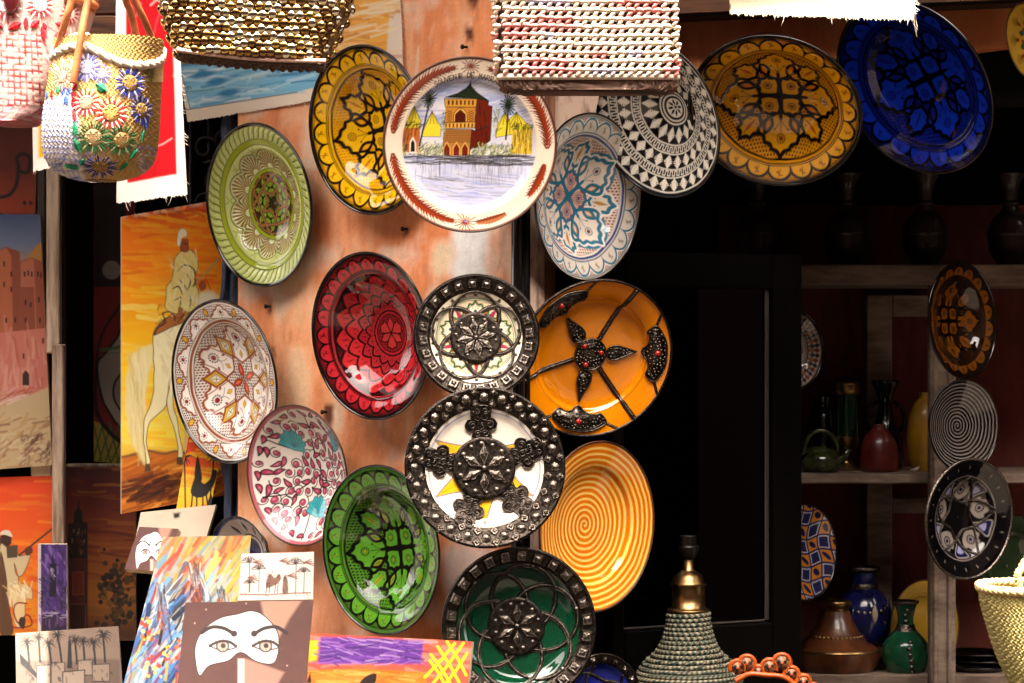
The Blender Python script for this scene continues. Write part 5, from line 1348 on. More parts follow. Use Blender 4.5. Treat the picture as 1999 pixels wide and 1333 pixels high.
def paint_purple(p):
    p.C[:] = lin('#c4503c'); p.strokes((600, 1238, 925, 1333), 80, 60, 10, ['#c8603c', '#b8443c', '#d07a6a', '#c88a78'], 5, 14, 3)
    p.fill([(600, 1250), (622, 1250), (618, 1288), (603, 1292)], '#d8c010', soft=4)
    p.fill([(626, 1243), (828, 1250), (822, 1296), (622, 1296)], '#5a2c84', soft=3)
    p.strokes((628, 1247, 822, 1294), 130, 40, 3.5, ['#6a3a96', '#4a2470', '#8a5aa8', '#a888b8', '#3c1c60'], 4, 18, 4)
    p.fill([(600, 1308), (700, 1305), (832, 1312), (835, 1340), (600, 1340)], '#d06a14'); p.strokes((600, 1310, 832, 1333), 60, 50, 6, ['#e08a2c', '#c85a10', '#d8782a', '#e8a050'], 3, 10, 5)
    p.fill([(598, 1333), (606, 1312), (608, 1333)], '#201410'); p.fill(spline([(700, 1340), (712, 1322), (732, 1314), (736, 1322), (728, 1340)], True, 4), '#241814')
    for a, b in (((845, 1335), (905, 1255)), ((870, 1335), (912, 1275)), ((830, 1322), (888, 1256)), ((855, 1262), (898, 1335)), ((873, 1252), (910, 1318)), ((840, 1290), (868, 1335)), ((842, 1278), (880, 1335))): p.stroke([a, ((a[0] + b[0]) / 2 + 2, (a[1] + b[1]) / 2), b], 5.5, '#e0cc18')

def paint_sea(p):
    p.C[:] = lin('#e6d6c2')
    a, b = np.array([365., 237.]), np.array([790., 168.])
    q = p.P; ins = [(352, -60), (350, 118), (372, 213), (590, 178), (588, 160), (757, 135), (766, -60)]
    p.fill(ins, '#f0b050'); p.strokes((560, -60, 768, 130), 90, 70, 9, ['#e8b060', '#d88a34', '#f0c888', '#e09a40', '#c8742a'], 2, 12, 3); p.strokes((640, 0, 768, 90), 22, 60, 6, ['#f4e0bc', '#f0d8a8'], -12, 10, 13)
    p.fill([(348, 100), (420, 112), (360, 140)], '#8a8a3c'); p.fill([(352, 128), (430, 118), (600, 132), (640, 128), (640, 165), (590, 178), (372, 213)], '#7ab8d8')
    m0 = p.cov(0 * p.r - 1)
    p.strokes((355, 125, 625, 205), 110, 80, 6, ['#4a90b8', '#8ec0d4', '#b8d8e4', '#3a7ca8', '#a0ccdc', '#d8e8ec'], -9, 9, 4, inside=lambda x, y: y < 213 - (x - 372) * .16 - 5 and x > 350 + (y - 118) * .23 + 5)
    for x, y, l in ((428, 158, 22), (452, 180, 26), (400, 145, 30)): p.fill(leaf(x, y, l * 2, 15, 80), '#3a80ac', soft=5)
    p.stroke(spline([(365, 235 - 23), (372, 213), (590, 178)], False, 3), 1.6, '#5a4a3c'); p.stroke([(352, 128), (372, 213)], 1.4, '#5a4a3c')
    p.stroke([(366, 172), (369, 168), (367, 176), (373, 170), (376, 174)], 1.2, '#2a3038')

def bordered(col, box, border='#e9ded0', strokes=None, ang=88):
    def f(p):
        p.C[:] = lin(border); p.fill(box, col, soft=1.5)
        if strokes: p.strokes(*strokes)
        p.tint(.05, .03)
    return f

def paint_castle(p):
    p.grad(1, [(415, '#3a4a70'), (480, '#6a7490'), (520, '#a87c58'), (760, '#c0705c'), (800, '#c8ac80'), (915, '#b89468')])
    p.fill([(55, 500), (72, 478), (100, 462), (100, 520), (55, 520)], '#b07a34')
    p.fill([(-5, 490), (12, 482), (38, 492), (40, 660), (-5, 680)], '#b0603c', edge='#5a2c1c', ew=1); p.fill([(12, 482), (38, 492), (40, 660), (26, 660), (22, 500)], '#8a4228')
    p.fill([(40, 510), (62, 503), (84, 512), (88, 660), (40, 670)], '#b4664a', edge='#6a3420', ew=1); p.fill([(66, 506), (84, 512), (88, 660), (72, 660)], '#944830')
    p.fill([(38, 560), (66, 560), (70, 660), (38, 665)], '#8c4630'); p.fill([(-5, 650), (90, 640), (92, 765), (-5, 765)], '#c87462')
    p.strokes((0, 640, 92, 760), 40, 40, 7, ['#d08474', '#b8604c', '#d89a84'], 88, 12, 3)
    for x, y in ((8, 510), (8, 550), (22, 530), (22, 560), (48, 530), (55, 528), (62, 530), (74, 530), (80, 532), (50, 585), (60, 590), (12, 620), (30, 620), (50, 620), (76, 580), (78, 620), (46, 690), (84, 660)): p.fill([(x - 1.8, y), (x + 1.8, y), (x + 1.6, y + 10), (x - 1.6, y + 10)], '#2c1410')
    p.fill([(44, 752), (44, 730), (50, 722), (57, 730), (57, 752)], '#3a1a18'); p.strokes((0, 760, 95, 785), 30, 26, 5, ['#d8a49a', '#a8442c', '#e0c0b0'], -25, 14, 5)
    p.fill([(-5, 800), (95, 755), (102, 800), (102, 915), (-5, 915)], '#c4aa80'); p.strokes((0, 810, 100, 912), 60, 24, 5, ['#d8c49a', '#b8945c', '#a87850', '#8a5a40'], -35, 30, 6); p.strokes((40, 850, 100, 905), 60, 12, 5, ['#6a4034', '#8a5a4c', '#4a2c24', '#d8bca0'], -50, 40, 7)

def paint_script(p):
    p.grad(1, [(230, '#5a1c0c'), (330, '#6a200c'), (420, '#a03c12')]); p.stroke(spline([(0, 385), (18, 380), (32, 360), (36, 325), (33, 308), (45, 300), (58, 310), (55, 335), (40, 335)], False, 6), 7, '#160a08'); p.dot((48, 396), 4, '#160a08'); p.dot((60, 396), 4, '#160a08'); p.tint(.15, .04)

def paint_rider(p):
    p.grad(1, [(930, '#d83c0a'), (1040, '#e2560c'), (1120, '#e07a12'), (1235, '#dc8a18')]); p.strokes((0, 930, 116, 1230), 60, 70, 9, ['#e05a0c', '#d84a0a', '#e88018', '#e06a10'], 3, 8, 3)
    p.stroke([(0, 1105), (40, 1082), (115, 1022)], 4, '#4a3020'); p.fill(spline([(0, 1050), (8, 1038), (20, 1040), (22, 1060), (12, 1068), (0, 1066)], True, 4), '#3a2018'); p.fill(spline([(0, 1044), (5, 1036), (18, 1036), (24, 1048), (10, 1044)], True, 4), '#d8ccb4')
    p.fill(spline([(0, 1066), (14, 1068), (34, 1066), (36, 1085), (55, 1082), (58, 1090), (44, 1122), (32, 1122), (28, 1100), (36, 1130), (30, 1150), (0, 1150)], True, 4), '#c8b48c', edge='#5a4028', ew=1.5); p.fill([(12, 1066), (34, 1064), (34, 1088), (14, 1090)], '#4a3c28'); p.fill(spline([(48, 1072), (60, 1066), (64, 1078), (52, 1085)], True, 4), '#5a3020')
    p.fill(spline([(0, 1080), (12, 1120), (18, 1180), (26, 1235), (0, 1235)], True, 4), '#5a3a24')
    p.fill(spline([(20, 1145), (45, 1140), (62, 1150), (62, 1170), (50, 1170), (48, 1210), (38, 1228), (28, 1215), (24, 1180)], True, 4), '#dcc08c', edge='#7a5a34', ew=1.2); p.strokes((15, 1140, 65, 1172), 30, 20, 4, ['#e8d8b0', '#c8a868', '#f0e4c4'], 70, 40, 4)
    p.stroke(spline([(52, 1178), (32, 1178), (27, 1195), (36, 1216), (52, 1200), (62, 1212), (58, 1222), (30, 1225), (22, 1218)], False, 6), 3, '#8a1a10'); p.fill(spline([(36, 1218), (40, 1205), (50, 1208), (46, 1228)], True, 4), '#3a2820')

def paint_tower(p):
    p.grad(1, [(905, '#4a0f08'), (985, '#7a1e08'), (1060, '#a04c0c'), (1160, '#b06a10'), (1235, '#5a300c')]); p.strokes((128, 910, 262, 1200), 50, 70, 8, ['#8a300a', '#a8560e', '#6a1c08', '#b06a12'], 2, 8, 3)
    k, m = '#190c0a', '#5a1c10'
    p.fill([(134, 1025), (170, 1022), (170, 1235), (132, 1235)], m, edge=k, ew=2); p.fill([(134, 1022), (170, 1020), (170, 1090), (134, 1092)], '#240e0a'); p.fill([(143, 1022), (145, 1000), (150, 995), (153, 972), (156, 995), (161, 1000), (162, 1022)], k)
    for y in (1040, 1058, 1075): p.strokes((136, y - 4, 168, y + 5), 10, 8, 2.5, ['#6a2a14', '#8a4420', '#c09060'], 90, 10, y)
    p.fill([(142, 1118), (163, 1117), (163, 1160), (142, 1162)], '#7a2c18', edge='#a85a2c', ew=1.4); p.fill([(136, 1180), (168, 1180), (166, 1235), (136, 1235)], '#3a120c', edge='#8a4a24', ew=1.2)
    rs = random.Random(4)
    for _ in range(150):
        x, y = rs.gauss(228, 22), rs.gauss(1170, 38)
        if x > 190 - (y - 1170) * .1 and y < 1235: p.dot((x, y), rs.uniform(3, 6.5), rs.choice(['#3a240c', '#5a3a10', '#241408', '#7a5214', '#2c1c0a']))

def paint_violet(p):
    p.C[:] = lin('#d6c8c4'); p.fill([(80, 1063), (130, 1063), (130, 1235), (80, 1235)], '#4a2c78'); p.strokes((82, 1065, 130, 1230), 70, 26, 6, ['#5a3a8c', '#38205c', '#6e4c9c', '#8a6ab0', '#2c1a48'], 80, 30, 3)
    k = '#1c1228'; p.fill([(97, 1100), (110, 1100), (110, 1165), (97, 1165)], k); p.fill([(100, 1100), (103, 1075), (106, 1100)], k); p.strokes((98, 1105, 109, 1130), 12, 8, 2, ['#8a7a9a', '#c0b4c8'], 70, 30, 4)
    p.strokes((80, 1125, 96, 1190), 50, 9, 3, [k, '#2a1c3a', '#5a4a78'], 60, 60, 5); p.strokes((112, 1135, 130, 1190), 50, 9, 3, [k, '#2a1c3a', '#5a4a78'], 60, 60, 6); p.fill([(82, 1205), (105, 1190), (130, 1205), (130, 1235), (82, 1235)], '#2a1840'); p.strokes((82, 1195, 130, 1210), 24, 12, 2, ['#c8bcd8', '#9a8ab8'], 10, 30, 7); p.strokes((82, 1210, 130, 1233), 20, 16, 3, ['#5a2c60', '#1c1228', '#7a5a9a'], 90, 6, 8)

def paint_palms(p):
    p.C[:] = lin('#a88c78'); p.tint(.08, .04); k = '#120e0d'
    p.fill([(30, 1290), (80, 1288), (120, 1296), (175, 1285), (235, 1288), (235, 1340), (30, 1340)], '#8a7060', soft=5)
    for i, (x, h, s, l) in enumerate(((57, 42, 14, -4), (78, 48, 14, -3), (100, 40, 13, -6), (120, 52, 13, -8), (150, 46, 14, -4), (165, 40, 13, -3), (186, 42, 14, -4), (205, 52, 16, -4))): palm(p, x, 1296 - (i % 2) * 4, h, s * 1.1, k, 12, l, i + 2, 4)
    p.fill([(131, 1305), (133, 1255), (136, 1238), (139, 1258), (141, 1305)], k)
    for a, b in (((72, 1300), (98, 1340)), ((100, 1295), (126, 1340)), ((152, 1290), (180, 1318)), ((180, 1298), (214, 1330))): p.fill([a, (b[0], a[1] - 2), (b[0], b[1]), (a[0], b[1])], '#b8a08c', edge=k, ew=1.5)
    p.fill([(122, 1312), (165, 1308), (165, 1340), (122, 1340)], '#c4ae9a', edge=k, ew=2); p.fill([(38, 1275), (52, 1290), (72, 1315), (72, 1325), (40, 1296)], k); p.strokes((45, 1290, 220, 1330), 40, 9, 3, [k, '#3a2c26'], 85, 30, 9)

def paint_ladder(p):                                                # large bold abstract deep in the left opening
    p.C[:] = lin('#8a1410'); k = '#0c0a0a'; p.fill([(183, 360), (245, 360), (245, 560), (183, 560)], '#24100f')
    p.dot((218, 527), 18, '#a89a90'); p.strokes((205, 515, 235, 540), 6, 18, 2, ['#7a6c64'], 5, 5, 3)
    p.fill(spline([(245, 640), (228, 660), (205, 690), (190, 710), (195, 760), (210, 800), (245, 830)], True, 5), '#b0a294', edge=k, ew=5); p.fill(spline([(245, 730), (225, 745), (222, 775), (235, 800), (245, 805)], True, 5), '#9a8e84', edge=k, ew=4); p.strokes((205, 670, 240, 700), 5, 40, 5, ['#5a7a3a'], -8, 5, 4)
    p.fill([(180, 820), (205, 830), (245, 880), (245, 910), (180, 910)], '#b89a30')
    for q in range(5): p.stroke([(182 + q * 16, 825), (200 + q * 16, 905)], 3, '#3a6a3a'); p.stroke([(200 + q * 16, 830), (180 + q * 12, 905)], 3, '#3a6a3a')
    p.stroke(spline([(186, 780), (192, 812), (215, 845), (245, 870)], False, 5), 8, k); p.stroke(spline([(245, 570), (232, 600), (205, 640), (190, 690), (186, 780)], False, 5), 5, k)

def dimmed(f, k):
    """canvas with the shade of the left opening multiplied into its paint"""
    def g(p): f(p); p.C *= k  # every colour scaled down alike to stand for shade
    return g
painting('horse_painting', 'orange canvas of a robed rider on a cream horse seen from behind', [(237, 423), (452, 385), (446, 965), (237, 1003)], [.80, .86, .86, .80], paint_horse, thick=.02, res=.66, warp=1.5)
painting('camel_painting', 'narrow sunset canvas with a black camel silhouette and palms', [(368, 852), (436, 862), (405, 1022), (340, 1018)], [.79, .80, .72, .72], paint_camel, res=.9, thick=.015)
painting('eyes_painting', 'large brown canvas with a veiled face showing two eyes, at the bottom', [(362, 1176), (612, 1172), (596, 1352), (345, 1352)], [.16, .20, .10, .06], mask_face(345, 1172, 262, 160, True), res=.8, thick=.02)
painting('eyes_painting', 'small tilted brown canvas with a veiled face above the abstract canvas', [(272, 1028), (348, 1032), (320, 1116), (243, 1110)], [.52, .50, .46, .48], mask_face(252, 1026, 92, 92, False), res=1.2, thick=.02)
painting('abstract_painting', 'colourful abstract canvas of feathered figures leaning at the lower left', [(318, 1048), (490, 1045), (462, 1352), (236, 1352)], [.44, .46, .30, .28], paint_abstract, res=.75, thick=.02)
painting('sketch_painting', 'small white canvas with brown camel and palm sketch', [(472, 1081), (613, 1077), (611, 1170), (465, 1172)], [.30, .33, .30, .27], paint_sketch, res=.95, thick=.022)
painting('abstract_painting', 'orange and purple canvas with a yellow lattice at the bottom edge', [(606, 1236), (922, 1252), (912, 1352), (598, 1352)], [-.10, -.15, -.16, -.12], paint_purple, res=.75, thick=.02)
painting('castle_painting', 'canvas of pink earthen towers under a blue sky in the left opening', [(-30, 418), (78, 418), (102, 908), (-30, 918)], .98, dimmed(paint_castle, 0.62), res=.7, thick=.02)
painting('script_painting', 'dark orange canvas with a black curved letter at the upper left', [(-30, 225), (75, 232), (68, 422), (-30, 414)], 1.02, dimmed(paint_script, 0.6), res=.5, thick=.02)
painting('rider_painting', 'orange canvas of a white robed rifleman and horse at the lower left edge', [(-30, 932), (115, 928), (116, 1240), (-30, 1240)], [1.0, 1.0, .98, .98], dimmed(paint_rider, 0.7), res=.8, thick=.02)
painting('tower_painting', 'dark sunset canvas with a tall minaret and bush', [(128, 912), (265, 912), (265, 1250), (128, 1250)], [1.16, 1.16, 1.10, 1.10], dimmed(paint_tower, 0.55), res=.75, thick=.02)
painting('tower_painting', 'narrow violet canvas with a small minaret beside the rifleman canvas', [(74, 1062), (130, 1062), (132, 1238), (74, 1236)], .90, dimmed(paint_violet, 0.6), res=1.0, thick=.018)
painting('palms_painting', 'sepia canvas with a row of black palm trees in the lower left corner', [(30, 1236), (231, 1222), (240, 1352), (32, 1352)], [.84, .86, .80, .78], dimmed(paint_palms, 0.5), res=.8, thick=.02)
painting('abstract_painting', 'bold red, black and grey abstract canvas deep in the left opening', [(183, 360), (262, 360), (262, 908), (183, 900)], 1.25, dimmed(paint_ladder, 0.5), res=.6, thick=.02)

painting('painted_cloth', 'beach scene canvas with blue sea and raw frayed border behind the sequin bag', [(318, -62), (776, -62), (790, 166), (366, 238)], [on_wall(318, 0).y - .012, on_wall(776, 0).y - .012, on_wall(790, 0).y - .012, on_wall(366, 0).y - .012], paint_sea, thick=.0015, res=.6, mat='cloth_paint', edge='canvas_raw', sag=.004, fray=.004, cat='canvas', seed=2)
painting('painted_cloth', 'red canvas with white frayed border behind the flower basket', [(228, -70), (338, -70), (366, 380), (226, 397)], [-.30, -.34, -.32, -.28],
         bordered('#b8121c', [(246, -80), (330, -80), (347, 340), (246, 357)], '#ece4dc', ((248, 0, 345, 350), 14, 34, 5, ['#d8606a', '#e8c8c4', '#a00c16'], -50, 25, 5)), thick=.0015, res=.55, mat='cloth_paint', edge='canvas_raw', sag=.006, fray=.005, cat='canvas', seed=3)
painting('painted_cloth', 'yellow canvas with white border peeping out left of the flower basket', [(62, 150), (215, 150), (215, 305), (64, 334)], -.36,
         bordered('#d8a808', [(76, 140), (205, 140), (205, 290), (74, 308)], '#e8ded4'), thick=.0015, res=.3, mat='cloth_paint', edge='canvas_raw', sag=.005, fray=.004, cat='canvas', seed=4)
painting('raw_canvas', 'bare cream canvas edge hanging at the top right', [(1424, -60), (1788, -60), (1784, 40), (1426, 27)], [-.80, -.78, -.78, -.80], lambda p: (p.C.__setitem__(slice(None), lin('#a2947f')), p.tint(.10, .03)), thick=.0015, res=.5, mat='cloth_paint', edge='canvas_raw', sag=.006, fray=.006, cat='canvas', seed=5)
mb = MB()
for dx, l in ((0, 34), (3, 30), (-2, 20)): mb.tube([W(1784 + dx, 36, -.775), W(1786 + dx * 1.5, 36 + l * .5, -.77), W(1790 - dx * .5, 38 + l, -.772)], .0007, 4)
mb.tube([W(1783, -5, -.785), W(1786, 18, -.78), W(1788, 40, -.775)], .0009, 4)
tag(mb.build('loose_thread', M['canvas_raw']), 'loose cream thread dangling from the bare canvas', 'thread')

# boards behind the small canvases
painting('board', 'bare wooden board behind the small veiled face canvas', [(275, 1000), (422, 985), (402, 1052), (262, 1062)], [.72, .72, .70, .70], lambda p: (p.C.__setitem__(slice(None), lin('#d6c4ae')), p.tint(.1, .03), p.fill([(338, 1002), (352, 1000), (350, 1010), (340, 1012)], '#1a1210')), thick=.02, res=.35, cat='board')

# ------------------------------------------------------------------ bags hanging in the sun
def pieces(parent, name, meshes, mats, limit=300):
    """alike pieces of one thing: the first 300 as parts, the rest joined as stuff"""
    for k, (i, m) in enumerate(mats[:limit]): inst(name, meshes[i], parent, m)
    rest = mats[limit:]
    if rest:
        V = []; F = []; mi = []; n = 0
        mm = []
        for me in meshes:
            for t in me.materials:
                if t not in mm: mm.append(t)
        cache = [(np.array([v.co[:] for v in me.vertices]), [tuple(p.vertices) for p in me.polygons], mm.index(me.materials[0])) for me in meshes]
        for i, m in rest:
            v, f, t = cache[i]; A = np.array(m); V.append(v @ A[:3, :3].T + A[:3, 3]); F += [tuple(a + n for a in q) for q in f]; mi += [t] * len(f); n += len(v)
        o = inst(name, np_mesh(name, np.concatenate(V), F, mm, mi), parent); o['kind'] = 'stuff'

class Bag:
    """a soft bag: front given by left/right edges in pixels for each height, swelling towards the viewer"""
    def __init__(s, y0, rows, depth, power=2.6):
        s.y0 = y0; ys = [r[0] for r in rows]; s.L = interp_curve([(r[0], r[1]) for r in rows]); s.Rr = interp_curve([(r[0], r[2]) for r in rows]); s.D = interp_curve([(r[0], r[3] if len(r) > 3 else depth) for r in rows]); s.p = power
        s.ya, s.yb = ys[0], ys[-1]
    def pos(s, t, py, out=0.0):
        """t: angle round the bag, -pi/2 left edge, 0 front, pi/2 right edge"""
        l, r, d = float(s.L(py)), float(s.Rr(py)), float(s.D(py)); c, h = (l + r) / 2, (r - l) / 2
        e = 2 / s.p; x = math.copysign(abs(math.sin(t)) ** e, math.sin(t)); z = math.copysign(abs(math.cos(t)) ** e, math.cos(t))
        P = W(c + h * x, py, s.y0); return Vector((P.x, P.y - d * z, P.z))
    def at_px(s, px, py):
        l, r = float(s.L(py)), float(s.Rr(py)); x = max(-1, min(1, (px - (l + r) / 2) / ((r - l) / 2))); return math.copysign(math.asin(min(1, abs(x) ** (s.p / 2))), x)
    def frame(s, px, py, out=0.0, spin=0.0):
        """a patch of the front: x right, y up, z outward"""
        t = s.at_px(px, py); e = .02; P = s.pos(t, py); a = s.pos(t + e, py) - s.pos(t - e, py); b = s.pos(t, py - 2) - s.pos(t, py + 2)
        a.normalize(); n = a.cross(b).normalized(); b = n.cross(a); m = Matrix.Identity(4)
        for i in range(3): m[i][0], m[i][1], m[i][2], m[i][3] = a[i], b[i], n[i], P[i] + n[i] * out
        return m @ Matrix.Rotation(math.radians(spin), 4, 'Z')
    def body(s, name, mat, parent, paint, res=.62, bottom=True, base='#ffffff', relief=None, top=None):
        nv = int((s.yb - s.ya) * res); w = float(np.max(s.Rr(np.linspace(s.ya, s.yb, 9)) - s.L(np.linspace(s.ya, s.yb, 9)))); nu = int(w * res * 1.5); nb = nu // 3; V = []; P2 = []
        ts = list(np.linspace(-PI / 2, PI / 2, nu)) + list(np.linspace(PI / 2, 3 * PI / 2, nb + 2))[1:-1]; n = len(ts)
        for py in np.linspace(s.ya, s.yb, nv):
            for t in ts: q = s.pos(t, py); V.append(q); P2.append(((q.x) * 1000 * CAM_D / (CAM_D + s.y0) + 999.5, py))
        pt = Painter(np.array(P2), 1.15 / res / 2, base, warp=1.2, wf=.08); paint(pt)
        V = np.array([tuple(v) for v in V]); nrm = np.zeros_like(V); G = V.reshape(nv, n, 3)
        du = np.roll(G, -1, 1) - np.roll(G, 1, 1); dv = np.gradient(G, axis=0); nn = np.cross(dv, du); nn /= np.linalg.norm(nn, axis=2, keepdims=True) + 1e-12
        if (nn[nv // 2, nu // 2][1]) > 0: nn = -nn
        V = (G + nn * pt.H.reshape(nv, n, 1)).reshape(-1, 3)
        F = [(j * n + i, (j + 1) * n + i, (j + 1) * n + (i + 1) % n, j * n + (i + 1) % n) for j in range(nv - 1) for i in range(n)]
        if bottom: F.append(tuple((nv - 1) * n + i for i in range(n)))
        return inst(name, np_mesh(name, V, F, [M[mat]], paint=pt.C), parent)

def daisy(R, n, cols, core):
    """embroidered flower: n satin stitches round a knotted centre"""
    mb = MB()
    for k in range(n):
        g = 2 * PI * k / n; c, s = math.cos(g), math.sin(g); a, b, w, h = R * .50, R * (.92 + .10 * ((k * 7) % 3)), R * .055, R * .03; mb.col = lin(cols[k % len(cols)])
        V = [(a, -w * .6, .0), (b * .8, -w, 0), (b, 0, 0), (b * .8, w, 0), (a, w * .6, 0), (a * 1.1, 0, h), (b * .8, 0, h)]
        mb.add([(x * c - y * s, x * s + y * c, z) for x, y, z in V], [(0, 1, 6, 5), (1, 2, 6), (2, 3, 6), (3, 4, 5, 6), (4, 0, 5)])
    mb.col = lin(core[0]); mb.lathe([(R * .50, 0), (R * .42, R * .05), (R * .2, R * .07), (.0001, R * .075)], 14)
    rs = random.Random(n)
    for k in range(34):
        g, r = rs.uniform(0, 6.28), R * .46 * math.sqrt(rs.random()); mb.col = lin(core[k % len(core)]); mb.dome((r * math.cos(g), r * math.sin(g), R * .045), R * .055, R * .05, 5, 2)
    return mb.mesh('embroidered_flower', M['straw_paint'], paint=True)
def satin_leaf(L, Wd, col, col2):
    mb = MB(); n = 7
    for k in range(n):
        t0, t1 = k / n, (k + 1) / n; f = lambda t: Wd / 2 * math.sin(PI * (t * .94 + .03)); mb.col = lin(col if k % 2 else col2); h = Wd * .18
        mb.add([(-f(t0), (t0 - .5) * L, 0), (f(t0), (t0 - .5) * L, 0), (f(t1), (t1 - .5) * L, 0), (-f(t1), (t1 - .5) * L, 0), (0, (t0 - .5) * L, h), (0, (t1 - .5) * L, h)], [(0, 4, 5, 3), (4, 1, 2, 5)])
    return mb.mesh('embroidered_leaf', M['straw_paint'], smooth=False, paint=True)
def cord(name, pts, r, mat, parent, seg=10, flat=1.0): 
    mb = MB(); mb.tube([Vector(p) for p in spline([tuple(p) for p in pts], False, 8)], r, seg, flat=flat); return mb.build(name, M[mat], parent)

# --- straw tote with dyed stripes
tote = empty('straw_tote', W(1142, 10, -.86)); tag(tote, 'cream crocheted straw tote with pink stains at the top centre', 'bag'); ti = Matrix.Translation(-W(1142, 10, -.86))
B = Bag(-.88, [(-90, 958, 1312), (60, 968, 1320), (150, 974, 1320), (170, 974, 1320), (177, 979, 1316), (181, 990, 1306)], .055, 5)
body = B.body('woven_body', 'straw_paint', tote, lambda p: (p.C.__setitem__(slice(None), lin('#4a382c')), p.tint(.3, .08), p.all(np.clip((p.P[:, 1] - 150) / 3, 0, 1), '#6a5044'), p.tint(.5, .35), p.H.__iadd__(.006 * fbm(p.P0 * .25, 5) * np.clip((p.P[:, 1] - 150) / 3, 0, 1))), res=.3); body.matrix_local = ti
for nm, c, c2 in (('a', '#cdbca8', '#b09c86'), ('b', '#caa698', '#b48c7c'), ('c', '#bc7a70', '#a05c56'), ('d', '#b4a8b0', '#948898')): M['stitch_' + nm] = plain_mat('straw_stitch_' + nm, c, .8, col2=c2, vscale=300, bump=(400.0, .4, .001, 2))
def stitch_mesh(mat):
    mb = MB(); V = []; n = 8
    e = [(-.0042, -.0062, .0), (-.0028, -.0035, .003), (-.0004, .0, .0042), (.0022, .0034, .0036), (.004, .0058, .001)]
    mb.tube(e, [.0024, .0034, .0038, .0034, .0026], 7); e = [(-.0076, .0046, .001), (-.0035, .0066, .0042), (.002, .0062, .0046), (.0076, .0046, .001)]; mb.tube(e, [.0032, .0040, .0040, .0032], 7); return mb.mesh('stitch', M[mat])
SM = [stitch_mesh('stitch_' + k) for k in 'abcd']; rs = random.Random(4); L = []
for j in range(16):
    py = 147 - j * 16.4
    for i in range(21):
        px = 976 + i * 16.8 + (j % 2) * 3 + rs.uniform(-1, 1) - (150 - py) * .03; yy = py + (px - 1142) * .010 + rs.uniform(-.8, .8) + 4 * math.sin((px - 976) / 345 * PI)
        a = vnoise(np.array([[px * .012, py * .035]]), 7)[0] + vnoise(np.array([[px * .03, py * .05]]), 9)[0] * .5; k = 2 if a > .55 else 1 if a > .22 else 3 if a < -.62 else 0
        L.append((k, ti @ B.frame(px, yy, .003, rs.uniform(-8, 8)) @ Matrix.Scale(rs.uniform(.94, 1.08), 4)))
pieces(tote, 'stitch', SM, L, 300)
mb = MB()
for py, r in ((154, .0055),):
    mb.tube([B.pos(t, py + 4 * math.sin((t + PI / 2)) * .6) + Vector((0, -.002, 0)) for t in np.linspace(-PI / 2, 3 * PI / 2, 90)[:-1]], r, 7, closed=True)
o = mb.build('base_cord', M['stitch_a'], tote); o.matrix_local = ti
for dx in (-.06, .06): 
    c0 = W(1142 + dx * 1000, -85, -.93); o = cord('handle', [c0 + Vector((-.03, 0, 0)), c0 + Vector((-.02, .01, .35)), c0 + Vector((.03, .02, .62))], .006, 'leather', tote); o.matrix_local = ti

# --- bag covered in round metal sequins
M['sequin_gold'] = plain_mat('gold_sequin', '#c9a765', .16, 1.0, var=.1, vscale=60); M['sequin_pale'] = plain_mat('pale_sequin', '#d8ccb0', .14, 1.0); M['sequin_bronze'] = plain_mat('bronze_sequin', '#8a6a44', .2, 1.0)
sq = empty('sequin_bag', W(510, 0, -.84)); tag(sq, 'straw bag covered with gold sequin discs at the top', 'bag'); si = Matrix.Translation(-W(510, 0, -.84))
B = Bag(-.84, [(-110, 292, 705), (0, 312, 690), (60, 328, 668), (100, 345, 648), (118, 352, 640)], .07, 4)
shear = lambda px: 18 * max(0, (px - 345) / 300)
o = B.body('woven_body', 'straw_paint', sq, lambda p: (p.C.__setitem__(slice(None), lin('#7a5c3c')), p.tint(.3, .1)), res=.3); o.matrix_local = si
def sequin(mat):
    mb = MB(); mb.lathe([(.0078, .0), (.0082, .0012), (.0070, .0030), (.0050, .0046), (.0026, .0055), (.0001, .0058)], 12); return mb.mesh('sequin', M['sequin_' + mat])
SQ = [sequin(k) for k in ('gold', 'pale', 'bronze')]; rs = random.Random(2); L = []
for j in range(9):
    for i in range(21):
        f = (i + .5 * (j % 2)) / 20.5; py = 103 - j * 14.5 + rs.uniform(-2.5, 2.5); l, r = float(B.L(py)), float(B.Rr(py)); px = l + (r - l) * (.5 - .5 * math.cos(PI * f)) ** 1 if False else l + (r - l) * f
        m = B.frame(px, py + shear(px) * .75, .002); tl = Matrix.Rotation(rs.uniform(-.34, .34), 4, 'X') @ Matrix.Rotation(rs.uniform(-.34, .34), 4, 'Y')
        L.append((rs.choices((0, 1, 2), (3, 4, 4))[0], si @ m @ tl))
pieces(sq, 'sequin', SQ, L, 300)
mb = MB()
for k in range(3): mb.tube([W(346 + 288 * t, 103 + 22 * t + 6 * math.sin(PI * t) + k * 5, -.90 + k * .022) + Vector((0, 0, .0012 * math.sin(t * 160 + k))) for t in np.linspace(0, 1, 80)], [.0046 * (1 + .4 * math.sin(q * 1.3 + k * 2)) for q in range(80)], 6)
M['braid'] = plain_mat('brown_braid', '#4a3428', .85, var=.3, vscale=200)
o = mb.build('base_braid', M['braid'], sq); o.matrix_local = si
mb = MB(); mb.tube([W(346 + 290 * t, 97 + 22 * t + 6 * math.sin(PI * t), -.908) for t in np.linspace(0, 1, 40)], .0035, 6); o = mb.build('hem_cord', M['stitch_b'], sq); o.matrix_local = si

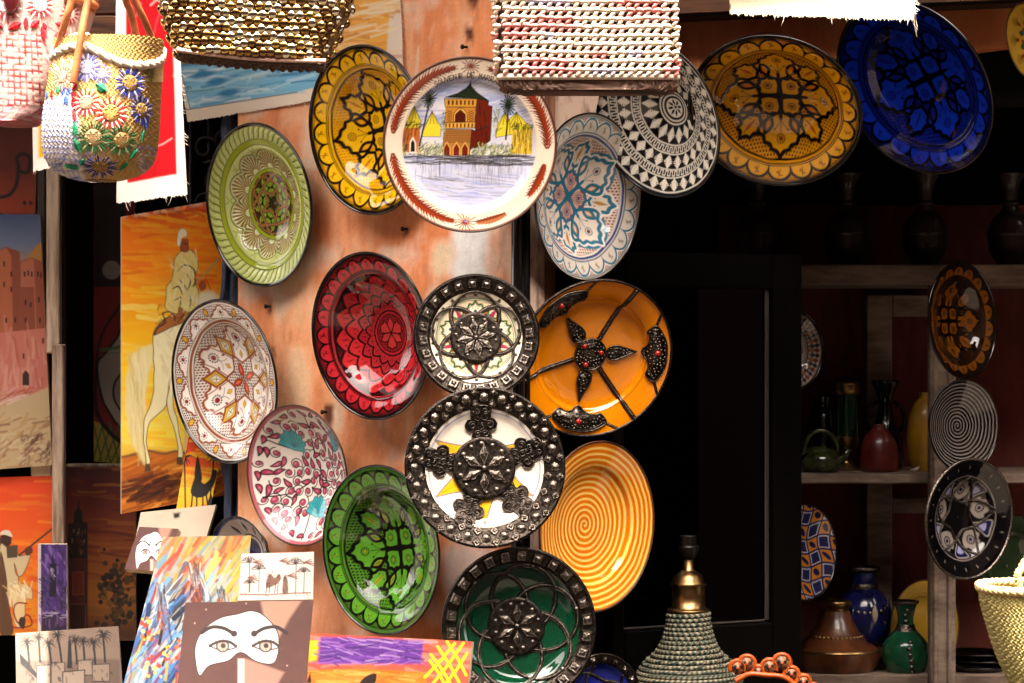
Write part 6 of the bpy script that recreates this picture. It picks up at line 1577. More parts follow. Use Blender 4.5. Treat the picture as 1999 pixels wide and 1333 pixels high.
# --- basket embroidered with daisies
fb = empty('flower_basket', W(200, 230, -.72)); tag(fb, 'straw basket embroidered with blue, red and green daisies on leather handles', 'bag'); fi = Matrix.Translation(-W(200, 230, -.72))
B = Bag(-.70, [(78, 108, 318), (130, 100, 316), (200, 90, 312), (260, 84, 309), (305, 88, 303), (330, 102, 288), (345, 128, 262), (353, 165, 225)], .09, 2.2)
B.D = interp_curve([(78, .085), (250, .10), (320, .085), (353, .04)])
def top_y(px): return float(np.interp(px, [100, 125, 150, 165, 185, 215, 240, 265, 285, 305, 320], [112, 96, 90, 90, 98, 115, 124, 128, 127, 124, 112]))
def paint_basket(p):
    p.C[:] = lin('#a8854c'); x, y = p.P[:, 0], p.P[:, 1]; wv = np.sin(x * .75 + 1.5 * np.sin(y * .4)) * np.sin(y * .85); p.C *= (1 + .22 * wv)[:, None]; p.H += .0012 * wv
    gx, gy = np.mod(x + 2 * np.sin(y * .05), 10.5) - 5.25, np.mod(y - x * .12, 10.5) - 5.25; left = np.clip((178 - x) / 10, 0, 1) * np.clip((y - 195) / 8, 0, 1)
    p.all(left, '#c8c0ba'); cross = p.cov(np.minimum(np.maximum(np.abs(gx) - 4.2, np.abs(gy) - .9), np.maximum(np.abs(gy) - 4.2, np.abs(gx) - .9))); p.all(cross * left, '#4a5cb0'); p.H += .0010 * cross * left
    bot = np.clip((y - 300) / 20, 0, 1) * np.clip((200 - x) / 12, 0, 1); p.strokes((90, 300, 200, 352), 90, 12, 3, ['#3a50a8', '#d8d4dc', '#6a78b8', '#c8a878'], -20, 30, 3); p.strokes((280, 290, 310, 340), 50, 9, 2.5, ['#4a5cb0', '#d8d0d8', '#8a90c0'], 30, 40, 5)
    p.strokes((110, 115, 180, 200), 50, 16, 3.5, ['#d8a89a', '#c04038', '#d8c8a0', '#e8dcc4', '#2a8a5a'], 60, 25, 4)
    for q in ((152, 190), (140, 188), (165, 165)): p.dot(q, 5, '#3a58b8', ry=9, ang=20)
B.body('woven_body', 'straw_paint', fb, paint_basket, res=.62).matrix_local = fi
BL, RE, GR, VI, CO = ['#16246e', '#9a98b8', '#16246e'], ['#a0101a', '#c8a898'], ['#125030', '#8a9468', '#145c34'], ['#4a4c98', '#9c98b0'], ['#8a6a34', '#b09050', '#2a3c8a']
for px, py, r, cs, co in ((267, 172, 27, BL, CO), (286, 222, 25, BL, CO), (188, 211, 24, RE, ['#b08064', '#986844']), (234, 231, 28, RE, ['#a07c40', '#80561e', '#a01818']), (201, 277, 28, GR, ['#a88860', '#8a6440', '#1a6a3c']), (252, 281, 27, GR, ['#a07a4a', '#80582c', '#1a6a40']), (210, 330, 29, BL, CO), (187, 143, 25, VI, ['#a09aa8', '#7a7ab0']), (216, 156, 18, VI, ['#a09aa8', '#5a5ca0']), (140, 160, 22, ['#a8584c', '#b89c84'], ['#a8866c', '#982820']), (300, 150, 16, ['#4a5a2c', '#8a8a4a'], ['#6a5a34'])):
    inst('embroidered_flower', daisy(r / 1000 * 1.02, 30 if r > 20 else 20, cs, co), fb, fi @ B.frame(px, py, .002))
for px, py, l, w, a, c in ((216, 182, 22, 13, 55, 0), (166, 262, 24, 9, 0, 0), (170, 292, 26, 10, 20, 0), (271, 306, 20, 9, -35, 0), (253, 328, 22, 9, -20, 0), (177, 322, 16, 8, -40, 0), (287, 272, 20, 8, -10, 0), (163, 212, 22, 8, 10, 1), (165, 180, 14, 8, -40, 1), (163, 196, 14, 8, 30, 1), (165, 236, 20, 7, 15, 1), (155, 330, 26, 12, 70, 0), (293, 248, 18, 8, 0, 2), (148, 205, 16, 8, 10, 2), (130, 183, 14, 9, 20, 0), (116, 190, 14, 8, -10, 1), (104, 192, 12, 8, 0, 2)):
    c1, c2 = (('#0e6a44', '#1a7a50'), ('#a8141e', '#c02a30'), ('#24409a', '#3a58b0'))[c]; inst('embroidered_leaf', satin_leaf(l / 1000, w / 1000 * 1.1, c1, c2), fb, fi @ B.frame(px, py, .002, a))
mb = MB(); rim = []
for k in range(60):
    t = -PI / 2 + 2 * PI * k / 60; py = 100; q = B.pos(t, py); px = q.x * 1000 * CAM_D / (CAM_D + q.y) + 999.5; front = math.cos(t) > 0
    rim.append(Vector((q.x, q.y, W(px, top_y(px) if front else top_y(px) - 10 - 10 * abs(math.cos(t)), q.y).z)))
# braided rim: two cords twisted round each other
for ph in (0, PI):
    mb.tube([p + Vector((0, .0035 * math.cos(k * .1 * 18 + ph), .0035 * math.sin(k * .1 * 18 + ph))) for k, p in enumerate(rim)], .0062, 7, closed=True)
o = mb.build('rim_cord', M['stitch_a'], fb); o.matrix_local = fi
mb = MB(); V = []; F = []
for k, p in enumerate(rim): V += [p, Vector((p.x, p.y, W(0, 160, p.y).z))]
mb.add(V, [(2 * k, 2 * ((k + 1) % 60), 2 * ((k + 1) % 60) + 1, 2 * k + 1) for k in range(60)]); M['straw_plain'] = plain_mat('plain_straw', '#c9ab74', .85, var=.25, vscale=160, bump=(260.0, .5, .001, 3))
o = mb.build('collar', M['straw_plain'], fb); o.matrix_local = fi
for e in ([(143, 163, -.802), (150, 120, -.803), (160, 60, -.80), (172, 0, -.79), (196, -110, -.78)], [(105, 118, -.73), (112, 95, -.745), (128, 40, -.77), (140, 0, -.775), (165, -110, -.78)], [(305, 104, -.70), (296, 75, -.715), (280, 35, -.74), (264, 0, -.755), (225, -110, -.78)], [(272, 98, -.64), (266, 70, -.66), (254, 20, -.70), (246, 0, -.715), (215, -110, -.78)]):
    o = cord('handle', [W(x, y, d) for x, y, d in e], .0062, 'leather', fb, 10); o.matrix_local = fi

# --- red and white embroidered bag at the left edge
rb = empty('red_bag', W(70, 100, -.62)); tag(rb, 'red and white embroidered bag at the upper left corner', 'bag'); ri = Matrix.Translation(-W(70, 100, -.62))
B = Bag(-.58, [(-80, -95, 205), (0, -80, 190), (60, -70, 172), (130, -60, 150), (200, -52, 118), (228, -46, 100), (242, -20, 70)], .08, 2.6)
def paint_redbag(p):
    p.C[:] = lin('#a88a82'); x, y = p.P[:, 0], p.P[:, 1]; gx, gy = np.mod(x - y * .03, 11.5) - 5.75, np.mod(y - x * .06, 11.5) - 5.75; z = np.clip((y - 72) / 3, 0, 1) * np.clip((216 - y) / 3, 0, 1) * np.clip((100 - x) / 3, 0, 1)
    g = p.cov(np.minimum(np.abs(gx), np.abs(gy)) - 1.7) * np.clip(.75 + vnoise(p.P0 * .12, 3) * .9, 0, 1); p.all(g * z, '#780814'); p.H += .0008 * (1 - g) * z
    p.strokes((-40, 214, 110, 244), 110, 16, 3.5, ['#a8142a', '#7a1024', '#d8b0b0', '#c04058'], -15, 35, 3); p.strokes((100, 60, 170, 215), 130, 14, 3, ['#b83040', '#e0c0bc', '#a8283a', '#d88a8c'], 60, 40, 5); p.tint(.1, .06)
    p.fill([(150, -20), (200, -30), (195, 14), (186, 26), (160, 10)], '#a8603c')
B.body('woven_body', 'straw_paint', rb, paint_redbag, res=.55).matrix_local = ri
for px, py, r in ((30, 22, 34), (95, 22, 28), (148, 36, 22)):
    inst('embroidered_flower', daisy(r / 1000 * .86, 26, ['#a01828', '#c8b0ac'], ['#e4d4d0', '#d8b8b8', '#b82838']), rb, ri @ B.frame(px, py, .002))
for px, py, l, w, a in ((14, 58, 26, 12, 60), (47, 62, 26, 13, -65), (68, 56, 20, 9, 0), (85, 58, 20, 12, -50), (100, 76, 26, 9, 10), (130, 58, 18, 9, 70), (128, 78, 18, 12, -60), (103, 62, 14, 8, 20)): inst('embroidered_leaf', satin_leaf(l / 1000, w / 1000, '#a8101c', '#c0242c'), rb, ri @ B.frame(px, py, .002, a))
mb = MB(); e = spline([(22, -14), (28, 22), (40, 40), (54, 24), (58, -14), (40, -22)], True, 5); mb.prism([((x - 40) / 1000, -(y - 12) / 1000) for x, y in e][::-1], 0, .006, .25); M['garnet'] = plain_mat('garnet_cabochon', '#5a1c20', .15, coat=.4)
o = mb.build('cabochon', M['garnet'], rb, M=ri @ B.frame(40, 12, .006))
o = cord('piping', [B.pos(t, -2 + 14 * math.sin(t)) + Vector((0, -.004, 0)) for t in np.linspace(.6, PI / 2, 8)], .007, 'leather', rb); o.matrix_local = ri

# --- pale basket at the lower right edge
pb = empty('pale_basket', W(2010, 1240, -.55)); tag(pb, 'pale sunlit straw basket cut by the lower right corner', 'bag'); pi_ = Matrix.Translation(-W(2010, 1240, -.55))
B = Bag(-.5, [(1142, 1912, 2150), (1165, 1914, 2150), (1200, 1922, 2145), (1270, 1944, 2125), (1340, 1974, 2100), (1400, 1998, 2080)], .10, 2.3)
def paint_pale(p):
    p.C[:] = lin('#a89a60'); x, y = p.P[:, 0], p.P[:, 1]; wv = np.sin(x * .8 + 1.2 * np.sin(y * .6)) * np.sin(y * .9 + .5 * np.sin(x * .3)); p.C *= (1 + .25 * wv)[:, None]; p.H += .0022 * wv; p.tint(.12, .1)
B.body('woven_body', 'straw_paint', pb, paint_pale, res=.62).matrix_local = pi_
mb = MB()
for ph in (0, PI): mb.tube([B.pos(t, 1146) + Vector((0, .003 * math.cos(t * 26 + ph), .003 * math.sin(t * 26 + ph))) for t in np.linspace(-PI / 2, 3 * PI / 2, 130)[:-1]], .0062, 7, closed=True)
o = mb.build('rim_cord', M['straw_plain'], pb); o.matrix_local = pi_
mb = MB(); hp = spline([tuple(W(1990, 1150, -.585)), tuple(W(1986, 1125, -.588)), tuple(W(1994, 1108, -.586)), tuple(W(2015, 1080, -.57)), tuple(W(2050, 1060, -.55))], False, 8)
for ph in (0, 2.1, 4.2): mb.tube([Vector(p) + Vector((.0035 * math.cos(k * .9 + ph), 0, .0035 * math.sin(k * .9 + ph))) for k, p in enumerate(hp)], .0045, 6)
o = mb.build('handle', M['straw_plain'], pb); o.matrix_local = pi_

# ------------------------------------------------------------------ left opening: posts, grille, cloth strip
def px_box(name, x0, y0, x1, y1, d0, d1, mat, parent=None, bev=.003):
    a, b = W(x0, y1, d0), W(x1, y0, d0); mb = MB(); mb.box(((a.x + b.x) / 2, (d0 + d1) / 2, (a.z + b.z) / 2), (b.x - a.x, d1 - d0, b.z - a.z), None, bev); return mb.build(name, M[mat], parent, smooth=False)
fr = empty('display_frame', W(105, 1333, .95)); tag(fr, 'weathered grey wooden frame holding the canvases in the left opening', 'frame'); fr_i = Matrix.Translation(-W(105, 1333, .95))
for a in ((90, 200, 116, 690, .955, .99, 'wood_pale'), (101, 672, 124, 1062, .93, .965, 'wood_pale'), (72, 200, 89, 690, .995, 1.03, 'wood_dark'), (60, 905, 100, 930, 1.002, 1.03, 'stretcher'), (118, 340, 126, 900, 1.0, 1.03, 'wood_dark'), (128, 905, 300, 913, 1.24, 1.27, 'wood_pale')):
    o = px_box('rail' if a[2] - a[0] > a[3] - a[1] else 'post', *a[:6], a[6], fr); o.matrix_local = fr_i
cb = empty('carved_beam', W(200, 60, .3)); cb.parent = shop; cb['label'] = 'carved brown wooden beam behind the bags at the upper left'; ci = Matrix.Translation(-W(200, 60, .3))
for i, (y0, y1, d) in enumerate(((-60, 28, .42), (30, 84, .40), (86, 94, .385), (96, 104, .395), (106, 132, .41))):
    o = px_box('moulding', -60, y0, 300, y1, d, .5, 'wood_brown' if i < 2 else 'wood_dark', cb); o.matrix_local = ci
gr = empty('iron_grille', W(415, 340, .98)); tag(gr, 'black wrought iron scroll grille left of the lime green plate', 'grille'); gi = Matrix.Translation(-W(415, 340, .98))
def scroll(cx, cy, r, a0, turns, sg=1, n=40): return [W(cx + r * (1 - .8 * k / n) * math.cos(a0 + sg * turns * 2 * PI * k / n), cy + r * (1 - .8 * k / n) * math.sin(a0 + sg * turns * 2 * PI * k / n), .97) for k in range(n + 1)]
for e in (scroll(420, 350, 38, -2.2, 1.3), scroll(400, 290, 30, 1.0, 1.2, -1), scroll(402, 395, 22, 2.2, 1.2), scroll(440, 270, 26, .4, 1.2)):
    mb = MB(); mb.tube(e, .004, 6); o = mb.build('scroll', M['iron'], gr); o.matrix_local = gi
for x in (372, 408, 446):
    mb = MB(); mb.tube([W(x, 180, .98), W(x, 1100, .98)], .005, 6); o = mb.build('bar', M['iron'], gr); o.matrix_local = gi
M['grey_cloth'] = plain_mat('grey_blue_cloth', '#56607a', .8, col2='#1c2030', vscale=14, stretch=(3, 3, .7))
mb = MB(); V = []; n = 60
for k in range(n):
    t = k / (n - 1); py = 215 + t * 830; w = 14 + 6 * math.sin(t * 17) + 3 * math.sin(t * 41); cx = 450 + 4 * math.sin(t * 9) - 2 * t
    for j in range(5): u = j / 4 - .5; q = W(cx + u * 2 * w, py, .735 + .012 * math.sin(j * 2.2 + t * 8)); V.append(q)
mb.add(V, [(k * 5 + j, k * 5 + j + 1, (k + 1) * 5 + j + 1, (k + 1) * 5 + j) for k in range(n - 1) for j in range(4)])
V2 = [v + Vector((0, .004, 0)) for v in V]; mb.add(V2, [(k * 5 + j, (k + 1) * 5 + j, (k + 1) * 5 + j + 1, k * 5 + j + 1) for k in range(n - 1) for j in range(4)])
tag(mb.build('cloth_strip', M['grey_cloth']), 'twisted grey blue cloth strip hanging at the pillar edge', 'cloth')

# ------------------------------------------------------------------ right opening: mirror, lamp, shelves
M['mirror_glass'] = plain_mat('old_mirror_glass', '#232020', .04, 1.0); M['mosaic'] = None
m, N, Lk, b = new_mat('black_mosaic'); br = N.new('ShaderNodeTexBrick'); br.offset = 0; br.inputs['Color1'].default_value = (.0012, .001, .001, 1); br.inputs['Color2'].default_value = (.0022, .0018, .0015, 1); br.inputs['Mortar'].default_value = (.004, .003, .003, 1)
br.inputs['Scale'].default_value = 55; br.inputs['Mortar Size'].default_value = .03; br.inputs['Brick Width'].default_value = .5; br.inputs['Row Height'].default_value = .5
tc = N.new('ShaderNodeTexCoord'); mp = N.new('ShaderNodeMapping'); mp.inputs['Rotation'].default_value = (math.radians(90), 0, 0); Lk.new(tc.outputs['Object'], mp.inputs[0]); Lk.new(mp.outputs[0], br.inputs['Vector']); Lk.new(br.outputs['Color'], b.inputs['Base Color']); b.inputs['Roughness'].default_value = .45; b.inputs['Specular IOR Level'].default_value = .06
M['mosaic'] = m
MA, MBt = W(1186, 500, .30), W(1556, 500, .30); ang = math.radians(28)
ux = Vector((math.cos(ang), math.sin(ang), 0)); un = Vector((math.sin(ang), -math.cos(ang), 0))
# length so that the far edge shows at px 1556
t_ = 0.0
for _ in range(30):
    q = W(1186, 0, .30) + ux * t_; pxq = q.x * 1000 * CAM_D / (CAM_D + q.y) + 999.5; t_ += (1556 - pxq) / 1000
Wm = t_; Zt, Zb = W(0, 492, .34).z, .95
mm_ = Matrix.Identity(4); org = W(1186, 0, .30)
for i, v in enumerate((ux, -un, Vector((0, 0, 1)))):
    for j in range(3): mm_[j][i] = v[j]
mm_.translation = Vector((org.x, org.y, Zb)); H = Zt - Zb
mr = empty('mirror', mat=mm_); tag(mr, 'tall mirror in a wide black mosaic frame leaning in the right opening', 'mirror')
fw = .074
def mbox(name, x0, x1, z0, z1, y0, y1, mat, bev=.003):
    mb = MB(); mb.box(((x0 + x1) / 2, (y0 + y1) / 2, (z0 + z1) / 2), (x1 - x0, y1 - y0, z1 - z0), None, bev); return mb.build(name, M[mat], mr, smooth=False)
zg = W(0, 1222, .40).z - Zb
mbox('frame_side', .0, fw * .4, 0, H, -.02, .012, 'mosaic'); mbox('frame_side', Wm - fw, Wm, 0, H, -.02, .012, 'mosaic'); mbox('frame_top', fw * .4 + .001, Wm - fw - .001, H - fw, H, -.02, .012, 'mosaic'); mbox('frame_bottom', fw * .4 + .001, Wm - fw - .001, 0, zg, -.02, .012, 'mosaic')
mbox('glass', fw * .4 + .001, Wm - fw - .001, zg + .001, H - fw - .001, .0, .010, 'mirror_glass', 0)
M['trim'] = plain_mat('dull_metal_trim', '#6a625c', .4, .8)
for a in ((Wm - fw - .012, Wm - fw - .0015, zg + .004, H - fw - .002), (fw * .4 + .002, Wm - fw - .013, zg + .0015, zg + .006)): mbox('bevel_strip', *a, -.006, -.0008, 'trim', .001)

# rope wound table lamp
lp = empty('rope_lamp', W(1344, 1352, .25)); tag(lp, 'bell shaped table lamp wound in green and white rope, without its shade', 'lamp'); lo = W(1344, 1352, .25); ls = (CAM_D + .25) / CAM_D / 1000
def lz(py): return (1352 - py) * ls
prof = interp_curve([(1192, 40), (1215, 41), (1245, 48), (1272, 62), (1290, 82), (1312, 97), (1335, 104), (1400, 107), (1440, 104)])
mb = MB(); mb.lathe([(float(prof(py)) * ls - .004, lz(py)) for py in range(1440, 1190, -8)], 48); mb.build('body', M['wood_dark'], lp, M=Matrix.Identity(4))
mb = MB(); g = 0; py = 1438.0; pts = []; pitch = 8.6
while py > 1196: pts.append((py, g)); py -= pitch / 120; g += 2 * PI / 120
V = []; F = []; C = []; seg = 7; gcol, wcol = lin('#1c332e'), lin('#a89a80')
for k, (py, g) in enumerate(pts):
    r = float(prof(py)) * ls; rr = .0049; arc = k * 2 * PI / 120 * (float(prof(py)) // 6 * 6)
    for j in range(seg):
        a = 2 * PI * j / seg; V.append(((r + rr * math.cos(a)) * math.cos(g), (r + rr * math.cos(a)) * math.sin(g), lz(py) + rr * math.sin(a)))
        ph = (arc + j * 1.9) % 10.0; C.append(tuple(wcol if ph < 3.4 else gcol))
for k in range(len(pts) - 1):
    for j in range(seg): l = (j + 1) % seg; F.append((k * seg + j, (k + 1) * seg + j, (k + 1) * seg + l, k * seg + l))
mb.V, mb.F, mb.C, mb.M = V, F, C, [0] * len(F); mb.build('rope', M['straw_paint'], lp, paint=True)
mb = MB(); mb.lathe([(.043 * 1.0, lz(1194)), (.044, lz(1190)), (.041, lz(1188)), (.0345, lz(1186)), (.034, lz(1145)), (.0365, lz(1142)), (.0365, lz(1138)), (.034, lz(1136)), (.029, lz(1124)), (.018, lz(1115)), (.011, lz(1112)), (.011, lz(1092)), (.001, lz(1092))], 40); mb.build('brass_neck', M['brass'], lp)
mb = MB(); mb.lathe([(.009, lz(1094)), (.012, lz(1090)), (.019, lz(1082)), (.0205, lz(1070)), (.0215, lz(1068)), (.0215, lz(1066)), (.018, lz(1065))] + [(.0185 if k % 2 else .017, lz(1064 - k * 1.1)) for k in range(18)] + [(.0165, lz(1045)), (.012, lz(1046)), (.012, lz(1066)), (.001, lz(1066))], 32); mb.build('bulb_socket', M['black_plastic'], lp)

# scalloped orange frame at the bottom edge
of = empty('scalloped_frame', W(1520, 1360, .0)); tag(of, 'orange scalloped frame top with dark painted flowers beside the rope lamp', 'frame'); oi = Matrix.Translation(-W(1520, 1360, .0)); M['orange_paint'] = plain_mat('orange_lacquer', '#b0490e', .4, var=.15, vscale=30); M['dark_panel'] = plain_mat('dark_flower_panel', '#8a5a3a', .5, col2='#120d0c', vscale=160, detail=1, ramp=(.48, .52))
sc = [(1440, 1300, 15), (1458, 1292, 16), (1480, 1308, 12), (1502, 1298, 15), (1526, 1290, 17), (1545, 1312, 14), (1568, 1328, 14), (1588, 1345, 14)]
for x, y, r in sc:
    c = W(x, y + 4, .0); mb = MB(); mb.tube([c + Vector((r / 1000 * math.cos(a), 0, r / 1000 * math.sin(a))) for a in np.linspace(-.5, PI + .5, 18)], .0045, 7); o = mb.build('scallop', M['orange_paint'], of); o.matrix_local = oi
    mb = MB(); mb.prism([((r - 3) / 1000 * math.cos(2 * PI * k / 16), (r - 3) / 1000 * math.sin(2 * PI * k / 16)) for k in range(16)], 0, .004); o = mb.build('flower_panel', M['dark_panel'], of, M=oi @ Matrix.Translation(c) @ Matrix.Rotation(PI / 2, 4, 'X'))
    mb = MB(); mb.dome((0, 0, .004), .003, .002, 8, 2); k = MB(); o = mb.build('flower_centre', M['orange_paint'], of, M=oi @ Matrix.Translation(c) @ Matrix.Rotation(PI / 2, 4, 'X'))
mb = MB(); mb.tube([W(x, y, -.004) for x, y in spline([(1436, 1330), (1462, 1316), (1495, 1318), (1530, 1322), (1560, 1345), (1580, 1375)], False, 8)], .0055, 7); o = mb.build('inner_edge', M['orange_paint'], of); o.matrix_local = oi

# shelf unit
M['shelf_white'] = plain_mat('dirty_white_shelf', '#94806f', .7, col2='#5c493d', vscale=7, stretch=(1, 4, 4), bump=(60.0, .25, .002, 4)); M['red_cloth'] = plain_mat('dull_red_backing', '#74342a', .9, col2='#4a1c16', vscale=3, stretch=(3, 3, 1))
su = empty('shelf_unit', W(1840, 1330, .78)); tag(su, 'dirty white wooden shelving with a red backing inside the shop', 'shelves'); sui = Matrix.Translation(-W(1840, 1330, .78))
for nm, a in (('post', (1816, 545, 1866, 1500, .76, .80, 'shelf_white')), ('shelf', (1500, 516, 2300, 556, .74, 1.16, 'shelf_white')), ('shelf', (1500, 925, 2300, 944, .81, 1.16, 'shelf_white')), ('shelf', (1500, 1317, 2300, 1345, .81, 1.16, 'shelf_white')), ('back_post', (1692, 575, 1742, 1400, 1.10, 1.14, 'shelf_white')), ('back_rail', (1742, 575, 1830, 618, 1.105, 1.135, 'shelf_white')), ('back_rail', (1742, 972, 1830, 1002, 1.105, 1.135, 'shelf_white')), ('back_panel', (1400, 400, 2400, 1500, 1.17, 1.19, 'red_cloth')), ('moulding', (1822, 560, 1832, 1500, .752, .7595, 'shelf_white')), ('moulding', (1850, 560, 1858, 1500, .754, .7595, 'shelf_white'))):
    o = px_box(nm, *a, su); o.matrix_local = sui
def turned(name, label, cx, base, y, parts, cat='vase', group=None):
    """things turned on a wheel: parts = (name, material, [(half width px, py)...])"""
    s = (CAM_D + y) / CAM_D / 1000; o = empty(name, W(cx, base, y)); tag(o, label, cat, group)
    for nm, mt, pr in parts:
        e = spline([(r * s, (base - py) * s) for r, py in pr], False, 4) if len(pr) > 2 else [(r * s, (base - py) * s) for r, py in pr]
        mb = MB(); mb.lathe([(max(r, 1e-4), z) for r, z in e], 36); mb.build(nm, M[mt], o)
    return o
def gl(name, c, c2=None, **k): M[name] = plain_mat(name, c, k.pop('rough', .15), col2=c2, vscale=k.pop('vs', 20), coat=.3, **k)
gl('blue_glaze', '#141852', '#0d1038'); gl('green_glaze', '#1a5a3a', '#124028'); gl('dark_green_glaze', '#06281c', '#041a12'); gl('red_clay', '#6a2018', '#4a140e', rough=.35); gl('ochre_glaze', '#a87c1a', '#8a6010', rough=.4); gl('moss_glaze', '#3a4020', '#1c2012', vs=40); gl('tagine_brown', '#6a3a1c', '#3c1e0e', rough=.35); gl('carved_dark', '#2c1410', '#120807', vs=70, rough=.6); gl('black_ware', '#0c0a0c', None)
turned('vase', 'cobalt blue vase with silver garlands on the bottom shelf', 1686, 1262, .96, [('body', 'blue_glaze', [(26, 1262), (44, 1248), (55, 1215), (53, 1185), (40, 1160), (27, 1148), (24, 1135), (25, 1116)]), ('rim', 'silver', [(25, 1117), (31, 1112), (31, 1107), (26, 1106), (20, 1110)]), ('neck_band', 'silver', [(27.5, 1150), (27.2, 1144), (26, 1138)])])
va = bpy.data.objects['vase']
s_ = (CAM_D + .96) / CAM_D / 1000
for j in range(14):
    g = PI + PI * (j + .5) / 14 ; r = 46 + 7 * math.sin(j / 13 * PI); py = 1170 + 22 * math.sin(j / 13 * PI)
    mb = MB(); mb.dome((0, 0, 0), .006, .004, 8, 2); q = Vector((r * s_ * math.cos(g), r * s_ * math.sin(g), (1262 - py) * s_)); mb.build('silver_scale', M['silver'], va, M=Matrix.Translation(q) @ Vector((q.x, q.y, .01)).to_track_quat('Z', 'Y').to_matrix().to_4x4())
mb = MB(); e = leaf(0, 0, 40 * s_, 14 * s_, 0); mb.prism(e, 0, .004, .2); q = Vector((14 * s_, -54 * s_, (1262 - 1194) * s_)); mb.build('bone_inlay', plain_mat('bone', '#b8a890', .5), va, M=Matrix.Translation(q) @ Matrix.Rotation(.26, 4, 'Z') @ Matrix.Rotation(PI / 2, 4, 'X'))
turned('vase', 'green vase with silver ornaments and flared neck on the bottom shelf', 1768, 1318, .87, [('body', 'green_glaze', [(28, 1318), (40, 1305), (47, 1280), (43, 1255), (28, 1236), (18, 1226), (15, 1212), (18, 1192), (23, 1178)]), ('rim', 'silver', [(22, 1180), (26, 1176), (26, 1172), (20, 1173)]), ('neck_band', 'silver', [(24, 1233), (19.5, 1226), (17, 1218)])])
vb = bpy.data.objects['vase.001']; s_ = (CAM_D + .87) / CAM_D / 1000; rs = random.Random(3); smf = boss_round(.013)
for gx, py, r in ((-22, 1282, 40), (-16, 1276, 43), (-20, 1292, 42), (0, 1262, 45), (2, 1274, 46.5), (4, 1286, 47), (6, 1297, 45), (3, 1250, 40), (26, 1264, 36), (29, 1274, 36), (-36, 1264, 26), (8, 1308, 40), (-3, 1200, 17), (-2, 1212, 15.5), (2, 1190, 19)):
    q = Vector((gx * s_, -math.sqrt(max(r * r - gx * gx, 30)) * s_, (1318 - py) * s_)); inst('silver_rosette', smf, vb, Matrix.Translation(q) @ Vector((q.x, q.y, 0)).to_track_quat('Z', 'Y').to_matrix().to_4x4())
tg = turned('tagine', 'brown tagine with brass bands on the bottom shelf', 1632, 1318, .90, [('dish', 'tagine_brown', [(50, 1318), (72, 1308), (84, 1285), (90, 1268), (88, 1264), (80, 1268)]), ('lid', 'tagine_brown', [(82, 1266), (70, 1256), (50, 1238), (34, 1212), (26, 1192)]), ('knob', 'brass', [(24, 1194), (25, 1186), (30, 1180), (28, 1172), (18, 1169), (.2, 1168)]), ('band', 'brass', [(88.5, 1270), (91.5, 1267), (89, 1263)])], 'tagine')
s_ = (CAM_D + .90) / CAM_D / 1000
for j in range(18):
    g = PI + PI * (j + .5) / 18; r = 53; mb = MB(); mb.dome((0, 0, 0), .0045, .003, 7, 2); q = Vector((r * s_ * math.cos(g), r * s_ * math.sin(g), (1318 - 1240) * s_)); mb.build('brass_stud', M['brass'], tg, M=Matrix.Translation(q) @ Vector((q.x, q.y, .6 * q.xy.length)).to_track_quat('Z', 'Y').to_matrix().to_4x4())
# middle shelf
jg = turned('jug', 'mossy green jug with arched handle on the middle shelf', 1602, 924, .90, [('body', 'moss_glaze', [(26, 924), (40, 915), (43, 898), (34, 882), (16, 872), (.2, 869)])], 'jug')
s_ = (CAM_D + .90) / CAM_D / 1000; mb = MB(); mb.tube([Vector((33 * s_ * math.cos(a), 0, (924 - 884 + 44 * math.sin(a)) * s_)) for a in np.linspace(0, PI, 22)], .0055, 8); mb.build('handle', M['moss_glaze'], jg)
mb = MB(); mb.tube([Vector((30 * s_, -.01, 20 * s_)), Vector((46 * s_, -.015, 34 * s_)), Vector((52 * s_, -.015, 50 * s_))], [.012, .008, .010], 10); mb.build('spout', M['moss_glaze'], jg)
turned('tall_vase', 'tall dark green vase with engraved silver bands on the middle shelf', 1652, 924, .99, [('body', 'dark_green_glaze', [(22, 860), (23, 850), (23.5, 815), (22.5, 775), (22, 768)]), ('upper_band', 'brass', [(22.5, 770), (26, 762), (25, 750), (27, 747), (20, 746)]), ('lower_band', 'brass', [(24, 868), (24.5, 862), (23, 852)]), ('foot', 'brass', [(30, 924), (24, 915), (12, 900), (16, 885), (23, 866)])])
turned('round_vase', 'reddish brown clay pot on the middle shelf', 1716, 924, .92, [('body', 'red_clay', [(30, 924), (37, 915), (38, 890), (33, 862), (20, 842), (12, 836), (13, 828), (9, 830)])], 'pot')
turned('flared_vase', 'black two handled vase standing behind the clay pot', 1728, 924, 1.06, [('body', 'black_ware', [(30, 924), (36, 900), (34, 860), (20, 825), (14, 800), (15, 775), (27, 745), (24, 743)])])
fv = bpy.data.objects['flared_vase']; s_ = (CAM_D + 1.06) / CAM_D / 1000
for sg in (-1, 1): mb = MB(); mb.tube([Vector((sg * 15 * s_, 0, 140 * s_)), Vector((sg * 34 * s_, 0, 128 * s_)), Vector((sg * 38 * s_, 0, 105 * s_)), Vector((sg * 30 * s_, 0, 82 * s_))], .005, 7); mb.build('handle', M['black_ware'], fv)
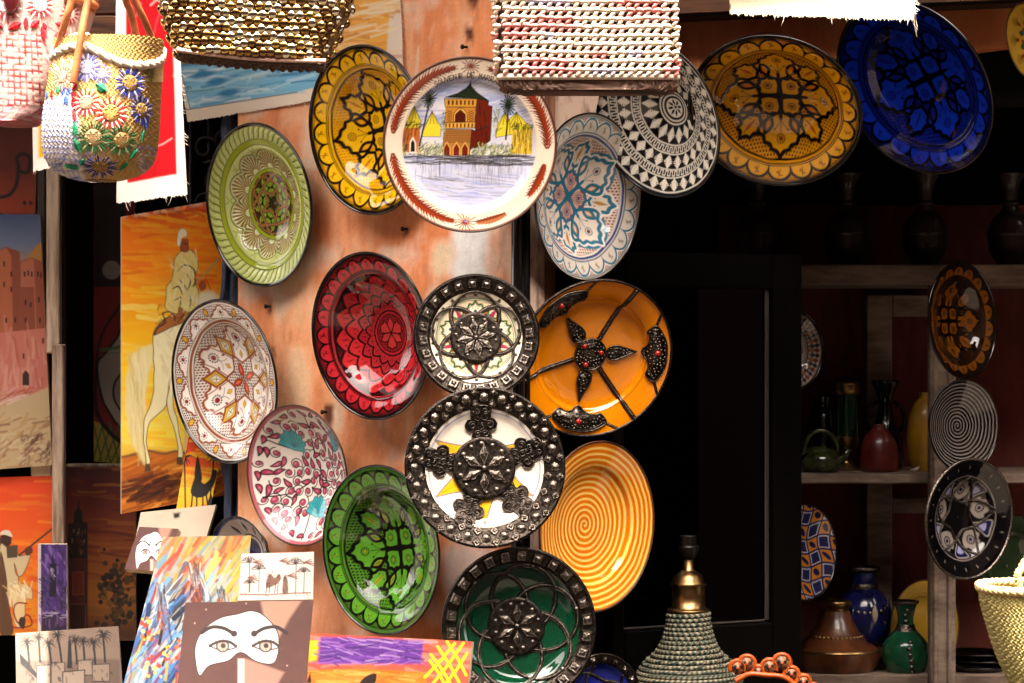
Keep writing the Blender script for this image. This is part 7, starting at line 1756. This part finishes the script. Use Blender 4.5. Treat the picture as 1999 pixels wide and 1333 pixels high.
turned('ochre_jar', 'tall ochre yellow jar beside the shelf post', 1808, 924, .95, [('body', 'ochre_glaze', [(22, 924), (33, 900), (37, 860), (34, 815), (22, 785), (14, 776), (15, 766), (10, 768)])], 'jar')
turned('dark_jug', 'black ridged jug behind the mossy green jug', 1606, 924, 1.08, [('body', 'black_ware', [(30, 924), (34, 890), (33, 840), (28, 810), (18, 790), (20, 772), (14, 774)]), ('ridge', 'black_ware', [(34, 842), (36, 838), (34, 834)])], 'jug')
mb = MB(); mb.add([W(1776, 918, .84), W(1792, 922, .835), W(1795, 910, .845), W(1788, 914, .85), W(1779, 915, .855), W(1790, 917, .83)], [(0, 1, 5), (0, 5, 3), (5, 1, 2), (5, 2, 3), (0, 3, 4), (3, 2, 4), (2, 1, 4), (1, 0, 4)]); tag(mb.build('pottery_shard', M['canvas_raw'], smooth=False), 'small white pottery shard on the middle shelf', 'shard')
# top shelf: carved dark vases in deep shade
for i, (cx, lab, sc_) in enumerate(((1478, 'dark carved vase above the mirror, leftmost on the top shelf', 1.05), (1652, 'dark carved vase on the top shelf below the amber plate', 1.0), (1806, 'dark carved vase on the top shelf below the cobalt blue plate', 1.0), (1972, 'dark carved vase at the right end of the top shelf', 1.0))):
    k = sc_; turned('carved_vase', lab, cx, 516, .90, [('body', 'carved_dark', [(24 * k, 516), (40 * k, 490), (43 * k, 455), (34 * k, 428), (17 * k, 410), (14 * k, 385), (18 * k, 360), (28 * k, 340), (25 * k, 338)]), ('band', 'carved_dark', [(43.5 * k, 462), (45 * k, 456), (43.5 * k, 450)]), ('collar', 'carved_dark', [(15 * k, 402), (19 * k, 397), (15 * k, 392)])], 'vase', 'carved vases on the top shelf')
# stack of black plates at the right of the bottom shelf
for k in range(3):
    turned('black_plate', ('top', 'middle', 'bottom')[2 - k] + ' plate of the black stack on the bottom shelf', 1905 + (k % 2) * 6, 1317 - k * 13, .90, [('dish', 'black_ware', [(28, 1317 - k * 13), (46, 1312 - k * 13), (62, 1300 - k * 13), (60, 1298 - k * 13), (44, 1308 - k * 13), (.2, 1312 - k * 13)])], 'plate', 'stacked black plates')
